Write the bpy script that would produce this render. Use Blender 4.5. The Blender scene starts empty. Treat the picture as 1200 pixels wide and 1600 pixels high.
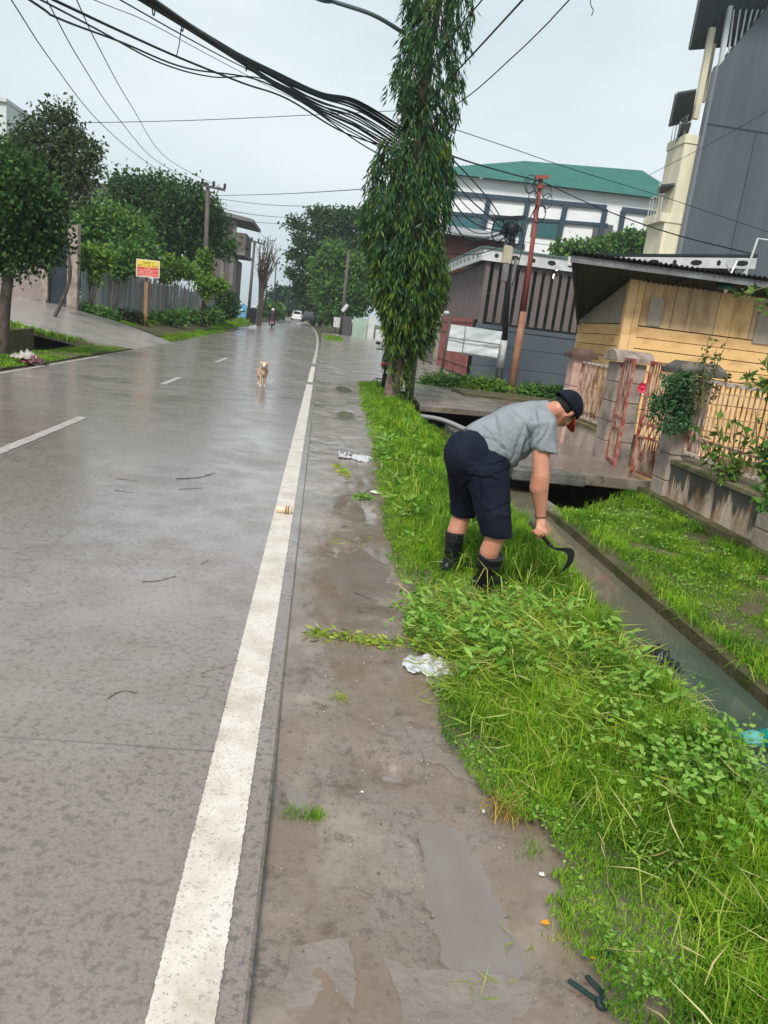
import bpy, bmesh, math, random
import numpy as np
from mathutils import Vector, Matrix, noise as mnoise
random.seed(7); rng = np.random.default_rng(7)
SC = bpy.context.scene
COL = SC.collection

# ---------------------------------------------------------------- camera
FPX, ROLL, CAMH = 1180.0, math.radians(7.0), 1.65
VX, VY = 505 - 600.0, 800.0 - 497
_s, _c = math.sin(ROLL), math.cos(ROLL)
_h, _l = VX * _s + VY * _c, VX * _c - VY * _s
PITCH, YAW = math.atan2(_h, FPX), math.atan2(-_l, math.hypot(FPX, _h))
CF = np.array([math.sin(YAW) * math.cos(PITCH), math.cos(YAW) * math.cos(PITCH), -math.sin(PITCH)])
_R0 = np.array([math.cos(YAW), -math.sin(YAW), 0.0]); _U0 = np.cross(_R0, CF)
CR = _c * _R0 + _s * _U0; CU = -_s * _R0 + _c * _U0
cam = bpy.data.cameras.new('camera'); camo = bpy.data.objects.new('camera', cam); COL.objects.link(camo)
camo.matrix_world = Matrix(((CR[0], CU[0], -CF[0], 0), (CR[1], CU[1], -CF[1], 0), (CR[2], CU[2], -CF[2], CAMH), (0, 0, 0, 1)))
cam.sensor_fit = 'VERTICAL'; cam.sensor_height = 36.0; cam.lens = FPX / 1600 * 36.0
cam.clip_start = 0.05; cam.clip_end = 3000
SC.camera = camo
SC.render.resolution_x, SC.render.resolution_y = 768, 1024

# ---------------------------------------------------------------- sky and sun (overcast, drizzle)
SUN_EL, SUN_AZ = math.radians(50), math.radians(200)
w = bpy.data.worlds.new('World'); SC.world = w; w.use_nodes = True
nt = w.node_tree; nt.nodes.clear()
out = nt.nodes.new('ShaderNodeOutputWorld'); bg = nt.nodes.new('ShaderNodeBackground')
sky = nt.nodes.new('ShaderNodeTexSky'); sky.sky_type = 'NISHITA'; sky.sun_disc = False
sky.sun_elevation = SUN_EL; sky.sun_rotation = SUN_AZ; sky.air_density = 1.0; sky.dust_density = 3.0; sky.ozone_density = 1.5
hs = nt.nodes.new('ShaderNodeHueSaturation'); hs.inputs['Saturation'].default_value = 0.2
tc = nt.nodes.new('ShaderNodeTexCoord'); cn = nt.nodes.new('ShaderNodeTexNoise')
cn.inputs['Scale'].default_value = 1.6; cn.inputs['Detail'].default_value = 5; cn.inputs['Roughness'].default_value = 0.5
mp = nt.nodes.new('ShaderNodeMapping'); mp.inputs['Scale'].default_value = (1, 1, 2.5)
rp = nt.nodes.new('ShaderNodeValToRGB'); rp.color_ramp.elements[0].position = 0.3; rp.color_ramp.elements[1].position = 0.72
rp.color_ramp.elements[0].color = (3.3, 4.2, 4.7, 1); rp.color_ramp.elements[1].color = (5.6, 6.25, 6.5, 1)
mx = nt.nodes.new('ShaderNodeMix'); mx.data_type = 'RGBA'; mx.inputs[0].default_value = 0.8
nt.links.new(tc.outputs['Generated'], mp.inputs[0]); nt.links.new(mp.outputs[0], cn.inputs['Vector'])
nt.links.new(cn.outputs[0], rp.inputs[0]); nt.links.new(sky.outputs[0], hs.inputs['Color'])
nt.links.new(hs.outputs[0], mx.inputs[6]); nt.links.new(rp.outputs[0], mx.inputs[7])
nt.links.new(mx.outputs[2], bg.inputs[0]); bg.inputs[1].default_value = 0.11
nt.links.new(bg.outputs[0], out.inputs[0])
sl = bpy.data.lights.new('sun', 'SUN'); sl.energy = 2.3; sl.angle = math.radians(14); sl.color = (1, 0.96, 0.9)
so = bpy.data.objects.new('sun', sl); COL.objects.link(so)
_d = Vector((math.sin(SUN_AZ) * math.cos(SUN_EL), math.cos(SUN_AZ) * math.cos(SUN_EL), math.sin(SUN_EL)))
so.rotation_euler = (-_d).to_track_quat('-Z', 'Y').to_euler(); so.location = (0, 0, 60)
vs = SC.view_settings; vs.view_transform = 'Standard'; vs.look = 'None'; vs.exposure = 0.6; vs.gamma = 1.0; vs.use_curve_mapping = False

# ---------------------------------------------------------------- helpers
def at(x, y, Y):
    "surveyed point: direction read from the photograph, distance Y along the road"
    d = CF * FPX + CR * (x - 600.0) + CU * (800.0 - y)
    return np.array([0, 0, CAMH]) + d * Y / d[1]
def gr(x, y, z=0.0):
    d = CF * FPX + CR * (x - 600.0) + CU * (800.0 - y)
    return np.array([0, 0, CAMH]) + d * (z - CAMH) / d[2]
def atX(x, y, X):
    d = CF * FPX + CR * (x - 600.0) + CU * (800.0 - y)
    return np.array([0, 0, CAMH]) + d * X / d[0]

MATS = {}
def mat(name, c1, c2=None, rough=0.6, scale=6.0, stretch=(1, 1, 1), bump=0.0, bscale=None, metal=0.0, detail=5, pos=(0.35, 0.65),
        spec=0.25, islands=None, transl=0.0, rough2=None, emit=None):
    if name in MATS: return MATS[name]
    m = bpy.data.materials.new(name); MATS[name] = m; m.use_nodes = True
    t = m.node_tree; N, L = t.nodes, t.links; b = N['Principled BSDF']
    b.inputs['Roughness'].default_value = rough; b.inputs['Metallic'].default_value = metal
    b.inputs['Specular IOR Level'].default_value = spec
    tcn = N.new('ShaderNodeTexCoord'); mpn = N.new('ShaderNodeMapping'); mpn.inputs['Scale'].default_value = stretch
    L.new(tcn.outputs['Object'], mpn.inputs[0])
    no = N.new('ShaderNodeTexNoise'); no.inputs['Scale'].default_value = scale; no.inputs['Detail'].default_value = detail
    no.inputs['Roughness'].default_value = 0.6
    L.new(mpn.outputs[0], no.inputs['Vector'])
    colout = None
    if islands:
        g = N.new('ShaderNodeNewGeometry'); r = N.new('ShaderNodeValToRGB'); cr = r.color_ramp
        k = len(islands)
        for i, c in enumerate(islands):
            e = cr.elements[i] if i < 2 else cr.elements.new(i / (k - 1))
            e.position = i / (k - 1); e.color = (*c, 1)
        L.new(g.outputs['Random Per Island'], r.inputs[0]); colout = r.outputs[0]
        if c2 is not None:
            mxn = N.new('ShaderNodeMix'); mxn.data_type = 'RGBA'; mxn.blend_type = 'MULTIPLY'; mxn.inputs[0].default_value = 1
            r2 = N.new('ShaderNodeValToRGB'); r2.color_ramp.elements[0].position = pos[0]; r2.color_ramp.elements[1].position = pos[1]
            r2.color_ramp.elements[0].color = (*c1, 1); r2.color_ramp.elements[1].color = (*c2, 1)
            L.new(no.outputs[0], r2.inputs[0]); L.new(colout, mxn.inputs[6]); L.new(r2.outputs[0], mxn.inputs[7]); colout = mxn.outputs[2]
    elif c2 is not None:
        r = N.new('ShaderNodeValToRGB'); r.color_ramp.elements[0].position = pos[0]; r.color_ramp.elements[1].position = pos[1]
        r.color_ramp.elements[0].color = (*c1, 1); r.color_ramp.elements[1].color = (*c2, 1)
        L.new(no.outputs[0], r.inputs[0]); colout = r.outputs[0]
    if colout is not None: L.new(colout, b.inputs['Base Color'])
    else: b.inputs['Base Color'].default_value = (*c1, 1)
    if rough2 is not None:
        mr = N.new('ShaderNodeMapRange'); mr.inputs[1].default_value = 0.35; mr.inputs[2].default_value = 0.65
        mr.inputs[3].default_value = rough; mr.inputs[4].default_value = rough2
        L.new(no.outputs[0], mr.inputs[0]); L.new(mr.outputs[0], b.inputs['Roughness'])
    if bump:
        n2 = N.new('ShaderNodeTexNoise'); n2.inputs['Scale'].default_value = bscale or scale * 4; n2.inputs['Detail'].default_value = 6
        L.new(mpn.outputs[0], n2.inputs['Vector'])
        bu = N.new('ShaderNodeBump'); bu.inputs['Strength'].default_value = bump; bu.inputs['Distance'].default_value = 0.02
        L.new(n2.outputs[0], bu.inputs['Height']); L.new(bu.outputs[0], b.inputs['Normal'])
    if transl:
        tr = N.new('ShaderNodeBsdfTranslucent'); ms = N.new('ShaderNodeMixShader'); ms.inputs[0].default_value = transl
        if colout is not None: L.new(colout, tr.inputs[0])
        else: tr.inputs[0].default_value = (*c1, 1)
        o = N['Material Output']
        L.new(b.outputs[0], ms.inputs[1]); L.new(tr.outputs[0], ms.inputs[2]); L.new(ms.outputs[0], o.inputs[0])
    if emit:
        b.inputs['Emission Color'].default_value = (*c1, 1); b.inputs['Emission Strength'].default_value = emit
    return m

def link(o, parent=None, label=None, cat=None, group=None, kind=None):
    COL.objects.link(o)
    if parent is not None: o.parent = parent
    if label: o['label'] = label
    if cat: o['category'] = cat
    if group: o['group'] = group
    if kind: o['kind'] = kind
    return o
def empty(name, loc, label, cat, group=None):
    o = bpy.data.objects.new(name, None); o.empty_display_size = 0.2
    o.location = [float(v) for v in loc]
    return link(o, None, label, cat, group)
def root_loc(parent):
    l = Vector((0, 0, 0))
    while parent is not None: l = l + parent.location; parent = parent.parent
    return np.array(l)

class MB:
    "collects world-space geometry and links it as one mesh object"
    def __init__(s): s.v = []; s.f = []; s.m = []; s.mi = 0
    def add(s, vs, fs):
        o = len(s.v); s.v += [tuple(float(c) for c in p) for p in vs]
        for f in fs: s.f.append(tuple(i + o for i in f)); s.m.append(s.mi)
        return s
    def box(s, a, b):
        x0, x1 = sorted((a[0], b[0])); y0, y1 = sorted((a[1], b[1])); z0, z1 = sorted((a[2], b[2]))
        return s.add([(x0, y0, z0), (x1, y0, z0), (x1, y1, z0), (x0, y1, z0), (x0, y0, z1), (x1, y0, z1), (x1, y1, z1), (x0, y1, z1)],
                     [(0, 3, 2, 1), (4, 5, 6, 7), (0, 1, 5, 4), (1, 2, 6, 5), (2, 3, 7, 6), (3, 0, 4, 7)])
    def beam(s, p, q, wx, wz, up=(0, 0, 1)):
        p = np.array(p, float); q = np.array(q, float); d = (q - p) / np.linalg.norm(q - p); up = np.array(up, float)
        if abs(d @ up) > 0.95: up = np.array((0, 1.0, 0))
        a = np.cross(d, up); a /= np.linalg.norm(a); b = np.cross(a, d)
        a = a * wx / 2; b = b * wz / 2
        vs = [p - a - b, p + a - b, p + a + b, p - a + b, q - a - b, q + a - b, q + a + b, q - a + b]
        return s.add(vs, [(0, 1, 2, 3), (7, 6, 5, 4), (4, 5, 1, 0), (5, 6, 2, 1), (6, 7, 3, 2), (7, 4, 0, 3)])
    def tube(s, pts, r, n=8, cap=True):
        pts = [np.array(p, float) for p in pts]; k = len(pts)
        rs = list(r) if hasattr(r, '__len__') else [r] * k
        vs = []; ref = None
        for i in range(k):
            d = pts[min(i + 1, k - 1)] - pts[max(i - 1, 0)]; d = d / (np.linalg.norm(d) + 1e-9)
            if ref is None: ref = np.array((0, 0, 1.0)) if abs(d[2]) < 0.9 else np.array((1.0, 0, 0))
            a = np.cross(d, ref); a /= np.linalg.norm(a) + 1e-9; b = np.cross(d, a); ref = np.cross(a, d)
            ref = -b if False else np.cross(a, d)
            for j in range(n):
                t = 2 * math.pi * j / n; vs.append(pts[i] + (a * math.cos(t) + b * math.sin(t)) * rs[i])
        fs = []
        for i in range(k - 1):
            for j in range(n):
                j2 = (j + 1) % n; fs.append((i * n + j, i * n + j2, (i + 1) * n + j2, (i + 1) * n + j))
        if cap: fs.append(tuple(range(n - 1, -1, -1))); fs.append(tuple((k - 1) * n + j for j in range(n)))
        return s.add(vs, fs)
    def lathe(s, base, prof, n=16, axis=(0, 0, 1)):
        ax = np.array(axis, float); ax /= np.linalg.norm(ax); base = np.array(base, float)
        return s.tube([base + ax * h for _, h in prof], [max(r, 1e-4) for r, _ in prof], n) if False else s._lathe(base, prof, n, ax)
    def _lathe(s, base, prof, n, ax):
        ref = np.array((0, 0, 1.0)) if abs(ax[2]) < 0.9 else np.array((1.0, 0, 0))
        a = np.cross(ax, ref); a /= np.linalg.norm(a); b = np.cross(ax, a); vs = []
        for r, h in prof:
            for j in range(n):
                t = 2 * math.pi * j / n; vs.append(base + ax * h + (a * math.cos(t) + b * math.sin(t)) * max(r, 1e-4))
        k = len(prof); fs = []
        for i in range(k - 1):
            for j in range(n):
                j2 = (j + 1) % n; fs.append((i * n + j, i * n + j2, (i + 1) * n + j2, (i + 1) * n + j))
        fs.append(tuple(range(n - 1, -1, -1))); fs.append(tuple((k - 1) * n + j for j in range(n)))
        return s.add(vs, fs)
    def prism(s, poly, vec):
        n = len(poly); p = [np.array(q, float) for q in poly]; v = np.array(vec, float)
        return s.add(p + [q + v for q in p], [tuple(range(n - 1, -1, -1)), tuple(range(n, 2 * n))] + [(i, (i + 1) % n, n + (i + 1) % n, n + i) for i in range(n)])
    def ell(s, c, rad, axes=None, nu=16, nv=10):
        A = np.eye(3) if axes is None else np.array(axes, float); c = np.array(c, float); vs = []; fs = []
        for i in range(nv + 1):
            ph = math.pi * i / nv
            for j in range(nu):
                t = 2 * math.pi * j / nu
                l = (math.sin(ph) * math.cos(t) * rad[0], math.sin(ph) * math.sin(t) * rad[1], math.cos(ph) * rad[2])
                vs.append(c + l[0] * A[0] + l[1] * A[1] + l[2] * A[2])
        for i in range(nv):
            for j in range(nu):
                j2 = (j + 1) % nu; fs.append((i * nu + j, (i + 1) * nu + j, (i + 1) * nu + j2, i * nu + j2))
        return s.add(vs, fs)
    def cap(s, p, q, r0, r1, n=12):
        p = np.array(p, float); q = np.array(q, float); d = q - p; L = np.linalg.norm(d); d = d / (L + 1e-9); prof = []
        for k in range(5):
            t = math.pi / 2 * (1 - k / 4); prof.append((r0 * math.cos(t), -r0 * math.sin(t)))
        for k in range(5):
            t = math.pi / 2 * k / 4; prof.append((r1 * math.cos(t), L + r1 * math.sin(t)))
        return s._lathe(p, prof, n, d)
    def build(s, name, mats, parent=None, smooth=False, bevel=0.0, **kw):
        me = bpy.data.meshes.new(name)
        base = root_loc(parent)
        me.from_pydata([(x - base[0], y - base[1], z - base[2]) for x, y, z in s.v], [], s.f)
        mats = mats if isinstance(mats, (list, tuple)) else [mats]
        for m in mats: me.materials.append(m)
        if len(mats) > 1: me.polygons.foreach_set('material_index', s.m)
        if smooth: me.polygons.foreach_set('use_smooth', [True] * len(me.polygons))
        bm = bmesh.new(); bm.from_mesh(me); bmesh.ops.recalc_face_normals(bm, faces=bm.faces); bm.to_mesh(me); bm.free()
        me.update()
        o = bpy.data.objects.new(name, me); link(o, parent, **kw)
        if bevel:
            b = o.modifiers.new('bevel', 'BEVEL'); b.width = bevel; b.segments = 2; b.limit_method = 'ANGLE'
        return o

def quads(name, V, K, mats, parent=None, smooth=False, **kw):
    "V (n,4,3) or (n,6,3) strips -> mesh of separate quads"
    V = np.asarray(V, np.float64); n = V.shape[0]; base = root_loc(parent)
    V = V - base
    if K == 4: F = np.arange(n * 4).reshape(n, 4)
    else:
        i = np.arange(n)[:, None] * 6
        F = np.concatenate([i + np.array([[0, 1, 3, 2]]), i + np.array([[2, 3, 5, 4]])], 1).reshape(-1, 4)
    me = bpy.data.meshes.new(name)
    v = V.reshape(-1, 3)
    me.vertices.add(len(v)); me.vertices.foreach_set('co', v.ravel().astype(np.float32))
    me.loops.add(F.size); me.loops.foreach_set('vertex_index', F.ravel().astype(np.int32))
    me.polygons.add(len(F)); me.polygons.foreach_set('loop_start', np.arange(0, F.size, 4, dtype=np.int32))
    me.update(calc_edges=True); me.validate()
    mats = mats if isinstance(mats, (list, tuple)) else [mats]
    for m in mats: me.materials.append(m)
    if smooth: me.polygons.foreach_set('use_smooth', [True] * len(me.polygons))
    return link(bpy.data.objects.new(name, me), parent, **kw)

def unit(a): return a / (np.linalg.norm(a, axis=-1, keepdims=True) + 1e-9)
def leaf_quads(P, D, L, W, curl=0.15):
    "diamond leaves from base P along D"
    n = len(P); D = unit(np.asarray(D, float)); R = unit(np.cross(D, rng.normal(size=(n, 3)))); Nn = np.cross(D, R)
    L = np.broadcast_to(np.asarray(L, float), (n,))[:, None]; W = np.broadcast_to(np.asarray(W, float), (n,))[:, None]
    mid = P + D * L * 0.45 + Nn * L * curl
    return np.stack([P, mid - R * W / 2, P + D * L - Nn * L * curl * 0.3, mid + R * W / 2], 1)
def leaf_strips(P, D, L, W, curl=0.15):
    "rounder leaves of two quads"
    n = len(P); D = unit(np.asarray(D, float)); R = unit(np.cross(D, rng.normal(size=(n, 3)))); Nn = np.cross(D, R)
    L = np.broadcast_to(np.asarray(L, float), (n,))[:, None]; W = np.broadcast_to(np.asarray(W, float), (n,))[:, None]
    a = P + D * L * 0.08; b = P + D * L * 0.5 + Nn * L * curl; c = P + D * L - Nn * L * curl * 0.4
    return np.stack([a - R * W * .16, a + R * W * .16, b - R * W / 2, b + R * W / 2, c - R * W * .1, c + R * W * .1], 1)
def blade_quads(P, D, H, W, bend):
    "grass blades: two-quad strips from P, leaning along horizontal D"
    n = len(P); D = unit(np.concatenate([D, np.zeros((n, 1))], 1)); S = np.cross(D, np.array([0, 0, 1.0]))
    a = rng.uniform(-0.8, 0.8, n)[:, None]; S = unit(S * np.cos(a) + D * np.sin(a))
    H = H[:, None]; W = W[:, None]; b = bend[:, None]
    up = np.array([0, 0, 1.0])
    p1 = P + up * H * 0.55 * np.sqrt(np.clip(1 - b * b * 0.35, 0.05, 1)) + D * H * b * 0.3
    p2 = P + up * H * np.clip(1 - b * 0.75, 0.1, 1) + D * H * b * 0.95
    return np.stack([P - S * W / 2, P + S * W / 2, p1 - S * W * 0.4, p1 + S * W * 0.4, p2 - S * W * 0.06, p2 + S * W * 0.06], 1)

def organic(name, mb, voxel, iters, mats, parent=None, disp=None, matfn=None, **kw):
    "union of overlapping closed solids grown into one continuous skin"
    base = root_loc(parent)
    me = bpy.data.meshes.new(name + '_raw'); me.from_pydata([(x - base[0], y - base[1], z - base[2]) for x, y, z in mb.v], [], mb.f)
    bm = bmesh.new(); bm.from_mesh(me); bmesh.ops.recalc_face_normals(bm, faces=bm.faces); bm.to_mesh(me); bm.free()
    o = bpy.data.objects.new(name, me); COL.objects.link(o)
    r = o.modifiers.new('r', 'REMESH'); r.mode = 'VOXEL'; r.voxel_size = voxel
    if iters:
        sm = o.modifiers.new('s', 'SMOOTH'); sm.factor = 0.5; sm.iterations = iters
    dg = bpy.context.evaluated_depsgraph_get(); ev = o.evaluated_get(dg)
    m2 = bpy.data.meshes.new_from_object(ev); m2.name = name
    o.modifiers.clear(); o.data = m2; bpy.data.meshes.remove(me)
    if disp:
        k = len(m2.vertices); co = np.zeros(k * 3, np.float32); no = np.zeros(k * 3, np.float32)
        m2.vertices.foreach_get('co', co); m2.vertex_normals.foreach_get('vector', no); co = co.reshape(-1, 3); no = no.reshape(-1, 3)
        dd = np.array([disp(Vector(c + base), n_) for c, n_ in zip(co, no)], np.float32)
        m2.vertices.foreach_set('co', (co + no * dd[:, None]).ravel()); m2.update()
    m2.materials.clear()
    for m in (mats if isinstance(mats, (list, tuple)) else [mats]): m2.materials.append(m)
    m2.polygons.foreach_set('use_smooth', [True] * len(m2.polygons))
    if matfn:
        m2.polygons.foreach_set('material_index', [matfn(p.center + Vector(base), p.normal) for p in m2.polygons])
    COL.objects.unlink(o)
    return link(o, parent, **kw)

def spline(pts, n=10):
    P = [np.array(p, float) for p in pts]; P = [2 * P[0] - P[1]] + P + [2 * P[-1] - P[-2]]; o = []
    for i in range(1, len(P) - 2):
        for k in range(n):
            t = k / n
            o.append(0.5 * (2 * P[i] + (P[i + 1] - P[i - 1]) * t + (2 * P[i - 1] - 5 * P[i] + 4 * P[i + 1] - P[i + 2]) * t * t + (3 * P[i] - P[i - 1] - 3 * P[i + 1] + P[i + 2]) * t ** 3))
    o.append(P[-2]); return o

def rise(y): return 0.0 if y < 40 else 0.0065 * (y - 40) if y < 200 else 1.04
def bendx(y): return 0.0 if y < 40 else -0.00032 * (y - 40) ** 2 if y < 200 else -8.19 - (y - 200) * 0.1
def n2(x, y, s=1.0): return mnoise.noise(Vector((x * s, y * s, 3.7)))
def pip(x, y, poly):
    c = False; j = len(poly) - 1
    for i in range(len(poly)):
        if (poly[i][1] > y) != (poly[j][1] > y) and x < (poly[j][0] - poly[i][0]) * (y - poly[i][1]) / (poly[j][1] - poly[i][1]) + poly[i][0]: c = not c
        j = i
    return c
# ---------------------------------------------------------------- setting: ground, road, shoulder, ditch, water
def node_mat(name):
    m = bpy.data.materials.new(name); MATS[name] = m; m.use_nodes = True
    t = m.node_tree; return m, t.nodes, t.links, t.nodes['Principled BSDF']
def NZ(N, L, vec, scale, detail=4, rough=0.55, stretch=None):
    if stretch:
        mpn = N.new('ShaderNodeMapping'); mpn.inputs['Scale'].default_value = stretch; L.new(vec, mpn.inputs[0]); vec = mpn.outputs[0]
    n = N.new('ShaderNodeTexNoise'); n.inputs['Scale'].default_value = scale; n.inputs['Detail'].default_value = detail
    n.inputs['Roughness'].default_value = rough; L.new(vec, n.inputs['Vector']); return n.outputs[0]
def RAMP(N, L, f, p0, c0, p1, c1):
    r = N.new('ShaderNodeValToRGB'); r.color_ramp.elements[0].position = p0; r.color_ramp.elements[1].position = p1
    c0 = (c0, c0, c0) if not hasattr(c0, '__len__') else c0; c1 = (c1, c1, c1) if not hasattr(c1, '__len__') else c1
    r.color_ramp.elements[0].color = (*c0, 1); r.color_ramp.elements[1].color = (*c1, 1); L.new(f, r.inputs[0]); return r.outputs[0]
def MIX(N, L, fac, a, b, mode='MIX'):
    m = N.new('ShaderNodeMix'); m.data_type = 'RGBA'; m.blend_type = mode
    for i, x in ((0, fac), (6, a), (7, b)):
        if hasattr(x, 'is_output'): L.new(x, m.inputs[i])
        elif i == 0: m.inputs[0].default_value = x
        else: m.inputs[i].default_value = (*x, 1)
    return m.outputs[2]
def MATH(N, L, op, a, b=None):
    m = N.new('ShaderNodeMath'); m.operation = op
    for i, x in ((0, a), (1, b)):
        if x is None: continue
        if hasattr(x, 'is_output'): L.new(x, m.inputs[i])
        else: m.inputs[i].default_value = x
    return m.outputs[0]
def BUMP(N, L, h, s, d=0.01, prev=None):
    b = N.new('ShaderNodeBump'); b.inputs['Strength'].default_value = s; b.inputs['Distance'].default_value = d
    L.new(h, b.inputs['Height'])
    if prev is not None: L.new(prev, b.inputs['Normal'])
    return b.outputs[0]

def wet_concrete(name, base, dark, streak=True, joints=True, mud=None, rlo=0.12, rhi=0.42):
    m, N, L, b = node_mat(name)
    v = N.new('ShaderNodeTexCoord').outputs['Object']
    sep = N.new('ShaderNodeSeparateXYZ'); L.new(v, sep.inputs[0])
    agg = NZ(N, L, v, 30, 6, 0.68); fine = NZ(N, L, v, 130, 3, 0.6); big = NZ(N, L, v, 0.55, 4, 0.6); mid = NZ(N, L, v, 3.2, 5, 0.62)
    vor = N.new('ShaderNodeTexVoronoi'); vor.inputs['Scale'].default_value = 38; vor.inputs['Randomness'].default_value = 1; L.new(v, vor.inputs['Vector'])
    c = MIX(N, L, RAMP(N, L, mid, 0.3, 0.0, 0.72, 1.0), base, tuple(x * 0.84 for x in base))
    patch = RAMP(N, L, big, 0.34, 0.35, 0.58, 1.0)
    spots = MATH(N, L, 'MULTIPLY', MATH(N, L, 'MAXIMUM', RAMP(N, L, agg, 0.53, 0.0, 0.585, 1.0), MATH(N, L, 'MULTIPLY', RAMP(N, L, NZ(N, L, v, 75, 3, 0.6), 0.56, 0.0, 0.62, 1.0), 0.7)), patch)
    c = MIX(N, L, MATH(N, L, 'MULTIPLY', spots, 0.85), c, dark)
    c = MIX(N, L, MATH(N, L, 'MULTIPLY', RAMP(N, L, fine, 0.35, 1.0, 0.6, 0.0), 0.45), c, tuple(x * 0.55 for x in base))
    v2 = N.new('ShaderNodeTexVoronoi'); v2.inputs['Scale'].default_value = 26; L.new(v, v2.inputs['Vector'])
    c = MIX(N, L, MATH(N, L, 'MULTIPLY', RAMP(N, L, v2.outputs[0], 0.035, 1.0, 0.075, 0.0), 0.55), c, (0.45, 0.42, 0.4))
    if mud:
        c = MIX(N, L, MATH(N, L, 'MULTIPLY', RAMP(N, L, NZ(N, L, v, 1.7, 6, 0.65), 0.42, 0.0, 0.6, 1.0), 0.85), c, mud)
    if mud:
        c = MIX(N, L, MATH(N, L, 'MULTIPLY', RAMP(N, L, NZ(N, L, v, 1.25, 7, 0.7), 0.5, 0.0, 0.62, 1.0), 0.75), c, tuple(x * 1.35 for x in base))
        c = MIX(N, L, MATH(N, L, 'MULTIPLY', RAMP(N, L, NZ(N, L, v, 4.6, 9, 0.72), 0.58, 0.0, 0.64, 1.0), 0.7), c, tuple(x * 0.45 for x in mud))
    rough = RAMP(N, L, MATH(N, L, 'ADD', MATH(N, L, 'MULTIPLY', big, 0.65), MATH(N, L, 'MULTIPLY', mid, 0.35)), 0.38, rlo, 0.62, rhi)
    h = MATH(N, L, 'ADD', MATH(N, L, 'MULTIPLY', agg, 0.6), MATH(N, L, 'MULTIPLY', fine, 0.4))
    nrm = BUMP(N, L, h, 0.2, 0.004)
    if streak:
        s1 = NZ(N, L, v, 1.0, 5, 0.7, (0.35, 5.0, 1.0)); far = N.new('ShaderNodeMapRange')
        far.inputs[1].default_value = 8.0; far.inputs[2].default_value = 14.0; L.new(sep.outputs[1], far.inputs[0])
        sm = MATH(N, L, 'MULTIPLY', RAMP(N, L, s1, 0.5, 0.0, 0.66, 1.0), far.outputs[0])
        c = MIX(N, L, MATH(N, L, 'MULTIPLY', sm, 0.7), c, tuple(x * 0.42 for x in base))
        rough = MIX(N, L, MATH(N, L, 'MULTIPLY', sm, 0.8), rough, (0.62, 0.62, 0.62))
    if joints:
        fy = MATH(N, L, 'FRACT', MATH(N, L, 'DIVIDE', MATH(N, L, 'ADD', sep.outputs[1], MATH(N, L, 'ADD', MATH(N, L, 'MULTIPLY', mid, 0.02), 197.38)), 5.0))
        c = MIX(N, L, RAMP(N, L, fy, 0.0018, 0.75, 0.0032, 0.0), c, tuple(x * 0.3 for x in base))
        fx = MATH(N, L, 'ABSOLUTE', MATH(N, L, 'ADD', sep.outputs[0], 2.86))
        c = MIX(N, L, RAMP(N, L, fx, 0.006, 0.5, 0.012, 0.0), c, tuple(x * 0.4 for x in base))
    L.new(c, b.inputs['Base Color']); L.new(rough, b.inputs['Roughness']); L.new(nrm, b.inputs['Normal'])
    b.inputs['Specular IOR Level'].default_value = 0.5; b.inputs['Coat Roughness'].default_value = 0.17
    L.new(RAMP(N, L, MATH(N, L, 'ADD', MATH(N, L, 'MULTIPLY', NZ(N, L, v, 0.8, 5, 0.6), 0.7), MATH(N, L, 'MULTIPLY', mid, 0.3)), 0.40, 0.75, 0.6, 0.15), b.inputs['Coat Weight'])
    return m
ROAD = wet_concrete('wet_road_concrete', (0.262, 0.216, 0.187), (0.082, 0.068, 0.06), rlo=0.14, rhi=0.38)
SHOULD = wet_concrete('wet_shoulder', (0.225, 0.180, 0.148), (0.085, 0.066, 0.053), streak=False, joints=False, mud=(0.19, 0.132, 0.092), rlo=0.1, rhi=0.42)
APRON = wet_concrete('wet_apron', (0.30, 0.26, 0.235), (0.12, 0.105, 0.095), streak=True, joints=False, mud=(0.2, 0.15, 0.12), rlo=0.16, rhi=0.45)
SLAB = wet_concrete('slab_concrete', (0.22, 0.182, 0.152), (0.10, 0.08, 0.068), streak=False, joints=False, mud=(0.15, 0.11, 0.085), rlo=0.12, rhi=0.5)
SOIL = mat('soil', (0.05, 0.06, 0.015), (0.11, 0.085, 0.05), rough=0.8, scale=4, bump=0.6, bscale=25)
DARKC = mat('mossy_concrete', (0.05, 0.055, 0.045), (0.15, 0.14, 0.12), rough=0.6, scale=5, bump=0.4, bscale=40)
PAINT, N_, L_, b_ = node_mat('worn_line_paint'); v_ = N_.new('ShaderNodeTexCoord').outputs['Object']
c_ = MIX(N_, L_, RAMP(N_, L_, NZ(N_, L_, v_, 4.5, 6, 0.65), 0.42, 0.0, 0.68, 1.0), (0.64, 0.58, 0.52), (0.47, 0.40, 0.33))
c_ = MIX(N_, L_, MATH(N_, L_, 'MULTIPLY', RAMP(N_, L_, NZ(N_, L_, v_, 95, 4, 0.7), 0.56, 0.0, 0.64, 1.0), 0.7), c_, (0.20, 0.165, 0.14))
c_ = MIX(N_, L_, MATH(N_, L_, 'MULTIPLY', RAMP(N_, L_, NZ(N_, L_, v_, 17, 8, 0.75), 0.6, 0.0, 0.68, 1.0), 0.55), c_, (0.3, 0.25, 0.21))
L_.new(c_, b_.inputs['Base Color']); b_.inputs['Roughness'].default_value = 0.42; L_.new(BUMP(N_, L_, NZ(N_, L_, v_, 130, 3), 0.3, 0.003), b_.inputs['Normal'])
PAINT2 = mat('grey_line_paint', (0.46, 0.43, 0.4), (0.3, 0.27, 0.25), rough=0.4, scale=14, bump=0.2, bscale=120)

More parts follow.
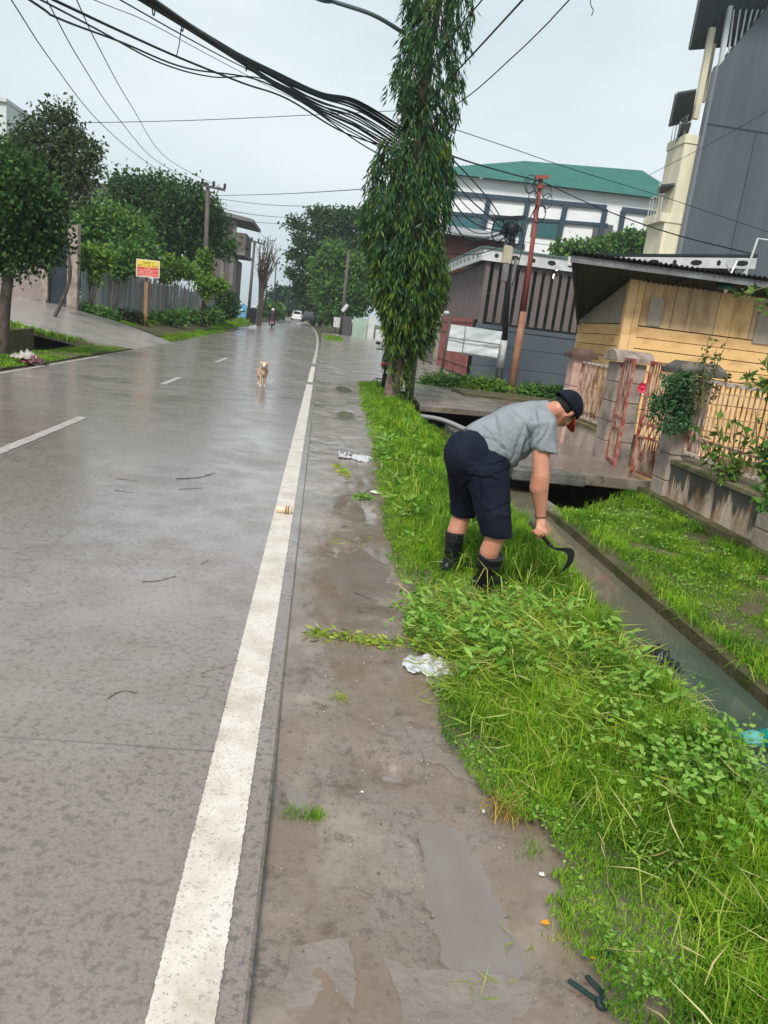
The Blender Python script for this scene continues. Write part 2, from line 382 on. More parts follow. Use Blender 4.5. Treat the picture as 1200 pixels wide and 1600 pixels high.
def grid(name, xs, ys, zf, m, kind='structure', smooth=True, xf=None):
    V = [(x + (xf(y) if xf else 0), y, zf(x, y)) for y in ys for x in xs]; nx = len(xs)
    F = [(j * nx + i, j * nx + i + 1, (j + 1) * nx + i + 1, (j + 1) * nx + i) for j in range(len(ys) - 1) for i in range(nx - 1)]
    me = bpy.data.meshes.new(name); me.from_pydata(V, [], F); me.materials.append(m)
    if smooth: me.polygons.foreach_set('use_smooth', [True] * len(F))
    return link(bpy.data.objects.new(name, me), kind=kind)

def vbound(y): return float(np.interp(y, [1.2, 1.5, 2.2, 2.85, 4.2, 6.7, 10.3, 16, 21], [1.02, 0.98, 0.95, 0.72, 0.68, 0.74, 0.88, 1.0, 1.1])) + 0.05 * n2(0.3, y, 2.2)
def zleft(x): return min(max((-6.6 - x) * 0.15, 0.0), 0.85)
def zbank(x, y):
    if 8.8 < y < 11.4: return -0.5
    if y >= 11.4: return -0.25
    s_ = min(max((y - 7.3) / 1.3, 0), 1); q_ = 1 - min(max((x - 3.25) / 0.6, 0), 1)
    return 0.02 * n2(x, y, 2) + 0.01 * (x - 2.5) - 0.32 * s_ * s_ * (3 - 2 * s_) * q_
def zground(x, y):
    r = rise(y)
    if -5.95 < x < 0.02: return r - 0.2
    if x >= 0.02:
        if y < 22.6:
            if x < 1.27: return -0.16
            if x < 1.86: return 0.0 + 0.05 * (x - 1.2) + 0.01 * n2(x, y, 3)
            if x < 2.52: return -0.55
            if 14.6 < y < 20.6 and x < 6.6: return -0.5
            if x < 4.0: return zbank(x, y)
            return 0.12
        if x < 6.6: return r - 0.06
        return r + 0.05
    if x > -7.0: return r - 0.02 + 0.03 * n2(x, y, 1.3) + 0.02
    if -8.6 < x <= -7.0 and y < 24.2: return -0.55
    if -13.4 < x <= -7.4 and 24.2 <= y < 28.1: return -0.6
    return r + zleft(x) + 0.05 * n2(x, y, 0.6)
xs = [-400, -150, -60, -30, -20, -15, -13.41, -13.39, -12, -10.5, -9.5, -8.61, -8.59, -7.41, -7.39, -7.01, -6.99, -6.5, -6.2, -5.96, -5.94, 0.01, 0.03, 1.26, 1.28, 1.5, 1.7, 1.85, 1.87, 2.51, 2.53, 2.8, 3.2, 3.6, 3.99, 4.01, 6.5, 6.7, 10, 20, 40, 80, 160, 500]
ys = [-12, -4, 0] + [0.5 + 0.5 * k for k in range(17)] + [8.79, 8.81] + [9 + 0.5 * k for k in range(5)] + [11.39, 11.41] + [11.5 + .5 * k for k in range(7)] + [14.59, 14.61] + [15 + .5 * k for k in range(12)] + [20.59, 20.61, 21, 21.5, 22] + [22.58, 22.62, 24.18, 24.22, 26, 28, 28.2, 30, 33, 36, 40, 45, 52, 60, 70, 80, 95, 110, 130, 160, 200, 300, 500, 1200]
grid('ground', xs, ys, zground, SOIL, smooth=False)

# road slab with real edges
ry = [-8 + 2 * k for k in range(24)] + [42 + 4 * k for k in range(40)] + [210, 300, 600, 1100]
def road_left(y): return -5.8 if y < 24 else -5.8 - min((y - 24) * 0.02, 0.5)
mb = MB(); k = len(ry)
for y in ry:
    b0, r = bendx(y), rise(y)
    xl = road_left(y)
    for x, z in ((xl, -0.2), (xl, -0.006), (xl + 0.01, 0), (-3, 0.02), (-0.03, 0), (-0.02, -0.008), (-0.02, -0.2)): mb.v.append((x + b0, y, r + z))
for j in range(k - 1):
    for i in range(6): mb.f.append((j * 7 + i, j * 7 + i + 1, (j + 1) * 7 + i + 1, (j + 1) * 7 + i)); mb.m.append(0)
road = mb.build('road', ROAD, kind='structure')
def zroad(x, y):
    xl = road_left(y); x = x - bendx(y)
    return rise(y) + (0.02 * (x - xl) / (-3 - xl) if x < -3 else 0.02 * (-0.03 - x) / 2.97)

def strip(name, x0, x1, y0, y1, m, step, jit, lift=0.005):
    mb = MB(); y = y0; rows = []
    while y < y1 - 1e-6: rows.append(y); y += step * max(1, y * 0.25)
    rows.append(y1)
    for y in rows:
        for i in range(4):
            x = x0 + (x1 - x0) * i / 3 + (random.uniform(-jit, jit) if i in (0, 3) else 0) + bendx(y)
            mb.v.append((x, y, zroad(x, y) + lift))
    for j in range(len(rows) - 1):
        for i in range(3): mb.f.append((j * 4 + i, j * 4 + i + 1, j * 4 + 5 + i, j * 4 + 4 + i)); mb.m.append(0)
    return mb.build(name, m, kind='structure')
strip('edge_line', -0.255, -0.095, 0.4, 19.2, PAINT, 0.008, 0.0022)
strip('edge_line', -0.25, -0.11, 19.9, 26.5, PAINT, 0.03, 0.008)
strip('edge_line', -0.24, -0.11, 28, 150, PAINT2, 0.4, 0.01)
for y0, y1 in ((4.2, 10.2), (15.3, 17.1), (22.9, 25.5)):
    strip('centre_line_dash', -3.06, -2.94, y0, y1, PAINT2, 0.05, 0.006)
strip('left_edge_line', -5.7, -5.61, 12.5, 20.5, PAINT2, 0.06, 0.012)

# muddy shoulder with hollows that hold the rain
PUD = []
for px, py, rx, ry_ in ((572, 912, 0.26, 0.42), (560, 872, 0.2, 0.36), (555, 800, 0.14, 0.5), (700, 1310, 0.10, 0.16), (735, 1400, 0.14, 0.2), (765, 1470, 0.13, 0.14), (580, 1190, 0.14, 0.10), (470, 1230, 0.07, 0.14), (625, 1200, 0.1, 0.06), (545, 650, 0.3, 0.8), (540, 610, 0.25, 1.2)):
    g_ = gr(px, py, -0.04); PUD.append((g_[0], g_[1], rx, ry_))
def zshoulder(x, y):
    b0 = float(np.interp(y, [2.5, 2.9, 3.3], [-0.05, -0.022, -0.014]))
    z = b0 + 0.004 * n2(x, y, 3.1) + 0.004 * n2(x + 9, y, 9) + 0.0025 * n2(x, y + 5, 22)
    if y < 2.7: z += 0.005 * n2(x + 3, y, 5.5)
    for a, b_, rx, ry_ in PUD:
        d = ((x - a) / rx) ** 2 + ((y - b_) / ry_) ** 2
        if d < 4: z -= 0.036 * math.exp(-d * 1.1) * (1 + 0.5 * n2(x, y, 6) + 0.35 * n2(x, y + 4, 15))
    if x > 0.6: z += 0.035 * min((x - 0.6) / 0.65, 1)
    return z
sx = [-0.02 + 0.022 * i for i in range(60)]
sy = [0.5]
while sy[-1] < 21.2: sy.append(sy[-1] + 0.02 * max(1, sy[-1] / 2.6))
grid('shoulder', sx, sy, zshoulder, SHOULD)
WATER = mat('puddle_water', (0.17, 0.135, 0.11), (0.22, 0.185, 0.165), rough=0.03, scale=2.0, bump=0.015, bscale=30, spec=0.9)
for i, (a, b_, rx, ry_) in enumerate(PUD):
    if i in (4, 5, 6): continue
    if i == 3: a, b_, rx, ry_ = *gr(738, 1395, -0.06)[:2], 0.19, 0.36
    lvl = -0.064 if i in (3, 4, 5) else zshoulder(a, b_) + (0.011 if i > 5 else 0.015)
    mb = MB(); ring = [(a + rx * 1.25 * math.cos(t) * (1 + 0.12 * n2(math.cos(t) * 2 + i, math.sin(t) * 2)), b_ + ry_ * 1.25 * math.sin(t), lvl) for t in np.linspace(0, 2 * math.pi, 28)[:-1]]
    mb.add(ring, [tuple(range(len(ring)))]); mb.build('puddle_water', WATER, kind='structure')

# side road and forecourt beyond the tree
def zapron(x, y): return rise(y) - 0.008 - (0.05 if x < 0.3 and y > 44 else 0) + 0.012 * n2(x, y, 0.8) - (0.012 if x < 0.2 else 0)
grid('side_road', [-0.02 + 0.33 * i for i in range(21)], [20.6 + 0.4 * i for i in range(146)], zapron, APRON)
grid('forecourt', [6.5 + 1.0 * i for i in range(12)], [30.2 + 1.2 * i for i in range(12)], lambda x, y: 0.075 + rise(y), APRON)

# ditch: near wall hidden by grass, far wall with a broken concrete lip
LIPC = mat('lip_concrete', (0.26, 0.22, 0.175), (0.07, 0.07, 0.045), rough=0.6, scale=7, bump=0.5, bscale=40)
def lip(name, x0, x1, y0, y1, ztop, m):
    ysl = np.arange(y0, y1 + 0.01, 0.12); mb = MB()
    for y in ysl:
        j = 0.03 * n2(x0, y, 2.1) + 0.012 * n2(x0, y, 9)
        for x, z in ((x0 + j, -0.6), (x0 + j * 0.8, ztop - 0.02 + 0.02 * n2(5, y, 3)), (x0 + 0.03 + j, ztop + 0.015 * n2(7, y, 4)), (x1, ztop + 0.01 * n2(1, y, 4)), (x1, -0.6)): mb.v.append((x, y, z))
    for q in range(len(ysl) - 1):
        for i in range(4): mb.f.append((q * 5 + i, q * 5 + i + 1, (q + 1) * 5 + i + 1, (q + 1) * 5 + i)); mb.m.append(0)
    return mb.build(name, m, kind='structure')
lip('ditch_lip', 2.56, 2.68, 1.6, 8.2, -0.012, LIPC)
lip('ditch_lip', 1.98, 1.84, 1.6, 17.0, -0.02, DARKC)
lip('ditch_lip', 2.55, 2.75, 11.6, 14.6, -0.05, DARKC)
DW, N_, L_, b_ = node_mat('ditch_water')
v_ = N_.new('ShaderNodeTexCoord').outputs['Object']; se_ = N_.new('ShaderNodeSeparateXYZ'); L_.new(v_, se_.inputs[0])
tone_y = MATH(N_, L_, 'ADD', MATH(N_, L_, 'MULTIPLY', se_.outputs[1], 0.28), MATH(N_, L_, 'MULTIPLY', NZ(N_, L_, v_, 1.6, 5), 0.9))  # greener at the near end, browner farther along, broken up by noise
L_.new(MIX(N_, L_, RAMP(N_, L_, MATH(N_, L_, 'MULTIPLY', tone_y, 0.5), 0.72, 0.0, 1.0, 1.0), (0.05, 0.078, 0.056), (0.14, 0.122, 0.088)), b_.inputs['Base Color'])
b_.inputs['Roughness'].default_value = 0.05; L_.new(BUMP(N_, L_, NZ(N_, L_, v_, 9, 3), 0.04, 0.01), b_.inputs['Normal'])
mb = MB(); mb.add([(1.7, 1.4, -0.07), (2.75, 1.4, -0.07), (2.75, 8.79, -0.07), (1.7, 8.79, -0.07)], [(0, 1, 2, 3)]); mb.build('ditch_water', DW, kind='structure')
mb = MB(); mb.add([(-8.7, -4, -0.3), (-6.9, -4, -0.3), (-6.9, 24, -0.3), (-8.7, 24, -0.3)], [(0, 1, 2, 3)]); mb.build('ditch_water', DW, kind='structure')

# driveway slabs over the ditches
def slab(name, poly, z0, z1, m, **kw):
    mb = MB(); mb.prism([(x, y, z0 if not callable(z0) else z0(x, y)) for x, y in poly], (0, 0, z1)); return mb.build(name, m, bevel=0.012, **kw)
slab('driveway_slab', [(2.42, 8.85), (4.3, 8.75), (4.3, 11.6), (2.62, 11.6)], 0.06, 0.14, SLAB, kind='structure')
slab('driveway_slab', [(2.3, 16.6), (4.6, 17.1), (6.6, 17.6), (7.4, 22), (2.6, 21.6)], -0.08, 0.13, SLAB, kind='structure')
slab('driveway_curb', [(2.36, 8.5), (3.25, 8.5), (3.2, 8.83), (2.38, 8.83)], 0.09, 0.13, DARKC, kind='structure')
mb = MB(); mb.box((1.9, 11.25, -0.6), (4.25, 11.38, 0.05)); mb.build('driveway_footing', DARKC, kind='structure')
mb = MB(); mb.box((1.9, 20.2, -0.6), (6.9, 20.5, -0.09)); mb.build('driveway_footing', DARKC, kind='structure')
# left: concrete ramp from the road to the gate
mb = MB()
rampP = [(-5.84, 25.2, -0.01), (-5.84, 31.5, -0.01), (-8.8, 34.0, 0.5), (-11.4, 34.6, 0.86), (-13.3, 34.6, 0.95), (-13.6, 27.2, 0.92), (-10.2, 25.4, 0.42), (-7.4, 24.6, 0.12)]
mb.add([p for p in rampP] + [(x, y, z - 0.22) for x, y, z in rampP], [tuple(range(8)), tuple(range(15, 7, -1))] + [(i, (i + 1) % 8, 8 + (i + 1) % 8, 8 + i) for i in range(8)])
mb.build('gate_ramp', wet_concrete('ramp_concrete', (0.34, 0.30, 0.27), (0.15, 0.13, 0.115), streak=False, joints=False, rlo=0.3, rhi=0.55), kind='structure')
# broken slab pieces lying in the mud (near)
PLATE = mat('grooved_slab', (0.235, 0.2, 0.172), (0.19, 0.158, 0.135), rough=0.35, scale=8, bump=0.4, bscale=40)
for poly in ([(462, 1478), (545, 1462), (562, 1530), (548, 1610), (450, 1640), (440, 1540)],
             [(598, 1492), (640, 1512), (760, 1518), (868, 1540), (870, 1640), (640, 1680), (625, 1560)],
             [(652, 1166), (700, 1168), (752, 1214), (756, 1226), (716, 1214), (690, 1192), (664, 1190)]):
    zt = -0.049 if poly[0][1] > 1300 else -0.025
    dense = []
    for i in range(len(poly)):
        a, b_ = np.array(poly[i], float), np.array(poly[(i + 1) % len(poly)], float)
        for k in range(9): q_ = a + (b_ - a) * k / 9; dense.append((q_[0] + 5 * n2(q_[0], q_[1], .05) + 3 * n2(q_[0], q_[1], .17), q_[1] + 5 * n2(q_[1], q_[0], .05)))
    pts = [gr(px, py, zt) for px, py in dense]
    mb = MB(); mb.prism([(p[0], p[1], zt - 0.03) for p in pts], (0, 0, 0.03)); mb.build('pavement_slab', PLATE, bevel=0.003, kind='structure')
# ---------------------------------------------------------------- buildings, walls and fences
def lin(r, g_, b): return tuple(((c / 255 + 0.055) / 1.055) ** 2.4 if c > 10 else c / 255 / 12.92 for c in (r, g_, b))
PINKST = mat('stained_plaster', (0.50, 0.38, 0.31), (0.13, 0.105, 0.09), rough=0.7, scale=2.6, stretch=(1, 1, 0.45), bump=0.3, bscale=30, pos=(0.45, 0.72))
GREYST = mat('stained_stone', (0.37, 0.295, 0.25), (0.13, 0.105, 0.085), rough=0.7, scale=3.5, bump=0.35, bscale=35, pos=(0.42, 0.72))
CAPM = mat('mossy_cap', (0.055, 0.06, 0.055), (0.16, 0.13, 0.11), rough=0.75, scale=6, bump=0.5, bscale=30)
IRON = mat('rusty_cream_paint', (0.56, 0.40, 0.31), (0.19, 0.06, 0.035), rough=0.55, scale=9, stretch=(1, 1, 0.5), bump=0.2, pos=(0.42, 0.6))
IRONR = mat('rusty_red_paint', (0.33, 0.07, 0.055), (0.46, 0.3, 0.23), rough=0.55, scale=8, pos=(0.45, 0.68), bump=0.2)
FX = 4.1
def column(name, y0, wd, z0, z1, label, body, capm, capw=0.07, round_cap=False, bands=5):
    t = empty(name, (FX + wd / 2, y0 + wd / 2, z0), label, 'gate post', 'stone posts of the front fence')
    mb = MB(); h = (z1 - z0 - 0.1) / bands
    for i in range(bands):
        s_ = 0.0; mb.box((FX + s_, y0 + s_, z0 - (0.25 if i == 0 else 0) + i * h), (FX + wd - s_, y0 + wd - s_, z0 + (i + 1) * h - 0.012))
        if i < bands - 1: mb.box((FX + 0.012, y0 + 0.012, z0 + (i + 1) * h - 0.014), (FX + wd - 0.012, y0 + wd - 0.012, z0 + (i + 1) * h + 0.002))
    mb.build('shaft', body, t, bevel=0.012)
    mb = MB(); c = capw
    if round_cap:
        prof = [(y0 - c, z1 - 0.1), (y0 + wd + c, z1 - 0.1), (y0 + wd + c * 0.8, z1 - 0.03)] + [(y0 + wd / 2 + (wd / 2 + c * 0.5) * math.cos(a), z1 - 0.03 + 0.09 * math.sin(a)) for a in np.linspace(0.2, math.pi - 0.2, 8)] + [(y0 - c * 0.8, z1 - 0.03)]
        mb.prism([(FX - c, y, z) for y, z in prof], (wd + 2 * c, 0, 0))
    else:
        a0, a1, b0, b1 = FX - c, FX + wd + c, y0 - c, y0 + wd + c
        mb.box((a0, b0, z1 - 0.1), (a1, b1, z1 - 0.035))
        i_ = 0.09
        mb.add([(a0 + .01, b0 + .01, z1 - 0.0345), (a1 - .01, b0 + .01, z1 - 0.0345), (a1 - .01, b1 - .01, z1 - 0.0345), (a0 + .01, b1 - .01, z1 - 0.0345), (a0 + i_, b0 + i_, z1 + 0.05), (a1 - i_, b0 + i_, z1 + 0.05), (a1 - i_, b1 - i_, z1 + 0.05), (a0 + i_, b1 - i_, z1 + 0.05)],
               [(0, 3, 2, 1), (4, 5, 6, 7), (0, 1, 5, 4), (1, 2, 6, 5), (2, 3, 7, 6), (3, 0, 4, 7)])
    mb.build('cap', capm, t, bevel=0.01)
    return t
column('fence_post', 6.06, 0.34, 0.0, 1.5, 'stained stone fence post with dark cap at the right edge, half hidden by leaves', GREYST, CAPM)
column('fence_post', 8.3, 0.34, 0.0, 1.62, 'stained stone gate post with flat black cap, overgrown by a dark green bush', GREYST, CAPM, capw=0.1)
column('fence_post', 10.3, 0.4, 0.18, 1.66, 'blotched stone gate post with rounded cap beside the red gate leaf', GREYST, GREYST, round_cap=True)
column('fence_post', 12.2, 0.3, 0.15, 1.62, 'pale pink fence post with brown cap next to the grey wall', mat('pink_plaster', (0.62, 0.42, 0.36), (0.45, 0.27, 0.22), rough=0.7, scale=4, bump=0.2), mat('brown_cap', (0.14, 0.08, 0.06), (0.08, 0.05, 0.04), rough=0.7, scale=8), bands=3)

IRONW = mat('peeling_white_paint', (0.66, 0.58, 0.5), (0.24, 0.10, 0.06), rough=0.55, scale=11, bump=0.2, pos=(0.48, 0.6))
def bar_panel(name, y0, y1, zb, zt, label, cat, x=FX + 0.15, x1=None, n=20, mids=(), bar=0.0125, rail=0.035, m=IRON, frame=None, zigzag=True, group=None, zb1=None):
    x1 = x if x1 is None else x1; zb1 = zb if zb1 is None else zb1
    t = empty(name, (x, y0, zb), label, cat, group); frame = frame or m
    def pt(f, z): return (x + (x1 - x) * f, y0 + (y1 - y0) * f, z + (zb1 - zb) * f * 0)
    for z in (zb, zt):
        mb = MB(); mb.beam(pt(0, z), pt(1, z), rail, rail); mb.build('rail', IRONW if frame is IRON else frame, t)
    for z in mids:
        mb = MB(); mb.beam(pt(0, z), pt(1, z), rail * 0.8, rail * 0.8); mb.build('rail', frame, t)
    for f in (0, 1):
        mb = MB(); mb.beam(pt(f, zb - 0.04), pt(f, zt + 0.02), rail, rail); mb.build('stile', frame, t)
    lo = mids[0] if mids else zb
    for i in range(1, n):
        mb = MB(); mb.beam(pt(i / n, mids[-1] if mids else zb), pt(i / n, zt), bar, bar); mb.build('bar', m, t)
    if mids and zigzag:
        mb = MB(); zz = [zb] + list(mids)
        for a in range(len(zz) - 1):
            k = n if a == 0 else n // 2
            for i in range(k):
                mb.beam(pt(i / k, zz[a]), pt((i + 0.5) / k, zz[a + 1]), bar * 0.8, bar * 0.8); mb.beam(pt((i + 0.5) / k, zz[a + 1]), pt((i + 1) / k, zz[a]), bar * 0.8, bar * 0.8)
        mb.build('lattice', m, t)
    return t
bar_panel('bar_fence', 6.42, 8.28, 0.66, 1.48, 'rusty cream bar fence panel on the stained low wall, plants growing through it', 'fence', n=19, mids=(0.85,))
bar_panel('bar_fence', 10.72, 12.18, 0.62, 1.46, 'pale cream bar fence panel between the pink post and the rounded stone post', 'fence', n=22, mids=(0.72,))
bar_panel('gate_leaf', 10.26, 9.66, 0.24, 1.6, 'open gate leaf with red rusty frame, hung on the rounded stone post', 'gate', x=FX + 0.06, x1=FX - 0.06, n=11, bar=0.016, mids=(0.68, 0.84), frame=IRONR, m=IRON)
bar_panel('gate_leaf', 8.68, 9.3, 0.24, 1.6, 'gate leaf of peeling cream bars, hung on the post with the black cap', 'gate', x=FX + 0.1, x1=FX + 0.02, n=11, bar=0.016, mids=(0.68, 0.84), frame=IRONR)
# low walls under the panels
def stained_wall_mat():
    m, N, L, b = node_mat('streaked_wall')
    v = N.new('ShaderNodeTexCoord').outputs['Object']
    sep = N.new('ShaderNodeSeparateXYZ'); L.new(v, sep.inputs[0])
    st = NZ(N, L, v, 3.0, 5, 0.65, (1, 1.3, 0.12)); ru = NZ(N, L, v, 3.4, 4, 0.6, (1, 1.0, 0.3)); f = NZ(N, L, v, 25, 4)
    zz = N.new('ShaderNodeMapRange'); zz.inputs[1].default_value = 0.0; zz.inputs[2].default_value = 0.55; L.new(sep.outputs[2], zz.inputs[0])
    c = MIX(N, L, RAMP(N, L, ru, 0.43, 0.0, 0.56, 0.9), (0.62, 0.48, 0.38), (0.26, 0.12, 0.045))
    dk = MATH(N, L, 'ADD', MATH(N, L, 'MULTIPLY', st, 1.5), MATH(N, L, 'MULTIPLY', zz.outputs[0], 0.42))
    c = MIX(N, L, RAMP(N, L, dk, 0.93, 0.0, 1.08, 0.93), c, (0.035, 0.04, 0.035))
    c = MIX(N, L, RAMP(N, L, f, 0.3, 0.25, 0.6, 0.0), c, (0.1, 0.08, 0.06))
    L.new(c, b.inputs['Base Color']); b.inputs['Roughness'].default_value = 0.6; L.new(BUMP(N, L, f, 0.3, 0.01), b.inputs['Normal']); return m
t = empty('low_wall', (4.2, 7.3, 0), 'low plaster wall streaked black and rust under the bar fence, mossy ledge on top', 'wall')
mb = MB(); mb.box((FX + 0.05, 6.405, -0.2), (FX + 0.3, 8.295, 0.5)); mb.build('wall', stained_wall_mat(), t)
LEDGE = mat('mossy_ledge', (0.20, 0.16, 0.10), (0.07, 0.075, 0.03), rough=0.7, scale=5, bump=0.5)
mb = MB(); mb.box((FX + 0.02, 6.406, 0.503), (FX + 0.42, 8.294, 0.56)); mb.build('ledge', LEDGE, t, bevel=0.01)
t = empty('low_wall', (4.2, 11.4, 0.15), 'short pale low wall below the cream fence panel, green stain at its foot', 'wall')
mb = MB(); mb.box((FX + 0.05, 10.71, -0.1), (FX + 0.28, 12.19, 0.5)); mb.build('wall', PINKST, t)
mb = MB(); mb.box((FX + 0.03, 10.705, 0.503), (FX + 0.31, 12.195, 0.55)); mb.build('ledge', LEDGE, t)
t = empty('low_wall', (4.2, 5.0, 0), 'end of a grey low wall at the right edge, beyond the last stone post', 'wall')
mb = MB(); mb.box((FX + 0.05, 3.0, -0.2), (FX + 0.3, 6.05, 0.5)); mb.build('wall', GREYST, t)
mb = MB(); mb.box((FX + 0.02, 3.0, 0.503), (FX + 0.42, 6.04, 0.56)); mb.build('ledge', LEDGE, t)

# yellow board house
WOODY = mat('yellow_boards', (1, 1, 1), (0.62, 0.56, 0.5), rough=0.6, scale=2.2, stretch=(0.8, 0.8, 2), bump=0.15, bscale=40, pos=(0.5, 0.75),
            islands=[(0.78, 0.48, 0.2), (0.82, 0.51, 0.22), (0.74, 0.45, 0.19), (0.8, 0.52, 0.25), (0.84, 0.53, 0.23), (0.72, 0.46, 0.21)])
WOODV = mat('yellow_upright_boards', (1, 1, 1), (0.5, 0.42, 0.36), rough=0.6, scale=1.6, stretch=(2.2, 2.2, 0.7), bump=0.15, bscale=40, pos=(0.45, 0.7),
            islands=[(0.78, 0.49, 0.21), (0.84, 0.53, 0.24), (0.7, 0.47, 0.26), (0.8, 0.51, 0.23), (0.56, 0.4, 0.25)])
GREYB = mat('bare_boards', (0.33, 0.27, 0.21), (0.42, 0.36, 0.29), rough=0.7, scale=3, stretch=(4, 4, 0.5))
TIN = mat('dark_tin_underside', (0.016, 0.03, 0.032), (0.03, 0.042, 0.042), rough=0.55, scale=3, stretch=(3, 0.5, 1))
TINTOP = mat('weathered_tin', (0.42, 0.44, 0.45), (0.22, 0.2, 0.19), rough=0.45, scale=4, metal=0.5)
HX, HY = 4.9, 12.45
t = empty('board_house', (HX, HY, 0.1), 'small yellow wooden board house with a dark corrugated shed roof behind the gate', 'house')
mb = MB()
zb = [0.1, 0.33, 0.56, 0.79, 1.02, 1.22, 1.42, 1.6, 1.78, 1.96, 2.14]
for i in range(len(zb) - 1):
    x = HX + 0.24
    for xe in (7.6, 10.2, 13.0):
        mb.box((x + 0.004, HY + 0.012 + (0.012 if i % 2 else 0), zb[i] + 0.006), (xe - 0.004, HY + 0.09, zb[i + 1] - 0.006)); x = xe
mb.box((HX + 0.24, HY + 0.001, 1.215), (13, HY + 0.03, 1.26))
mb.build('front_boards', WOODY, t)
mb = MB(); x = HX + 0.26; j = 0
while x < 13:
    wd = (0.24, 0.3, 0.26, 0.5, 0.28, 0.34)[j % 6]; mb.box((x, HY + 0.02 + 0.004 * (j % 2), 2.152), (x + wd - 0.01, HY + 0.09, 3.0)); x += wd; j += 1
mb.build('upper_boards', WOODV, t)
mb = MB(); mb.box((HX - 0.02, HY - 0.012, 0.1), (HX + 0.13, HY + 0.1, 2.98)); mb.box((HX + 0.14, HY - 0.006, 0.1), (HX + 0.24, HY + 0.1, 2.98)); mb.box((7.0, HY - 0.008, 2.12), (7.0, HY, 2.12)) if False else None
mb.build('corner_trim', WOODY, t)
mb = MB()
def sidetop(y): return 2.96 - (y - HY) * 0.30
for i in range(len(zb) - 1): mb.box((HX - 0.008, HY + 0.1, zb[i] + 0.006), (HX + 0.08, 14.7, zb[i + 1] - 0.006))
mb.build('side_boards', WOODY, t)
mb = MB(); y = HY + 0.1
while y < 14.68:
    y2 = y + 0.3; a, b_ = sidetop(y), sidetop(y2 - 0.01)
    mb.prism([(HX - 0.01, y, 2.15), (HX - 0.01, y2 - 0.01, 2.15), (HX - 0.01, y2 - 0.01, b_), (HX - 0.01, y, a)], (0.08, 0, 0)); y = y2
mb.build('side_boards', GREYB, t)
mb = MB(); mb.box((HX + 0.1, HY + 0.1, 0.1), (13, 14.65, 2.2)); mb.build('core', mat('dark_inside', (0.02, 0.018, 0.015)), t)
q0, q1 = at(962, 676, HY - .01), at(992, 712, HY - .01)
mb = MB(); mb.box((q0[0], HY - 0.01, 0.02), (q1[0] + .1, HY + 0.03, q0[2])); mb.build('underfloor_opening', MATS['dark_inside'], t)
for x0, x1, z0, z1 in ((5.28, 5.52, 2.17, 2.62), (7.16, 7.5, 2.1, 2.6)):
    mb = MB(); mb.box((x0, HY + 0.0, z0), (x1, HY + 0.035, z1)); mb.build('vent_board', GREYB, t)
def shed_roof(dz, m, name):
    mb = MB(); nx = 420; rows = ((11.78, 3.60, 3.05), (12.6, 4.0, 2.80), (14.75, 4.85, 2.19))
    for y, xl, z in rows:
        for i in range(nx + 1):
            x = xl + (13.4 - xl) * i / nx
            mb.v.append((x, y, z + dz + 0.016 * math.sin(x * 2 * math.pi / 0.085)))
    for j in range(2):
        for i in range(nx): mb.f.append((j * (nx + 1) + i, j * (nx + 1) + i + 1, (j + 1) * (nx + 1) + i + 1, (j + 1) * (nx + 1) + i)); mb.m.append(0)
    return mb.build(name, m, t, smooth=True)
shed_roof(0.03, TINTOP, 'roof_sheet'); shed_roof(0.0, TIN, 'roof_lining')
mb = MB(); mb.beam((3.66, 11.86, 2.97), (13.3, 11.86, 3.0), 0.05, 0.1); mb.build('eave_beam', mat('grey_timber', (0.23, 0.24, 0.24), (0.13, 0.13, 0.13), scale=4, rough=0.6), t)
mb = MB(); mb.beam((3.7, 11.87, 2.93), (4.85, 14.6, 2.13), 0.04, 0.06)
for x in (5.6, 7.4, 9.2): mb.beam((x, 11.9, 2.93), (x, HY + 0.02, 2.86), 0.04, 0.06)
mb.build('rafter', mat('dark_timber', (0.06, 0.055, 0.05), rough=0.7), t)
p = at(1135, 450, 12.1)
t = empty('eave_lamp', p, 'small green lamp shade hanging on a bracket under the tin eave', 'lamp')
mb = MB(); mb._lathe(p, [(0.16, -0.02), (0.15, 0.0), (0.1, 0.04), (0.05, 0.07), (0.03, 0.1)], 20, np.array((0, 0, 1.0))); mb.build('lamp_shade', mat('green_enamel', (0.05, 0.22, 0.13), (0.03, 0.14, 0.09), rough=0.3), t, smooth=True)
mb = MB(); mb.tube([p + (0, 0, 0.1), p + (0.02, 0, 0.22), p + (0.1, 0.05, 0.42)], 0.018); mb.tube([p + (0.02, 0, 0.2), p + (-0.07, 0.02, 0.36)], 0.01); mb.build('bracket', mat('galvanised', (0.4, 0.4, 0.39), rough=0.4, metal=0.6), t)
mb = MB(); mb.ell(p + (0, 0, -0.03), (0.035, 0.035, 0.05)); mb.build('bulb', mat('bulb_glass', (0.8, 0.8, 0.75), rough=0.1), t, smooth=True)

# grey walled house with slatted screen
GREYW = mat('slate_paint', (0.088, 0.107, 0.125), (0.075, 0.093, 0.11), rough=0.55, scale=0.8, stretch=(1, 1, 0.5))
SLATB = mat('brown_slats', (1, 1, 1), (0.8, 0.8, 0.8), rough=0.6, scale=3, stretch=(3, 3, 0.4), islands=[(0.19, 0.155, 0.15), (0.15, 0.12, 0.117), (0.225, 0.185, 0.178)])
WHITEF = mat('white_fascia', (0.62, 0.62, 0.6), (0.45, 0.46, 0.46), rough=0.5, scale=3)
BLACKM = mat('black_steel', (0.02, 0.02, 0.022), rough=0.5)
t = empty('slatted_house', (5.8, 29, 0.05), 'slate grey walled house with brown upright slats and a white fascia pierced by holes', 'house')
gx0, gx1, gy, gyb = 5.8, 11.6, 29.0, 38.0
mb = MB()
for z0, z1 in ((-0.1, 0.62), (0.64, 1.38), (1.40, 2.0)): mb.box((gx0, gy, z0), (gx1, gy + 0.2, z1))
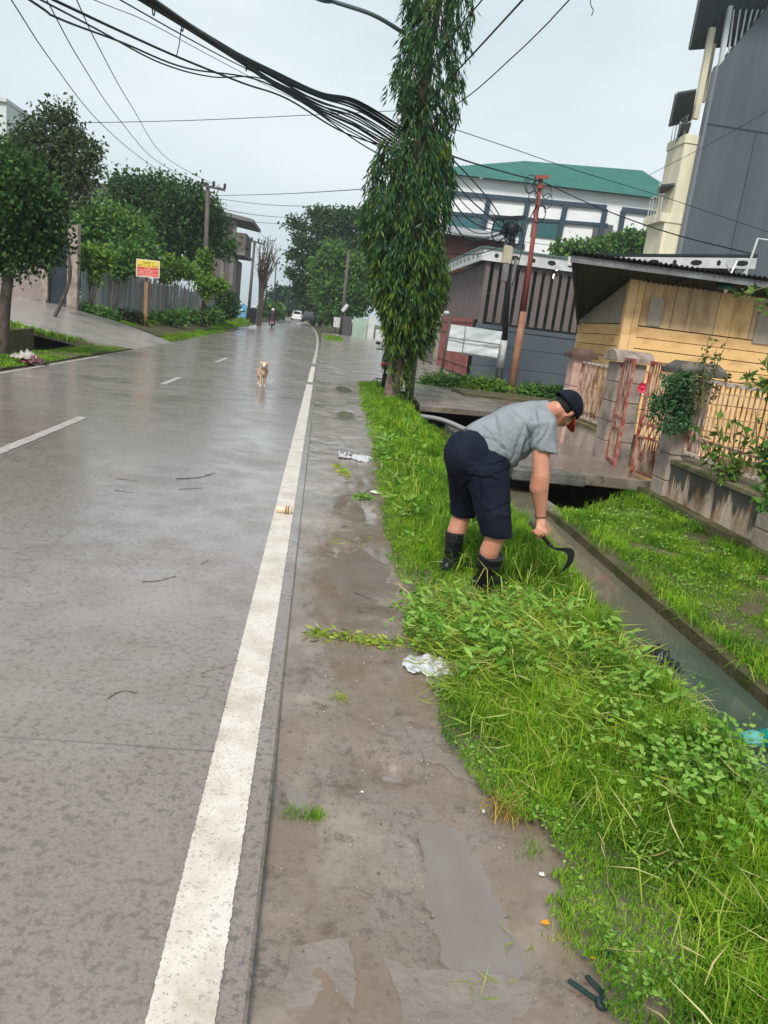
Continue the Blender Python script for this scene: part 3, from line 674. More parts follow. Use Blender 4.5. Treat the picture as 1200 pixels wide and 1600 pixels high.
mb.box((gx0 + 0.02, gy + 0.02, -0.1), (gx1, gy + 0.18, 2.0)); mb.box((gx0 - 0.04, gy - 0.03, 2.0), (gx1, gy + 0.25, 2.16))
mb.build('wall', GREYW, t)
x = gx0 + 0.32; k = 0
while x < gx1:
    mb = MB(); mb.box((x, gy + 0.06, 2.25), (x + 0.2, gy + 0.1, 4.4)); mb.build('slat', SLATB, t); x += 0.33; k += 1
mb = MB(); mb.box((gx0, gy, 2.16), (gx0 + 0.16, gy + 0.16, 4.42)); mb.build('corner_post', SLATB, t)
for z in (2.28, 3.28):
    mb = MB(); mb.beam((gx0 + 0.1, gy + 0.13, z), (gx1, gy + 0.13, z), 0.05, 0.06); mb.build('rail', BLACKM, t)
mb = MB(); mb.beam((gx0 - 0.2, gy - 0.1, 4.62), (gx1, gy - 0.1, 4.62), 0.08, 0.42); mb.beam((gx0 - 0.2, gy - 0.06, 4.62), (gx0 - 0.2, gyb, 4.62), 0.08, 0.42); mb.build('fascia', WHITEF, t)
for i in range(8):
    mb = MB(); xc = gx0 + 0.3 + i * 0.7; mb.prism([(xc + (0.16 if i % 2 else 0.08) * math.cos(a), gy - 0.146, 4.62 + (0.09 if i % 2 else 0.08) * math.sin(a)) for a in np.linspace(0, 2 * math.pi, 13)[:-1]], (0, 0.003, 0)); mb.build('fascia_hole', BLACKM, t)
for i in range(9):
    mb = MB(); yc = gy + 0.7 + i * 0.9; mb.prism([(gx0 - 0.244, yc + 0.12 * math.cos(a), 4.62 + 0.08 * math.sin(a)) for a in np.linspace(0, 2 * math.pi, 9)[:-1]], (0.003, 0, 0)); mb.build('fascia_hole', BLACKM, t)
mb = MB(); mb.box((gx0 - 0.3, gy - 0.2, 4.835), (gx1, gyb, 4.9)); mb.build('roof', mat('green_tin', (0.10, 0.2, 0.17), (0.07, 0.12, 0.11), rough=0.4, scale=2), t)
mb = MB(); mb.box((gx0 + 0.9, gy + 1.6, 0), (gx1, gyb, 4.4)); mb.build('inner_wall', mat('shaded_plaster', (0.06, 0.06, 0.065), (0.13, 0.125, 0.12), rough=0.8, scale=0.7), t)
y = gy + 0.5
while y < gyb:
    mb = MB(); mb.box((gx0 + 0.05, y, 2.3), (gx0 + 0.1, y + 0.24, 4.4)); mb.build('side_slat', SLATB, t); y += 0.42
mb = MB(); mb.beam((gx0 + 0.12, gy + 0.2, 3.3), (gx0 + 0.12, gyb, 3.3), 0.05, 0.06); mb.build('rail', BLACKM, t)
MAROON = mat('maroon_paint', (0.2, 0.06, 0.055), (0.27, 0.11, 0.1), rough=0.5, scale=2)
t = empty('maroon_gate', (5.7, 33, 0), 'maroon steel sliding gate along the side of the slatted house', 'gate')
for z in (0.14, 0.5, 1.75, 2.2):
    mb = MB(); mb.beam((5.72, 29.6, z), (5.72, 37.4, z), 0.05, 0.06); mb.build('rail', MAROON, t)
for i in range(40):
    mb = MB(); yy = 29.7 + i * 0.195; mb.beam((5.72, yy, 0.1), (5.72, yy, 2.35), 0.035, 0.05); mb.build('bar', MAROON, t)
mb = MB(); mb.box((5.735, 29.6, 0.1), (5.745, 37.4, 1.9)); mb.build('sheet', mat('maroon_sheet', (0.09, 0.034, 0.033), (0.13, 0.06, 0.056), rough=0.5, scale=1.2), t)
p = at(868, 432, 29.6)
for q, lab in ((p, 'glowing bulb behind the brown slats near the tin roof'), (at(712, 460, 37.5), 'glowing bulb above the maroon gate beside the tree')):
    mb = MB(); mb.ell(q, (0.1, 0.1, 0.13)); mb.tube([q + (0, 0, 0.1), q + (0, 0, 0.3)], 0.03); mb.build('lit_bulb', mat('lit_bulb', (1, 0.97, 0.9), emit=4.0), smooth=True, label=lab, cat='light bulb')
t = empty('iron_gate', (5.6, 41.5, 0), 'tall dark iron grid gate standing beyond the maroon gate', 'gate')
for i in range(16):
    mb = MB(); yy = 38.2 + i * 0.42; mb.beam((5.6, yy, 0.05), (5.6, yy, 3.3), 0.03, 0.03); mb.build('bar', BLACKM, t)
for z in (0.1, 1.5, 1.8, 3.2):
    mb = MB(); mb.beam((5.6, 38.0, z), (5.6, 44.7, z), 0.04, 0.04); mb.build('rail', BLACKM, t)
t = empty('plaster_wall', (4.9, 46, 0), 'bare grey plaster wall beyond the iron gate, behind the weeping tree', 'wall')
mb = MB(); mb.box((5.0, 45, -0.1), (5.25, 58, 2.4)); mb.box((5.25, 45, -0.1), (9, 45.25, 2.6)); mb.build('wall', mat('bare_plaster', (0.34, 0.30, 0.26), (0.24, 0.21, 0.19), rough=0.8, scale=1), t)
mb = MB(); mb.box((4.95, 44.95, 2.604), (9, 45.3, 2.7)); mb.build('coping', GREYST, t)
t = empty('brown_house', (7, 48, 0), 'reddish brown board house seen over the slatted house, under the green roofed hall', 'house')
mb = MB()
for i in range(26): mb.box((6.4, 48 + 0.03 * (i % 2), 0.2 + i * 0.28), (10.5, 52, 0.2 + i * 0.28 + 0.26))
mb.build('wall', mat('brown_boards', (0.3, 0.17, 0.14), (0.2, 0.11, 0.09), rough=0.7, scale=2, islands=[(0.26, 0.16, 0.14), (0.2, 0.12, 0.1), (0.3, 0.2, 0.17)]), t)
mb = MB(); mb.prism([(6.0, 47.4, 7.4), (6.0, 52.5, 7.4), (6.0, 50, 8.2)], (5, 0, 0)); mb.build('roof', TINTOP, t)

# carport fascia behind the yellow house
t = empty('carport', (9, 17.5, 0), 'carport with a white pierced fascia rising behind the tin roof of the yellow house', 'carport')
c0, c1 = at(888, 408, 19.6), at(1181, 412, 16.3)
mb = MB(); mb.beam(c0, c1, 0.06, 0.22); mb.build('fascia', WHITEF, t)
dcar = unit(c1 - c0); ncar = np.array((-dcar[1], dcar[0], 0)); ncar = ncar if ncar[1] < 0 else -ncar
for i in range(9):
    q = c0 + (c1 - c0) * (0.06 + i * 0.11) + ncar * 0.0345
    rx = 0.13 if i % 2 == 0 else 0.045
    mb = MB(); mb.prism([q + dcar * rx * math.cos(a) + np.array((0, 0, 0.06 * math.sin(a))) for a in np.linspace(0, 2 * math.pi, 13)[:-1]], -ncar * 0.004); mb.build('fascia_hole', BLACKM, t)
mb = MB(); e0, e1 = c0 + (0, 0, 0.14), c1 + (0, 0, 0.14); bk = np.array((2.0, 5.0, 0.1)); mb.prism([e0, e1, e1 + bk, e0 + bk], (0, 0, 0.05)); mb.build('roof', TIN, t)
for f in (0.97,):
    q = c0 + (c1 - c0) * f; mb = MB(); mb.beam((q[0], q[1] + 0.1, 0), (q[0], q[1] + 0.1, q[2]), 0.09, 0.09); mb.build('post', WHITEF, t)
q0, q1 = at(1166, 425, 16.2), at(1184, 373, 16.2)
mb = MB(); mb.tube([q0 - (0, 0, 1.0), q0, q1, q1 + (0.5, 0, 0)], 0.025); mb.build('pipe', WHITEF, t)

# tall grey building with cream balconies
CREAM = mat('cream_paint', (0.78, 0.71, 0.51), (0.55, 0.5, 0.38), rough=0.6, scale=1.2, stretch=(1, 1, 0.15))
TALL = mat('slate_tall', (0.066, 0.084, 0.10), (0.095, 0.112, 0.125), rough=0.6, scale=0.9, stretch=(1, 1, 0.12), bump=0.05)
t = empty('tall_building', (19, 42, 0), 'tall slate grey building with cream balconies and awnings at the right edge', 'building')
TY = 42.0
def tp(px, py): q = at(px, py, TY); return (q[0], TY, q[2])
a_, b_ = tp(1062, 400), tp(1130, 103)
mb = MB(); xl = 18.95
mb.prism([(xl, TY, -0.2), (xl, TY, 16.55), (21.0, TY, 19.75), (24, TY, 24.3), (36, TY, 24.3), (36, TY, -0.2)], (0, 0.7, 0)); mb.build('side_wall', TALL, t)
mb = MB(); mb.box((xl, TY - 0.02, 13.83), (36, TY - 0.002, 13.9)); mb.box((21.7, TY - 0.02, 0), (21.74, TY - 0.002, 13.83)); mb.build('wall_joint', mat('joint_dark_slate', (0.035, 0.042, 0.05), rough=0.7), t)  # dark slate strips laid on the wall along its joints
mb = MB(); mb.box((xl - 0.14, TY - 0.05, -0.1), (xl - 0.002, TY + 0.3, 16.6)); mb.build('edge_strip', mat('grey_trim', (0.16, 0.18, 0.2), rough=0.5), t)
mb = MB(); mb.box((17.9, TY + 0.4, -0.1), (xl - 0.004, TY + 2.6, 9.0)); mb.box((18.15, TY + 0.4, 9.3), (xl - 0.004, TY + 2.5, 12.9)); mb.box((17.6, TY + 0.35, 8.9), (xl - 0.003, TY + 2.7, 9.35)); mb.box((18.1, TY + 0.36, 12.92), (xl - 0.004, TY + 2.6, 13.35)); mb.build('facade', CREAM, t)
mb = MB(); mb.beam(at(1086, 186, 42.8), at(1113, 44, 42.8), 0.28, 0.28); mb.build('column', CREAM, t)
mb = MB(); mb.beam(at(1098, 160, 43.9), at(1117, 60, 43.9), 0.2, 0.2); mb.build('column', CREAM, t)
BAL = mat('balcony_rail', (0.5, 0.5, 0.46), rough=0.5)
for z in (13.36, 9.36):
    mb = MB(); xx = 18.22 if z > 10 else 17.72
    mb.beam((xx, TY + 0.8, z + 1.0), (xx, TY + 2.5, z + 1.0), 0.06, 0.06)
    for i in range(5): mb.beam((xx, TY + 0.9 + i * 0.4, z), (xx, TY + 0.9 + i * 0.4, z + 1.0), 0.04, 0.04)
    mb.build('balcony_rail', BAL, t)
AWN = mat('awning_tin', (0.05, 0.065, 0.072), (0.08, 0.095, 0.1), rough=0.5, scale=1.5, stretch=(4, 0.5, 1))
def awning(pts, th=0.12):
    mb = MB(); mb.prism(pts, (0, 0, th)); mb.build('awning', AWN, t)
    mb = MB(); mb.beam(np.array(pts[0]) + (0, 0.06, 0.06), np.array(pts[1]) + (0, 0.06, 0.06), 0.1, 0.1); mb.beam(np.array(pts[0]) + (-0.06, 0, 0.06), np.array(pts[3]) + (-0.06, 0, 0.06), 0.1, 0.14); mb.build('awning_edge', mat('awning_trim', (0.3, 0.33, 0.34), rough=0.45), t)
for q in (((1078, 78, 44), (1150, 72, 44), (1262, -70, 40), (1108, -70, 40)), ((1047, 198, 44), (1080, 189, 44), (1088, 142, 41.6), (1058, 147, 41.6)), ((1055, 236, 44), (1068, 232, 44), (1080, 194, 42.5), (1065, 194, 42.5)), ((1030, 303, 44), (1051, 302, 44), (1054, 289, 42.6), (1032, 291, 42.6))):
    awning([at(*c) for c in q], 0.1)
mb = MB()
for i in range(7): mb.beam(at(1136 + i * 9.5, 100 - i * 13, 42.3), at(1150 + i * 10.5, -10, 42.3), 0.07, 0.07)
mb.beam(at(1124, 112, 42.2), at(1143, -5, 42.2), 0.22, 0.22); mb.build('screen_bars', mat('pale_steel', (0.5, 0.52, 0.52), rough=0.4), t)

# green roofed hall
t = empty('green_roofed_hall', (20, 78, 0), 'long white hall with a green hipped roof and dark blue frames behind the slatted house', 'building')
GR = mat('green_roof_tiles', (0.05, 0.18, 0.15), (0.065, 0.215, 0.185), rough=0.5, scale=1.0)
e0, e1 = np.array((8.0, 76.3, 16.15)), np.array((32.6, 73.0, 16.15)); bk = np.array((1.2, 20.0, 0))
r0_, r1_ = at(822, 254, 84), at(1002, 268, 82)
mb = MB()
def roofplane(a, b, c, d, n=26):
    for i in range(n):
        f0, f1 = i / n, (i + 1) / n
        p0, p1 = a + (d - a) * f0, b + (c - b) * f0; q0, q1 = a + (d - a) * f1, b + (c - b) * f1
        l = np.array((0, 0, 0.2)); mb.add([p0 + l, p1 + l, q1, q0, p0, p1], [(0, 1, 2, 3), (4, 5, 1, 0)])
roofplane(e0, e1, r1_, r0_); roofplane(e1, e1 + bk, r1_, r1_); roofplane(e0 + bk, e0, r0_, r0_); mb.add([e0 + bk, e1 + bk, r1_, r0_], [(0, 1, 2, 3)])
mb.build('roof', GR, t)
de = (e1 - e0); ins = np.array((0.03, 0.8, 0)); f0, f1 = e0 + de * 0.02 + ins, e1 - de * 0.02 + ins
mb = MB(); mb.prism([(f0[0], f0[1], 0), (f1[0], f1[1], 0), (f1[0], f1[1], 16.2), (f0[0], f0[1], 16.2)], (1, 14, 0)); mb.build('wall', mat('white_wall', (0.82, 0.81, 0.8), (0.74, 0.75, 0.75), rough=0.6, scale=0.2), t)
FRM = mat('blue_grey_frame', (0.035, 0.06, 0.085), rough=0.5); TEAL = mat('teal_glass', (0.03, 0.13, 0.14), (0.06, 0.10, 0.11), rough=0.2, scale=0.5)
def onf(px, py, off=0.1):
    d = at(px, py, 1.0) - np.array([0, 0, CAMH]); n_ = np.array((de[1], -de[0], 0)); n_ /= np.linalg.norm(n_)
    if n_[1] > 0: n_ = -n_
    o = f0 + n_ * off; tt = ((o - np.array([0, 0, CAMH])) @ n_) / (d @ n_); return np.array([0, 0, CAMH]) + d * tt
def fbar(p, q, w_, m, name, off=0.15): mb = MB(); mb.beam(onf(*p, off), onf(*q, off), 0.2, w_); mb.build(name, m, t)
fbar((690, 300), (948, 324), 0.4, FRM, 'frame'); fbar((972, 327), (1040, 335), 0.4, FRM, 'frame')
for a, b_ in (((764, 308), (748, 400)), ((825, 315), (810, 400)), ((884, 320), (868, 395)), ((946, 327), (934, 385)), ((974, 329), (964, 390))):
    mb = MB(); mb.beam(onf(*a, 0.2), onf(*b_, 0.2), 0.45, 0.3); mb.build('frame', FRM, t)
fbar((690, 332), (950, 352), 0.3, FRM, 'frame', 0.14); fbar((690, 372), (820, 385), 0.4, FRM, 'frame', 0.14)
for a, b_ in (((700, 344), (757, 350)), ((770, 351), (815, 356)), ((830, 356), (874, 361))): fbar(a, b_, 1.5, TEAL, 'window', 0.05)
fbar((925, 368), (955, 371), 2.2, mat('dark_opening', (0.1, 0.1, 0.1)), 'window', 0.05)
mb = MB()
for px, py in ((722, 378), (778, 385)): q = onf(px, py, 0.5); mb.box(q - (0.35, 0.3, 0.3), q + (0.35, 0.3, 0.3))
mb.build('air_conditioner', WHITEF, t)

# left side: gate wall, board fence, buildings
t = empty('gate_wall', (-12.5, 34.8, 0.85), 'dusky pink compound wall with a dark steel door between posts, left of the vines', 'wall')
GWY = 34.8
def gx(px): return at(px, 450, GWY)[0]
mb = MB(); mb.box((gx(-40), GWY, 0.5), (gx(66), GWY + 0.2, 3.6)); mb.build('wall', mat('dusky_plaster', (0.30, 0.245, 0.235), (0.23, 0.19, 0.185), rough=0.8, scale=0.9), t)
mb = MB(); mb.box((gx(-40), GWY - 0.25, 0.4), (gx(75), GWY - 0.01, 1.0)); mb.build('plinth', GREYST, t)
for a, b_ in ((66.5, 76), (106, 122)):
    mb = MB(); mb.box((gx(a), GWY - 0.15, 0.4), (gx(b_), GWY + 0.25, 4.2)); mb.build('post', GREYST, t)
mb = MB(); mb.box((gx(77), GWY + 0.05, 0.9), (gx(105), GWY + 0.12, 4.0)); mb.build('door', mat('dark_steel_door', (0.018, 0.028, 0.04), (0.03, 0.04, 0.05), rough=0.4, scale=2), t)
BOARDS = mat('weathered_boards', (1, 1, 1), (0.6, 0.6, 0.6), rough=0.8, scale=2, stretch=(2, 2, 0.4), islands=[(0.34, 0.30, 0.31), (0.46, 0.43, 0.43), (0.38, 0.32, 0.33), (0.14, 0.3, 0.31), (0.5, 0.47, 0.48), (0.28, 0.23, 0.23), (0.44, 0.4, 0.35)])
fa, fb_ = np.array((-10.5, 35.0, 0.2)), np.array((-9.6, 80.0, 0.3))
t = empty('board_fence', (fa + fb_) / 2, 'long fence of grey weathered boards under the vines on the left', 'fence')
mb = MB(); L_ = np.linalg.norm(fb_ - fa); y = 0
while y < L_ - 0.4:
    wd = random.uniform(0.2, 0.34); p0 = fa + (fb_ - fa) * y / L_; p1 = fa + (fb_ - fa) * (y + wd - 0.02) / L_; h = random.uniform(2.1, 2.6); sk = random.uniform(-0.03, 0.03)
    mb.prism([p0, p1, p1 + (sk, 0, h), p0 + (sk, 0, h + random.uniform(-0.1, 0.1))], (0.03, 0, 0)); y += wd
mb.build('boards', BOARDS, t)
for z in (0.8, 1.9):
    mb = MB(); mb.beam(fa + (-0.06, 0, z), fb_ + (-0.06, 0, z), 0.05, 0.09); mb.build('rail', GREYB, t)
t = empty('unfinished_building', at(365, 460, 88), 'unfinished two storey brick building with flat roof slab beyond the trees on the left', 'building')
CON = mat('raw_concrete', (0.2, 0.19, 0.19), (0.13, 0.125, 0.125), rough=0.8, scale=1); BRK = mat('raw_brick', (0.15, 0.11, 0.105), (0.11, 0.09, 0.09), rough=0.8, scale=3)
ub = at(350, 462, 88); ux0, ux1 = at(325, 400, 88)[0], at(383, 400, 88)[0]
def uz(py, px=360): return at(px, py, 88)[2]
mb = MB(); mb.prism([(ux0 - 3, 87, uz(330, 345)), (ux1 + 0.7, 87, uz(347, 388) - 0.1), (ux1 + 0.7, 87, uz(347, 388) + 0.25), (ux0 - 3, 87, uz(330, 345) + 0.5)], (0, 10, 0)); mb.build('roof_slab', CON, t)
mb = MB(); mb.box((ux0 - 3, 87.5, uz(397)), (ux1, 96, uz(397) + 0.35)); mb.build('floor_slab', CON, t)
for f in (0, 0.35, 0.62):
    mb = MB(); xx = ux0 + (ux1 - ux0) * f; mb.box((xx, 87.8, 0.3), (xx + 0.4, 88.2, uz(345))); mb.build('column', CON, t)
mb = MB(); mb.box((ux0 + 0.45, 88.0, uz(394)), (ux0 + (ux1 - ux0) * 0.62, 88.15, uz(350))); mb.build('brick_infill', BRK, t)
mb = MB(); mb.box((ux0 + (ux1 - ux0) * 0.7, 87.6, uz(392)), (ux1, 94, uz(362))); mb.build('brick_infill', BRK, t)
mb = MB(); mb.box((ux0 + 0.4, 88.0, 0.3), (ux1 - 0.9, 94, uz(404))); mb.build('brick_infill', BRK, t)
q = at(5, 200, 62)
t = empty('pale_block', (q[0], 62, 0), 'pale flat topped building just showing at the upper left edge', 'building')
mb = MB(); mb.box((q[0] - 10, 62, 0), (at(10, 160, 62)[0], 70, at(8, 160, 62)[2])); mb.build('wall', mat('pale_wall', (0.6, 0.66, 0.62), (0.52, 0.58, 0.55), rough=0.7, scale=0.4), t)
mb = MB(); mb.box((q[0] - 10.2, 61.8, at(8, 160, 62)[2] + 0.003), (at(11.5, 160, 62)[0], 70, at(8, 160, 62)[2] + 0.25)); mb.build('parapet', WHITEF, t)
q = at(165, 318, 60)
t = empty('white_eaved_house', (q[0], 60, 0), 'house with dark roof and white eave showing above the vines, left of the trees', 'house')
mb = MB(); mb.box((q[0] - 4, 60.5, 0.5), (q[0] + 1.5, 66, q[2] - 0.2)); mb.build('wall', mat('house_wall', (0.4, 0.4, 0.38), rough=0.8), t)
mb = MB(); mb.box((q[0] - 5, 59.6, q[2] - 0.2), (q[0] + 1.9, 67, q[2] + 0.15)); mb.build('eave', WHITEF, t)
mb = MB(); mb.prism([(q[0] - 5.2, 59.5, q[2] + 0.16), (q[0] + 2.0, 59.5, q[2] + 0.16), (q[0] + 1.2, 59.9, q[2] + 1.3), (q[0] - 5.2, 59.9, q[2] + 1.3)], (0, 6, 0)); mb.build('roof', mat('dark_roof', (0.07, 0.065, 0.065), rough=0.7), t)
# far right low walls along the road
t = empty('green_wall', at(570, 510, 76), 'pale green boundary wall with white gate piers beyond the weeping tree', 'wall')
wy = 76; x0, x1 = at(552, 500, wy)[0], at(640, 500, wy)[0]
mb = MB(); mb.box((x0, wy, 0), (at(575, 500, wy)[0], wy + 0.2, at(560, 497, wy)[2])); mb.build('wall', mat('pale_green', (0.36, 0.46, 0.36), (0.28, 0.36, 0.3), rough=0.7, scale=0.8), t)
mb = MB(); mb.box((at(576, 500, wy)[0], wy - 0.1, 0), (at(586, 500, wy)[0], wy + 0.5, at(580, 494, wy)[2])); mb.build('pier', WHITEF, t)
mb = MB(); mb.box((at(589, 500, wy)[0], wy - 0.1, 0), (x1, wy + 0.3, 1.2)); mb.build('wall', WHITEF, t)
mb = MB(); mb.box((at(537, 500, wy)[0], wy + 2, 0), (at(551, 500, wy)[0], wy + 2.1, 2.1)); mb.build('gate', mat('dull_gate', (0.07, 0.075, 0.075), rough=0.6), t)
q = at(526, 512, 82)
t = empty('roadside_board', q, 'blank white upright board beside the dark pole at the far right kerb', 'sign board')
mb = MB(); a_ = at(522, 495, 82); b_ = at(531, 512, 82); mb.box((a_[0], 82, b_[2]), (b_[0], 82.06, a_[2])); mb.build('board', WHITEF, t); mb = MB(); mb.box((a_[0] + 0.2, 82.061, 0.2), (a_[0] + 0.3, 82.12, a_[2])); mb.build('leg', BLACKM, t)
# ---------------------------------------------------------------- vegetation
GRASS = mat('grass_blades', (0.34, 0.46, 0.4), (1.2, 1.06, 0.9), rough=0.5, scale=2.6, pos=(0.36, 0.64), transl=0.3, spec=0.12,
            islands=[(0.09, 0.27, 0.015), (0.17, 0.39, 0.022), (0.24, 0.44, 0.03), (0.11, 0.32, 0.018), (0.36, 0.50, 0.06), (0.20, 0.41, 0.025)])
GRASSY = mat('cut_grass', (1, 1, 1), (0.75, 0.75, 0.6), rough=0.5, scale=2, transl=0.3, spec=0.12,
             islands=[(0.42, 0.52, 0.06), (0.3, 0.45, 0.04), (0.54, 0.56, 0.13), (0.24, 0.4, 0.03), (0.6, 0.6, 0.22)])
WEED = mat('weed_leaves', (0.14, 0.30, 0.035), transl=0.25, rough=0.4, spec=0.15, islands=[(0.10, 0.26, 0.025), (0.17, 0.34, 0.04), (0.28, 0.43, 0.09), (0.13, 0.29, 0.04)])
DRY = mat('dry_grass', (0.4, 0.3, 0.1), rough=0.7, islands=[(0.22, 0.26, 0.04), (0.36, 0.26, 0.06), (0.42, 0.22, 0.06), (0.16, 0.26, 0.03)])

def scatter(x0, x1, y0, y1, dens, keep):
    n = int((x1 - x0) * (y1 - y0) * dens); P = np.stack([rng.uniform(x0, x1, n), rng.uniform(y0, y1, n)], 1)
    m = np.array([keep(x, y) for x, y in P]) if n else np.zeros(0, bool); return P[m] if n else P
def grass(name, P, zf, hf, wf, m, bend=(0.1, 0.9), label=None):
    n = len(P); z = np.array([zf(x, y) for x, y in P]); h = np.array([hf(x, y) for x, y in P]) * rng.uniform(0.55, 1.35, n)
    w_ = np.array([wf(x, y) for x, y in P]) * rng.uniform(0.7, 1.3, n); a = rng.uniform(0, 2 * math.pi, n)
    Q = blade_quads(np.stack([P[:, 0], P[:, 1], z - 0.01], 1), np.stack([np.cos(a), np.sin(a)], 1), h, w_, rng.uniform(*bend, n)); return Q
def zverge(x, y):
    z = 0.01 + 0.05 * (x - 0.9)
    if x > 1.8: z -= (x - 1.8) * 0.5
    return max(z, -0.03) + 0.02
SET = []
def hv(x, y):
    e = min(max((x - vbound(y)) / 0.35, 0.0), 1.0)
    ft = 1 - 0.88 * math.exp(-(((x - 1.18) / 0.45) ** 4 + ((y - 4.5) / 0.5) ** 4))
    return ((0.03 + 0.105 * e) * (0.8 + 0.75 * n2(x, y, 1.9) + 0.75 * n2(x, y, 5.2)) + (0.05 * e if y < 3.4 and x > 1.4 else 0)) * ft
def clear(x, y): return (x - 2.12) ** 2 + (y - 2.98) ** 2 < 0.045 or (x - 2.02) ** 2 + (y - 3.66) ** 2 < 0.02
def kv(x, y):
    if clear(x, y): return False
    if (x - 0.69) ** 2 + (y - 3.47) ** 2 < 0.03: return False
    b0 = vbound(y) - 0.03 + 0.10 * n2(x * 2, y, 2.4) + 0.05 * n2(x, y, 9)
    if y > 21.4 or x > float(np.interp(y, [3.0, 3.6, 4.3, 5.2, 6], [1.80, 1.80, 1.92, 2.1, 2.16])) + 0.07 * n2(1, y, 2): return False
    if x < b0 + 0.25 and n2(x, y, 7.0) < -0.6: return False
    return x > b0
for y0, y1, d_, w_ in ((1.1, 2.6, 21000, 0.0042), (2.6, 4.2, 13000, 0.0046), (4.2, 7, 7500, 0.0058), (7, 11, 4000, 0.008), (11, 17.0, 1500, 0.012), (17, 21.4, 900, 0.016)):
    P = scatter(0.5, 2.1 if y0 < 16 else 2.3, y0, y1, d_, kv)
    SET.append(grass('g', P, zverge, lambda x, y: max(hv(x, y), 0.025), lambda x, y: w_, GRASS))
quads('verge_grass', np.concatenate(SET), 6, GRASS, kind='stuff', label='bright green uncut grass between the shoulder and the ditch', smooth=True)
# long seeded blades rising from the near clump
P = scatter(0.95, 2.0, 1.15, 3.6, 210, lambda x, y: x > vbound(y) + 0.15)
Q1 = grass('g', P, zverge, lambda x, y: 0.24, lambda x, y: 0.0046, GRASS, bend=(0.35, 1.1))
P = scatter(0.95, 1.9, 3.6, 9, 60, lambda x, y: x > vbound(y) + 0.1)
Q2 = grass('g', P, zverge, lambda x, y: 0.28, lambda x, y: 0.009, GRASS, bend=(0.3, 1.1))
quads('long_grass', np.concatenate([Q1, Q2]), 6, GRASSY, kind='stuff', label='long pale arching grass blades over the verge', smooth=True)
# tall uncut grass round the person and beyond the boots
def ktall(x, y): return x > vbound(y) + 0.35 and n2(x, y, 1.6) > -0.15 and (x - 1.2) ** 2 * 2 + (y - 4.85) ** 2 > 0.03
P = scatter(1.0, 1.95, 4.9, 8.5, 1500, ktall)
Q1 = grass('g', P, zverge, lambda x, y: 0.27 * (0.9 + 0.6 * n2(x, y, 2.2)), lambda x, y: 0.0075, GRASS, bend=(0.2, 1.0))
quads('tall_grass', Q1, 6, mat('tall_grass_blades', (0.55, 0.65, 0.5), (1.1, 1.0, 0.9), rough=0.5, scale=2, transl=0.3, spec=0.12, islands=[(0.06, 0.19, 0.015), (0.12, 0.3, 0.018), (0.2, 0.38, 0.025), (0.08, 0.24, 0.015), (0.3, 0.45, 0.05)]), kind='stuff', label='tall green grass not yet cut beside the ditch', smooth=True)
# freshly cut grass lying in a yellowish heap round the boots
n = 5200; cx_ = rng.normal(1.3, 0.34, n); cy_ = rng.normal(3.75, 0.45, n); k_ = np.array([x > vbound(y) - 0.02 and x < 2.02 for x, y in zip(cx_, cy_)]) & (cy_ < 4.45)
cx_, cy_ = cx_[k_], cy_[k_]; n = len(cx_); a = rng.uniform(0, 2 * math.pi, n); tl = rng.normal(0.05, 0.25, n)
hz = 0.02 + rng.uniform(0, 0.12, n) * np.exp(-((cx_ - 1.3) / 0.4) ** 2) * np.clip((4.35 - cy_) / 0.7, 0.08, 1)
D = np.stack([np.cos(a) * np.cos(tl), np.sin(a) * np.cos(tl), np.sin(tl)], 1); Pb = np.stack([cx_, cy_, np.array([zverge(x, y) for x, y in zip(cx_, cy_)]) + hz], 1)
quads('cut_grass', leaf_quads(Pb, D, rng.uniform(0.08, 0.24, n), rng.uniform(0.004, 0.009, n), curl=0.12), 4, GRASSY, kind='stuff', label='cut yellowish grass lying in a heap round the boots')
def weeds(name, spots, n, ls, lw, m, label, hgt=0.12, **kw):
    B, Dv, Ls = [], [], []
    for x, y, z, r in spots:
        if clear(x, y): continue
        k_ = n; aa = rng.uniform(0, 2 * math.pi, k_); rr = r * np.sqrt(rng.uniform(0, 1, k_))
        B.append(np.stack([x + rr * np.cos(aa), y + rr * np.sin(aa), z + rng.uniform(0.02, hgt, k_)], 1))
        a2 = rng.uniform(0, 2 * math.pi, k_); Dv.append(np.stack([np.cos(a2), np.sin(a2), rng.uniform(-0.25, 0.7, k_)], 1)); Ls.append(rng.uniform(0.6, 1.2, k_))
    B, Dv, Ls = map(np.concatenate, (B, Dv, Ls))
    return quads(name, leaf_strips(B, Dv, Ls * ls, Ls * lw, 0.1), 6, m, label=label, smooth=True, **kw)
sp = []
for _ in range(70):
    x = rng.normal(1.25, 0.33); y = rng.normal(3.75, 0.45)
    if vbound(y) - 0.05 < x < 1.85 and y < 4.3: sp.append((x, y, zverge(x, y) + 0.05, 0.08))
for _ in range(20):
    x, y = rng.uniform(0.68, 1.25), rng.normal(3.95, 0.3)
    if x > vbound(y) - 0.04: sp.append((x, y, zverge(x, y) + 0.02, 0.09))
weeds('cut_weeds', sp, 14, 0.075, 0.022, WEED, 'broad leaved cut weeds mixed into the grass heap', kind='stuff')
sp = [(1.6 + rng.normal(0, 0.16), 2.4 + rng.normal(0, 0.28), 0.06, 0.09) for _ in range(85)] + [(1.3 + rng.normal(0, 0.3), 2.9 + rng.normal(0, 0.5), 0.06, 0.06) for _ in range(16)]
weeds('broad_leaf_weeds', sp, 20, 0.036, 0.02, WEED, 'leafy weeds growing in the verge grass near the water', hgt=0.2, kind='stuff')
sp = [(rng.uniform(0.75, 1.8), rng.uniform(5.5, 13), 0.03, 0.1) for _ in range(70)]
sp = [s_ for s_ in sp if s_[0] > vbound(s_[1])]
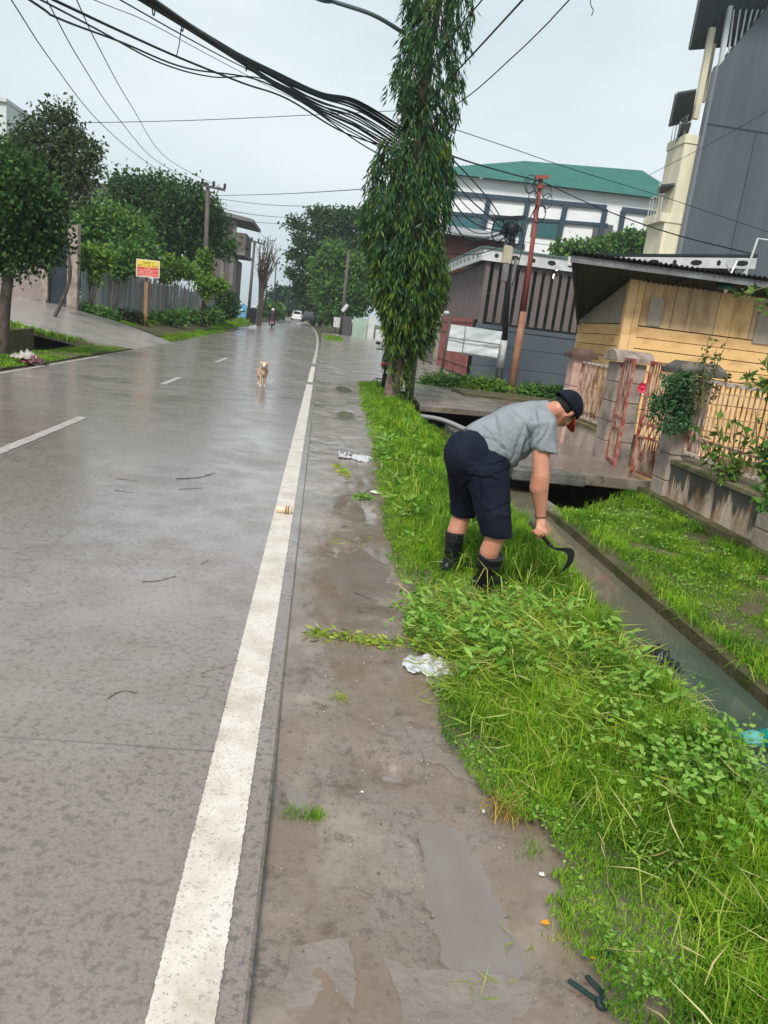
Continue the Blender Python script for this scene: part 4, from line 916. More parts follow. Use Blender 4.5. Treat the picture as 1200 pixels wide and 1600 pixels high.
weeds('verge_weeds', sp, 12, 0.09, 0.03, WEED, 'leafy weeds along the far verge', kind='stuff')
B, Dv = [], []
for _ in range(9000):
    y = 1.2 + 3.2 * rng.uniform(); x = vbound(y) + abs(rng.normal(0.0, 0.3)) - 0.02
    if n2(x, y, 3.3) < -0.1 or x > 1.9 or (x - 0.69) ** 2 + (y - 3.47) ** 2 < 0.03: continue
    a = rng.uniform(0, 6.28); B.append((x, y, zverge(x, y) + rng.uniform(0.0, 0.035) - (0.02 if x < 1.1 else 0))); Dv.append((math.cos(a), math.sin(a), rng.normal(0.25, 0.3)))
quads('clover', leaf_strips(np.array(B), np.array(Dv), rng.uniform(0.010, 0.024, len(B)), rng.uniform(0.007, 0.014, len(B)), 0.1), 6, WEED, kind='stuff', label='low clover like ground cover at the grass edge', smooth=True)
# right bank
def kb(x, y):
    if x < (2.57 if y < 5.3 else 2.66) + 0.06 * n2(3, y, 3) + 0.03 * n2(8, y, 11): return False
    if y > 8.72: return False
    return n2(x + 4, y, 2.3) > -0.42
SETB = []
for y0, y1, d_, w_ in ((2.6, 5, 9000, 0.0042), (5, 8.75, 6500, 0.0055)):
    P = scatter(2.6, 4.12, y0, y1, d_, kb)
    SETB.append(grass('g', P, lambda x, y: zbank(x, y), lambda x, y: max(0.075 * (0.85 + 0.8 * n2(x, y, 2.1)) + (0.07 if x > 3.85 else 0), 0.02), lambda x, y: w_, GRASS))
P = scatter(2.54, 2.8, 3, 8.6, 900, lambda x, y: n2(x, y, 2.0) > -0.12)
SETB.append(grass('g', P, lambda x, y: zbank(x, y), lambda x, y: 0.15, lambda x, y: 0.006, GRASS, bend=(0.5, 1.2)))
quads('bank_grass', np.concatenate(SETB), 6, GRASS, kind='stuff', label='short bright grass on the bank below the stained wall', smooth=True)
sp = [(rng.uniform(2.75, 4.0), rng.uniform(3.2, 8.5), 0.0, 0.09) for _ in range(170)]; sp = [(a, b, zbank(a, b), r) for a, b, _, r in sp]
weeds('bank_weeds', sp, 9, 0.036, 0.015, WEED, 'small weeds in the bank grass', hgt=0.08, kind='stuff')
P = scatter(2.5, 3.9, 8.3, 8.75, 900, lambda x, y: True); Q = grass('g', P, lambda x, y: zbank(x, y), lambda x, y: 0.14, lambda x, y: 0.007, GRASS)
P2 = scatter(1.9, 4.0, 11.6, 16.5, 300, lambda x, y: True); Q2 = grass('g', P2, lambda x, y: -0.28 if y < 14.6 else -0.5, lambda x, y: 0.22, lambda x, y: 0.01, GRASS)
quads('ditch_grass', np.concatenate([Q, Q2]), 6, GRASS, kind='stuff', label='grass growing at the driveway slab and in the far ditch', smooth=True)
# straw and flattened dead blades through the verge
n = 1300; sx_ = rng.uniform(0.75, 2.0, n); sy_ = 1.3 + 8 * rng.uniform(0, 1, n) ** 1.5; k_ = np.array([x > vbound(y) + 0.02 for x, y in zip(sx_, sy_)]); sx_, sy_ = sx_[k_], sy_[k_]; n = len(sx_); a = rng.uniform(0, 6.28, n)
hb_ = np.array([zverge(x, y) + max(hv(x, y), 0.01) * rng.uniform(0.2, 0.8) for x, y in zip(sx_, sy_)])
quads('straw', leaf_strips(np.stack([sx_, sy_, hb_], 1), np.stack([np.cos(a), np.sin(a), rng.normal(0, 0.3, n)], 1), rng.uniform(0.05, 0.2, n), rng.uniform(0.002, 0.006, n), 0.1), 6, mat('straw_blades', (0.5, 0.4, 0.2), rough=0.7, spec=0.1, islands=[(0.45, 0.40, 0.16), (0.30, 0.22, 0.09), (0.55, 0.5, 0.25), (0.22, 0.26, 0.06)]), kind='stuff', label='dead yellow blades lying through the verge grass')
# left verges and lot
def kl(x, y): return (x > -7.02 or x < -8.55) and n2(x, y, 1.2) > -0.35 and not pip(x, y, [(-5.5, 25.0), (-5.5, 31.7), (-8.8, 34.2), (-13.6, 34.8), (-13.6, 27), (-10.2, 25.2), (-7.4, 24.4)])
def ng(x0, x1, y0, y1, d_, h, w_, keep=kl):
    P = scatter(x0, x1, y0, y1, d_, keep); return grass('g', P, zground, lambda x, y: max(h * (1 + 0.8 * n2(x, y, 0.9)), 0.04), lambda x, y: w_, GRASS)
def nledge():
    Pp = []; pl = [(-7.2, 24.5), (-10.2, 25.25), (-13.8, 27.1)]
    for i in range(2):
        for _ in range(700): f = rng.uniform(); Pp.append((pl[i][0] + (pl[i + 1][0] - pl[i][0]) * f + rng.normal(0, .1), pl[i][1] + (pl[i + 1][1] - pl[i][1]) * f + rng.normal(0, .12)))
    return grass('g', np.array(Pp), lambda x, y: float(np.interp(x, [-13.6, -10.2, -7.4], [0.75, 0.3, 0.0])), lambda x, y: 0.32, lambda x, y: 0.022, GRASS, bend=(0.5, 1.2))
quads('left_verge_grass', np.concatenate([nledge(), ng(-8.6, -7.0, 16, 24, 120, 0.35, 0.02, lambda x, y: n2(x, y, .7) > -.2), ng(-7.05, -5.95, 10, 25, 700, 0.08, 0.014), ng(-12, -8.5, 14, 24.2, 160, 0.16, 0.025), ng(-10.3, -6.1, 30, 52, 380, 0.12, 0.026), ng(-10.0, -6.4, 52, 95, 130, 0.14, 0.06, lambda x, y: x - bendx(y) < -6.5), ng(0.2, 1.6, 58, 80, 90, 0.3, 0.06, lambda x, y: x - bendx(y) > 0.4 and y < 70 and n2(x, y, .5) > -0.1)]), 6, GRASS, kind='stuff', label='rough grass along the left edge of the road', smooth=True)

BARK = mat('bark', (0.13, 0.10, 0.08), (0.05, 0.04, 0.033), rough=0.85, scale=9, stretch=(1, 1, 0.5), bump=0.6, bscale=30)
def fol(name, cols, tr=0.25, rough=0.5): return mat(name, cols[0], transl=tr, rough=rough, spec=0.12, islands=cols)
F_DARK = fol('foliage_dark', [(0.022, 0.06, 0.022), (0.04, 0.10, 0.028), (0.065, 0.13, 0.026), (0.03, 0.08, 0.03), (0.11, 0.175, 0.036)])
F_MID = fol('foliage_mid', [(0.045, 0.14, 0.035), (0.08, 0.20, 0.036), (0.14, 0.27, 0.045), (0.06, 0.165, 0.055), (0.21, 0.31, 0.055)])
F_LIGHT = fol('foliage_light', [(0.08, 0.19, 0.025), (0.13, 0.26, 0.03), (0.19, 0.30, 0.04), (0.09, 0.22, 0.04), (0.27, 0.34, 0.07)])
F_OLIVE = fol('foliage_olive', [(0.04, 0.065, 0.03), (0.06, 0.088, 0.036), (0.10, 0.12, 0.045), (0.045, 0.07, 0.042)])
F_FAR = fol('foliage_far', [(0.02, 0.055, 0.035), (0.03, 0.075, 0.04), (0.045, 0.095, 0.045), (0.025, 0.065, 0.04)], tr=0.1)

def crown(parent, lobes, n, ls, lw, m, name='crown', flat=0.85, drop=0.25, shell=0.55, clump=9, sub=None):
    "lobes: (centre, radius) ; leaves in little clumps spread through each lobe"
    wts = np.array([r ** 2.2 for _, r in lobes]); wts /= wts.sum(); nc = max(n // clump, 1)
    idx = rng.choice(len(lobes), nc, p=wts); C = np.array([lobes[i][0] for i in idx]); R = np.array([lobes[i][1] for i in idx])
    d = unit(rng.normal(size=(nc, 3))); rad = R * (shell + (1 - shell) * rng.uniform(0, 1, nc) ** 0.7) * rng.uniform(0.75, 1.12, nc)
    cc = C + d * rad[:, None] * np.array([1, 1, flat])
    P = np.repeat(cc, clump, 0) + rng.normal(size=(nc * clump, 3)) * (R.mean() * 0.11 + ls * 0.5)
    D = np.repeat(d, clump, 0) * 0.7 + rng.normal(size=(nc * clump, 3)) * 0.8 + np.array([0, 0, -drop])
    k = len(P); s_ = rng.uniform(0.6, 1.3, k)
    return quads(name, leaf_quads(P, D, s_ * ls, s_ * lw, 0.12), 4, m, parent)
def branches(parent, pts_list, m=BARK, name='trunk'):
    mb = MB()
    for pts, r0, r1 in pts_list:
        sp_ = spline(pts, 6); k = len(sp_); mb.tube(sp_, [r0 + (r1 - r0) * i / (k - 1) for i in range(k)], 9)
    return mb.build(name, m, parent, smooth=True)
def tree(name, label, base, lobes_px, Y, n, ls, lw, m, trunk_px=None, r0=0.15, jy=0.5, cat='tree', group=None, flat=0.85, shell=0.5, clump=9, limbs=True):
    base = np.array(base, float); t = empty(name, base, label, cat, group); sc_ = Y / 1230.0; L_ = []
    for px, py, r in lobes_px:
        c = at(px, py, Y + random.uniform(-1, 1) * r * sc_ * jy); L_.append((c, r * sc_))
    if trunk_px is not None:
        tp_ = [base - (0, 0, 0.3)] + [at(px, py, Y) for px, py in trunk_px]; bl = [(tp_, r0, r0 * 0.45)]
        if limbs:
            for c, r in L_: bl.append(([tp_[len(tp_) // 2] if len(tp_) > 2 else tp_[-1], (tp_[-1] + c) / 2 + (0, 0, -0.1 * r), c], r0 * 0.4, r0 * 0.1))
        branches(t, bl)
    crown(t, L_, n, ls, lw, m, flat=flat, shell=shell, clump=clump); return t

# weeping mast tree by the junction
TB = at(608, 628, 17.1); TB[2] = 0
t = empty('weeping_mast_tree', TB, 'tall slim weeping tree with drooping narrow leaves on the verge, cables passing behind it', 'tree')
trk = [TB + (0, 0, -0.3), TB + (0.02, 0, 0.15)] + [at(px, py, 17.1) for px, py in ((620, 560), (628, 480), (640, 400), (648, 300), (655, 200), (668, 100), (688, 0), (705, -120), (715, -240))]
mb = MB(); sp_ = spline(trk, 6); k = len(sp_); mb.tube(sp_, [0.23 if i < 3 else max(0.185 - 0.155 * i / k, 0.03) + 0.012 * n2(i, 2, 0.7) for i in range(k)], 14)
mb.build('trunk', mat('ringed_bark', (0.24, 0.17, 0.13), (0.09, 0.065, 0.055), rough=0.85, scale=5, stretch=(1, 1, 2.2), bump=0.7, bscale=16), t, smooth=True)
prof = [(-240, 700, 728), (-120, 672, 745), (0, 634, 750), (50, 638, 744), (90, 622, 730), (130, 606, 726), (150, 612, 724), (172, 640, 722), (200, 622, 714), (235, 592, 712), (270, 578, 712), (300, 570, 710), (340, 556, 708), (365, 560, 704), (400, 578, 704), (450, 582, 704), (490, 592, 694), (530, 606, 680), (570, 612, 645), (610, 618, 640)]
pys = [p[0] for p in prof]; lf = [p[1] for p in prof]; rt = [p[2] for p in prof]
Pl, Dl, Ll = [], [], []; stems = MB()
for i in range(2700):
    py = rng.uniform(-235, 590) if i > 800 else rng.uniform(235, 555)
    if py > 540 and rng.uniform() < 0.55: continue
    if py < 235 and rng.uniform() < 0.22: continue
    l, r = np.interp(py, pys, lf), np.interp(py, pys, rt); c = float(np.interp(py, [0, 150, 300, 480, 630], [690, 660, 645, 630, 612]))
    ang = rng.uniform(0, 2 * math.pi); rr = rng.uniform(0.15, 1.0) ** 0.6; hw = (c - l) if math.cos(ang) < 0 else (r - c)
    if mnoise.noise(Vector((math.cos(ang) * 1.6, math.sin(ang) * 1.6, py * 0.016))) < (-0.24 if py < 235 else -0.36): continue
    px = c + math.cos(ang) * rr * (hw - 2); dep = math.sin(ang) * rr * 0.5 * (r - l) * 17.1 / 1230
    p = at(px, py - 22, 17.1 + dep); root = at(c, py - 55 - 25 * rr, 17.1); out = p - root; out[2] = 0; out = unit(out)
    ln = rng.uniform(0.3, 0.62)
    if i % 5 == 0: stems.tube([root, (root + p) / 2 + (0, 0, 0.08), p, p + out * 0.05 + (0, 0, -ln)], [0.014, 0.009, 0.006, 0.003], 4, cap=False)
    nl = 15
    for j in range(nl):
        f = j / nl; q = p + out * 0.07 * f + np.array((0, 0, -ln * f)) + rng.normal(0, 0.03, 3)
        Pl.append(q); Dl.append(out * rng.uniform(0.0, 0.5) + np.array((rng.normal(0, 0.36), rng.normal(0, 0.36), -1.0))); Ll.append(rng.uniform(0.12, 0.25))
Pl, Dl, Ll = np.array(Pl), np.array(Dl), np.array(Ll)
F_MAST = fol('mast_leaves', [(0.02, 0.065, 0.042), (0.032, 0.10, 0.05), (0.065, 0.15, 0.035), (0.026, 0.08, 0.05), (0.11, 0.19, 0.03), (0.045, 0.12, 0.04)], tr=0.3, rough=0.35)
F_MASTY = fol('mast_young_leaves', [(0.07, 0.16, 0.025), (0.12, 0.2, 0.025), (0.17, 0.24, 0.03), (0.09, 0.18, 0.03), (0.24, 0.26, 0.03)], tr=0.3, rough=0.35)
yng = (rng.uniform(0, 1, len(Pl)) < np.clip((4.6 - Pl[:, 2]) / 4.0, 0, 0.75) * 0.7) | (np.array([n2(x, z, 1.1) for x, z in Pl[:, [0, 2]]]) > 0.62)
quads('crown', leaf_quads(Pl[~yng], Dl[~yng], Ll[~yng], Ll[~yng] * 0.19, 0.06), 4, F_MAST, t)
quads('young_foliage', leaf_quads(Pl[yng], Dl[yng], Ll[yng], Ll[yng] * 0.19, 0.06), 4, F_MASTY, t)
stems.build('branches', BARK, t)
# climbing twig at the foot of the trunk
sp = []
B, Dv = [], []
for i in range(120):
    f = rng.uniform(); q = at(622 + 22 * f + rng.normal(0, 8), 560 + 75 * rng.uniform(), 16.9 + rng.normal(0, 0.1)); B.append(q); Dv.append((rng.normal(0.2, 0.5), rng.normal(0, 0.4), -0.8))
quads('lower_foliage', leaf_quads(np.array(B), np.array(Dv), 0.15, 0.03, 0.08), 4, F_MASTY, t)

# left trees
tree('roadside_tree', 'dark leafy tree at the left edge, trunk leaning up out of the left ditch', (-7.7, 19.6, -0.2), [(42, 300, 48), (18, 345, 55), (68, 335, 40), (78, 380, 30), (25, 265, 34), (-20, 300, 60), (12, 398, 34), (52, 400, 24), (-30, 380, 50), (-15, 250, 40)], 19.5, 15000, 0.13, 0.075, F_DARK, [(6, 500), (14, 430), (28, 370), (38, 310)], 0.16)
tree('roadside_tree', 'tall olive green tree with thin see through crown before the gate door on the left', (-10.0, 29.5, 0.3), [(85, 205, 36), (55, 240, 38), (118, 235, 34), (92, 178, 22), (132, 268, 26), (35, 215, 26), (100, 275, 30), (70, 285, 26), (122, 300, 22), (20, 255, 26), (140, 235, 16)], 29.5, 7600, 0.17, 0.09, F_OLIVE, [(108, 440), (104, 380), (100, 320), (92, 240)], 0.075, clump=6)
tree('broad_tree', 'broad dark green tree behind the board fence, left of the twin arm pole', (-14, 52, 0.6), [(205, 300, 30), (245, 305, 38), (285, 312, 34), (322, 330, 24), (262, 350, 40), (312, 365, 30), (225, 350, 40), (335, 350, 18), (190, 318, 24), (295, 395, 34), (345, 380, 22)], 52, 17000, 0.28, 0.17, F_DARK, [(250, 460), (255, 380), (255, 330)], 0.25)
tree('broad_tree', 'mid green feathery tree leaning over the vines beside the pink wall', (-13, 42, 0.6), [(150, 340, 28), (130, 370, 28), (175, 375, 32), (205, 365, 26), (155, 400, 26), (225, 395, 24), (190, 345, 22)], 42, 8000, 0.3, 0.12, F_MID, [(160, 470), (160, 400), (160, 360)], 0.15)
VG = 'vines over the board fence'
def bush(name, label, lobes_px, Y, n, ls, lw, m, cat='bush', group=None, flat=0.9, stems=True, zb=None):
    q = at(lobes_px[0][0], lobes_px[0][1], Y); t = empty(name, (q[0], Y, zground(q[0], Y) if zb is None else zb), label, cat, group); sc_ = Y / 1230; L_ = [(at(px, py, Y + random.uniform(-.5, .5) * r * sc_), r * sc_) for px, py, r in lobes_px]
    if stems: branches(t, [([np.array(t.location), (np.array(t.location) + c) / 2 + (0.05, 0, 0), c], 0.012 + 0.1 * r * 0.2, 0.006) for c, r in L_], name='stems')
    crown(t, L_, n, ls, lw, m, name='leaves', flat=flat, shell=0.35); return t
bush('creeper', 'bright creeper spilling over the board fence next to the grey gate post', [(140, 400, 13), (150, 412, 12), (165, 402, 11), (128, 420, 11), (132, 440, 7), (150, 432, 7)], 36, 2600, 0.2, 0.13, F_LIGHT, 'creeper', VG)
bush('creeper', 'dense creeper hanging between the pink wall and the red and yellow sign', [(178, 398, 13), (192, 410, 13), (205, 395, 13), (188, 428, 7), (206, 418, 9)], 39, 2600, 0.2, 0.13, F_MID, 'creeper', VG)
bush('creeper', 'creeper over the board fence just right of the red and yellow sign', [(262, 412, 11), (275, 424, 10), (288, 420, 11), (256, 430, 8), (300, 428, 9)], 45, 2400, 0.22, 0.15, F_LIGHT, 'creeper', VG)
bush('creeper', 'creeper wrapped round the twin arm utility pole', [(318, 400, 9), (320, 420, 10), (316, 440, 10), (322, 458, 9), (330, 440, 9), (345, 445, 9)], 49.6, 2600, 0.2, 0.13, F_LIGHT, 'creeper', VG)
HG = 'low hedge bushes along the left verge'
for lab, pts, Y, m in (('dark leafy bush at the corner of the gate ramp', [(130, 486, 11), (148, 492, 10), (165, 494, 9), (138, 498, 8), (178, 497, 8)], 35.5, F_MID), ('low bush between the gate ramp and the sign post', [(196, 498, 9), (208, 500, 8), (218, 500, 7)], 38, F_OLIVE),
                       ('low hedge bush right behind the sign post', [(238, 499, 7), (252, 498, 8), (266, 497, 8), (280, 496, 8)], 43, F_MID), ('low hedge bush under the twin arm pole', [(295, 496, 8), (310, 495, 8), (325, 494, 9), (338, 493, 8)], 50, F_MID),
                       ('hedge bush left of the blue sign', [(350, 486, 12), (360, 480, 14), (352, 468, 12), (345, 455, 12)], 60, F_DARK)):
    bush('hedge_bush', lab, pts, Y, 2600, 0.17 * Y / 38, 0.11 * Y / 38, m, 'bush', HG)
# bare tree, distant trees
q = at(405, 492, 76); t = empty('bare_tree', (q[0], 76, 0.3), 'bare brown tree with thin upright twigs beside the second utility pole', 'tree')
mb = MB(); b0 = np.array((q[0], 76, 0.2))
for i in range(26):
    px, py = rng.uniform(402, 437), rng.uniform(366, 410); e = at(px, py, 76 + rng.normal(0, 1)); md = at(407 + (px - 412) * 0.25, 450 + rng.normal(0, 6), 76)
    mb.tube(spline([b0 + (rng.normal(0, 0.1), 0, 0), md, (md + e) / 2 + (rng.normal(0, 0.15), 0, 0), e], 4), [0.10 - 0.08 * k_ / 12 for k_ in range(13)], 5, cap=False)
    for _ in range(5):
        f = rng.uniform(0.3, 0.95); o_ = md + (e - md) * f; mb.tube([o_, o_ + rng.normal(0, 0.5, 3) + (0, 0, 0.7)], [0.025, 0.012], 4, cap=False)
mb.build('trunk', mat('bare_bark', (0.12, 0.085, 0.07), (0.07, 0.05, 0.045), rough=0.9), t)
DG = 'distant trees along the road'
tree('distant_tree', 'distant bluish green tree left of the road, behind the bare tree', (at(445, 490, 130)[0], 130, 0.6), [(428, 470, 12), (440, 462, 12), (452, 460, 11), (435, 480, 10), (448, 476, 12), (420, 480, 9)], 130, 3600, 0.6, 0.4, F_FAR, [(440, 490), (442, 470)], 0.3, group=DG)
tree('distant_tree', 'small distant tree low behind the motorcycle rider', (at(425, 492, 110)[0], 110, 0.5), [(415, 486, 8), (424, 482, 8), (433, 486, 8)], 110, 2200, 0.5, 0.35, F_MID, [(424, 492), (424, 484)], 0.2, group=DG)
tree('distant_tree', 'dark far trees closing the end of the road above the white car', (at(470, 490, 190)[0], 190, 1.0), [(462, 470, 12), (474, 462, 14), (484, 455, 16), (470, 482, 12), (486, 478, 14), (456, 482, 9), (496, 470, 16)], 190, 4200, 0.9, 0.6, F_FAR, [(474, 492), (474, 474)], 0.4, group=DG)
tree('rain_tree', 'wide spreading tree with flat layered canopy over the right side of the road', (at(545, 520, 98)[0], 98, 0.4), [(492, 333, 9), (510, 338, 12), (535, 340, 16), (562, 342, 18), (470, 352, 8), (500, 358, 13), (530, 362, 18), (455, 347, 6), (470, 376, 10), (495, 384, 14), (525, 390, 18), (555, 380, 22), (460, 397, 9), (480, 408, 14), (510, 415, 18), (455, 425, 8), (475, 436, 13), (500, 440, 17), (470, 455, 10), (590, 370, 22), (600, 420, 26), (610, 350, 18)], 98, 30000, 0.46, 0.27, F_DARK, [(545, 500), (543, 450), (535, 390)], 0.45, flat=0.42, shell=0.2)
tree('bushy_tree', 'rounded bright green tree standing over the dark pole at the right kerb', (at(548, 520, 86)[0], 86, 0.4), [(520, 395, 18), (505, 420, 18), (535, 420, 22), (518, 445, 20), (545, 450, 22), (500, 458, 14), (530, 475, 18), (515, 488, 12), (555, 480, 16), (560, 420, 22), (580, 455, 22)], 86, 20000, 0.38, 0.24, F_MID, [(545, 510), (540, 470), (535, 430)], 0.35)
tree('bushy_tree', 'dark low tree shading the right kerb under the rain tree', (at(500, 505, 118)[0], 118, 0.5), [(488, 470, 14), (495, 490, 10), (505, 478, 14), (482, 455, 12), (508, 495, 8)], 118, 6500, 0.55, 0.38, F_DARK, [(500, 500), (496, 480)], 0.3)
tree('round_tree', 'round topped green tree between the hall and the tall grey building', (17.0, 57, 0), [(985, 380, 18), (1005, 382, 16), (965, 384, 15), (940, 388, 13), (1000, 395, 16), (920, 390, 11), (895, 390, 11), (872, 392, 9), (960, 396, 14)], 57, 9000, 0.33, 0.22, F_MID, [(980, 470), (982, 420), (985, 390)], 0.2)
# bushes round the right hand structures
bush('verge_bush', 'dark green bush at the corner of the grey wall, behind the driveway slab', [(668, 598, 9), (688, 597, 10), (706, 598, 10), (722, 600, 9)], 24.2, 2200, 0.16, 0.06, F_MID, 'bush', 'bushes at the foot of the grey wall')
bush('verge_bush', 'yellow green bush between the dark pole and the banner, at the grey wall', [(738, 602, 10), (755, 604, 11), (770, 606, 10), (784, 608, 8)], 23.6, 2200, 0.15, 0.06, F_LIGHT, 'bush', 'bushes at the foot of the grey wall')
bush('verge_bush', 'weedy bush right of the red pole at the foot of the grey wall', [(822, 612, 8), (840, 613, 8), (858, 616, 8), (875, 612, 8)], 22.8, 1800, 0.14, 0.06, F_MID, 'bush', 'bushes at the foot of the grey wall')
bush('post_bush', 'dark green bush clinging to the gate post with the black cap', [(1050, 600, 15), (1060, 625, 17), (1068, 590, 13), (1050, 640, 13), (1072, 645, 14), (1062, 660, 12), (1030, 630, 12), (1022, 645, 8), (1080, 610, 10), (1040, 665, 8)], 8.25, 2300, 0.055, 0.024, fol('post_bush_leaf', [(0.03, 0.10, 0.04), (0.055, 0.15, 0.055), (0.09, 0.19, 0.07), (0.16, 0.22, 0.13)]), 'bush', stems=False)
def twiggy(name, label, basepx, tips, Y, m, ls=0.09, lw=0.04, per=12, cat='plant', zb=None, seed=1):
    b0 = at(*basepx, Y); t = empty(name, b0, label, cat); mb = MB(); B, Dv = [], []
    for tx, ty, dy in tips:
        e = at(tx, ty, Y + dy); md = (b0 + e) / 2 + rng.normal(0, 0.04, 3); pts = spline([b0, md, e], 6); mb.tube(pts, [0.009 - 0.006 * i / 12 for i in range(len(pts))], 5, cap=False)
        for _ in range(per):
            f = rng.uniform(0.35, 1.0); q = pts[int(f * (len(pts) - 1))]; B.append(q + rng.normal(0, 0.02, 3)); Dv.append(rng.normal(0, 0.7, 3) + (0, 0, 0.1))
    mb.build('stems', mat('green_stem', (0.13, 0.12, 0.05), rough=0.7), t); n_ = len(B)
    quads('leaves', leaf_quads(np.array(B), np.array(Dv), rng.uniform(0.6, 1.2, n_) * ls, rng.uniform(0.7, 1.2, n_) * lw, 0.12), 4, m, t); return t
F_PLANT = fol('plant_leaf', [(0.08, 0.17, 0.03), (0.12, 0.22, 0.04), (0.18, 0.26, 0.06), (0.06, 0.14, 0.04)])
twiggy('shrub', 'thin spindly shrub standing up in front of the yellow boards, over the black cap', (1095, 640), [(1108, 520, 0.1), (1138, 528, 0.2), (1120, 545, 0), (1095, 560, 0.1), (1140, 580, 0.2), (1085, 585, -0.1), (1125, 600, 0.1), (1105, 590, 0.15)], 8.0, fol('shrub_leaf', [(0.07, 0.10, 0.04), (0.12, 0.15, 0.06), (0.09, 0.13, 0.05), (0.20, 0.15, 0.08)]), 0.06, 0.035, 26)
twiggy('shrub', 'leafy shoots pushing through the bars of the fence panel', (1145, 770), [(1085, 655, 0.1), (1120, 640, 0.1), (1150, 650, 0), (1170, 670, 0), (1110, 690, 0.1), (1140, 700, 0), (1100, 710, 0.1), (1160, 715, -0.1), (1125, 725, 0)], 7.1, F_PLANT, 0.11, 0.05, 15)
twiggy('shrub', 'leafy branch reaching in from the right edge above the fence', (1235, 620), [(1150, 598, 0), (1165, 580, 0.1), (1185, 560, 0), (1175, 610, 0), (1195, 590, -0.1), (1200, 540, 0)], 6.6, F_PLANT, 0.1, 0.045, 15)
twiggy('shrub', 'sprig of leaves hanging at the right edge under the tin roof', (1240, 455), [(1152, 468, 0), (1175, 478, 0.1), (1190, 490, 0), (1195, 470, 0)], 7.2, F_PLANT, 0.1, 0.045, 13)
twiggy('shrub', 'dark leafy plant growing up the last stone post at the right edge', (1205, 800), [(1180, 640, 0), (1195, 655, -0.1), (1205, 690, 0), (1185, 690, 0.1), (1190, 720, 0), (1200, 745, 0), (1180, 770, 0)], 6.0, F_MID, 0.1, 0.055, 20)
p = at(1003, 606, 9.9)
t = empty('red_flower', p, 'single red blossom on a thin stem between the two gate leaves', 'flower')
mb = MB()
for i in range(6):
    a = i * math.pi / 3; d = np.array((math.cos(a), -0.4, math.sin(a))); s_ = np.array((-math.sin(a), 0, math.cos(a)))
    mb.add([p, p + d * 0.05 + s_ * 0.035, p + d * 0.085, p + d * 0.05 - s_ * 0.035], [(0, 1, 2, 3)])
mb.ell(p, (0.03, 0.03, 0.03)); mb.build('blossom', mat('red_petal', (0.6, 0.02, 0.05), (0.7, 0.05, 0.12), rough=0.5, scale=20), t)
mb = MB(); mb.tube([p, p + (0.02, 0.05, -0.3), p + (0.1, 0.1, -1.1)], 0.006, 5); mb.build('stem', MATS['green_stem'], t)
# tufts and clippings on the shoulder
def tuft(label, px, py, n, h, wd, r, m, bend=(0.2, 0.9), z=-0.04):
    q = gr(px, py, z); a = rng.uniform(0, 2 * math.pi, n); P = np.stack([q[0] + r * rng.normal(0, 0.5, n), q[1] + r * rng.normal(0, 0.5, n), np.full(n, zshoulder(q[0], q[1]) - 0.004)], 1)
    Q = blade_quads(P, np.stack([np.cos(a), np.sin(a)], 1), rng.uniform(0.5, 1.2, n) * h, rng.uniform(0.7, 1.2, n) * wd, rng.uniform(*bend, n))
    quads('grass_tuft', Q, 6, m, label=label, cat='grass tuft', group='tufts of grass on the shoulder', smooth=True)
tuft('brownish grass tuft at the edge of the mud, lower right', 790, 1275, 150, 0.13, 0.0035, 0.07, DRY)
tuft('small wet green tuft in the hole beside the white line', 492, 1272, 110, 0.05, 0.003, 0.04, GRASS)
tuft('dull flattened tuft right at the slab edge by the white line', 455, 1265, 70, 0.04, 0.003, 0.06, GRASS, (0.6, 1.1))
tuft('sparse tuft at the grass edge below the brownish tuft', 830, 1335, 40, 0.07, 0.003, 0.05, GRASS)
tuft('tuft at the mud edge next to the orange scrap', 880, 1470, 60, 0.05, 0.003, 0.05, GRASSY)
tuft('faint flattened grass on the wet concrete below the cut weeds', 530, 1098, 90, 0.035, 0.003, 0.045, GRASSY, (0.7, 1.2))
tuft('tuft poking out at the grass edge beside the white bag', 705, 1100, 110, 0.06, 0.004, 0.06, GRASS)
def pile(name, label, poly_px, n, ls, lw, m, cat='cut weeds', group=None):
    B, Dv = [], []
    for _ in range(n):
        f = rng.uniform() * (len(poly_px) - 1); i = int(f); px = poly_px[i][0] + (poly_px[i + 1][0] - poly_px[i][0]) * (f - i); py = poly_px[i][1] + (poly_px[i + 1][1] - poly_px[i][1]) * (f - i)
        q = gr(px, py, 0.0) + rng.normal(0, 0.022, 3) * (1, 1.3, 0); q[2] = (zshoulder(q[0], q[1]) if q[0] > 0 else zroad(q[0], q[1])) + abs(rng.normal(0.008, 0.012)); B.append(q); a = rng.uniform(0, 6.28); Dv.append((math.cos(a), math.sin(a), rng.normal(0.05, 0.15)))
    quads(name, leaf_quads(np.array(B), np.array(Dv), rng.uniform(0.5, 1.2, n) * ls, rng.uniform(0.6, 1.2, n) * lw, 0.08), 4, m, label=label, cat=cat, group=group)
pile('cut_weed', 'line of cut weeds lying across the concrete toward the white line', [(490, 988), (520, 990), (545, 995), (570, 1000), (600, 1002), (640, 1000)], 230, 0.06, 0.014, GRASSY)
pile('cut_weed', 'small green clump of cut weeds beyond the twin puddles', [(555, 775), (566, 772), (575, 778)], 60, 0.09, 0.03, WEED)
pile('cut_weed', 'yellow green cut weed lying near the torn paper', [(528, 725), (534, 735), (540, 742)], 50, 0.09, 0.03, GRASSY)
pile('cut_weed', 'thin green stalks scattered between the puddles', [(520, 842), (560, 850), (590, 835)], 30, 0.14, 0.006, GRASSY)
pile('cut_weed', 'grass blades lying in the long puddle near the orange scrap', [(770, 1442), (800, 1444), (830, 1445)], 16, 0.1, 0.007, GRASSY)
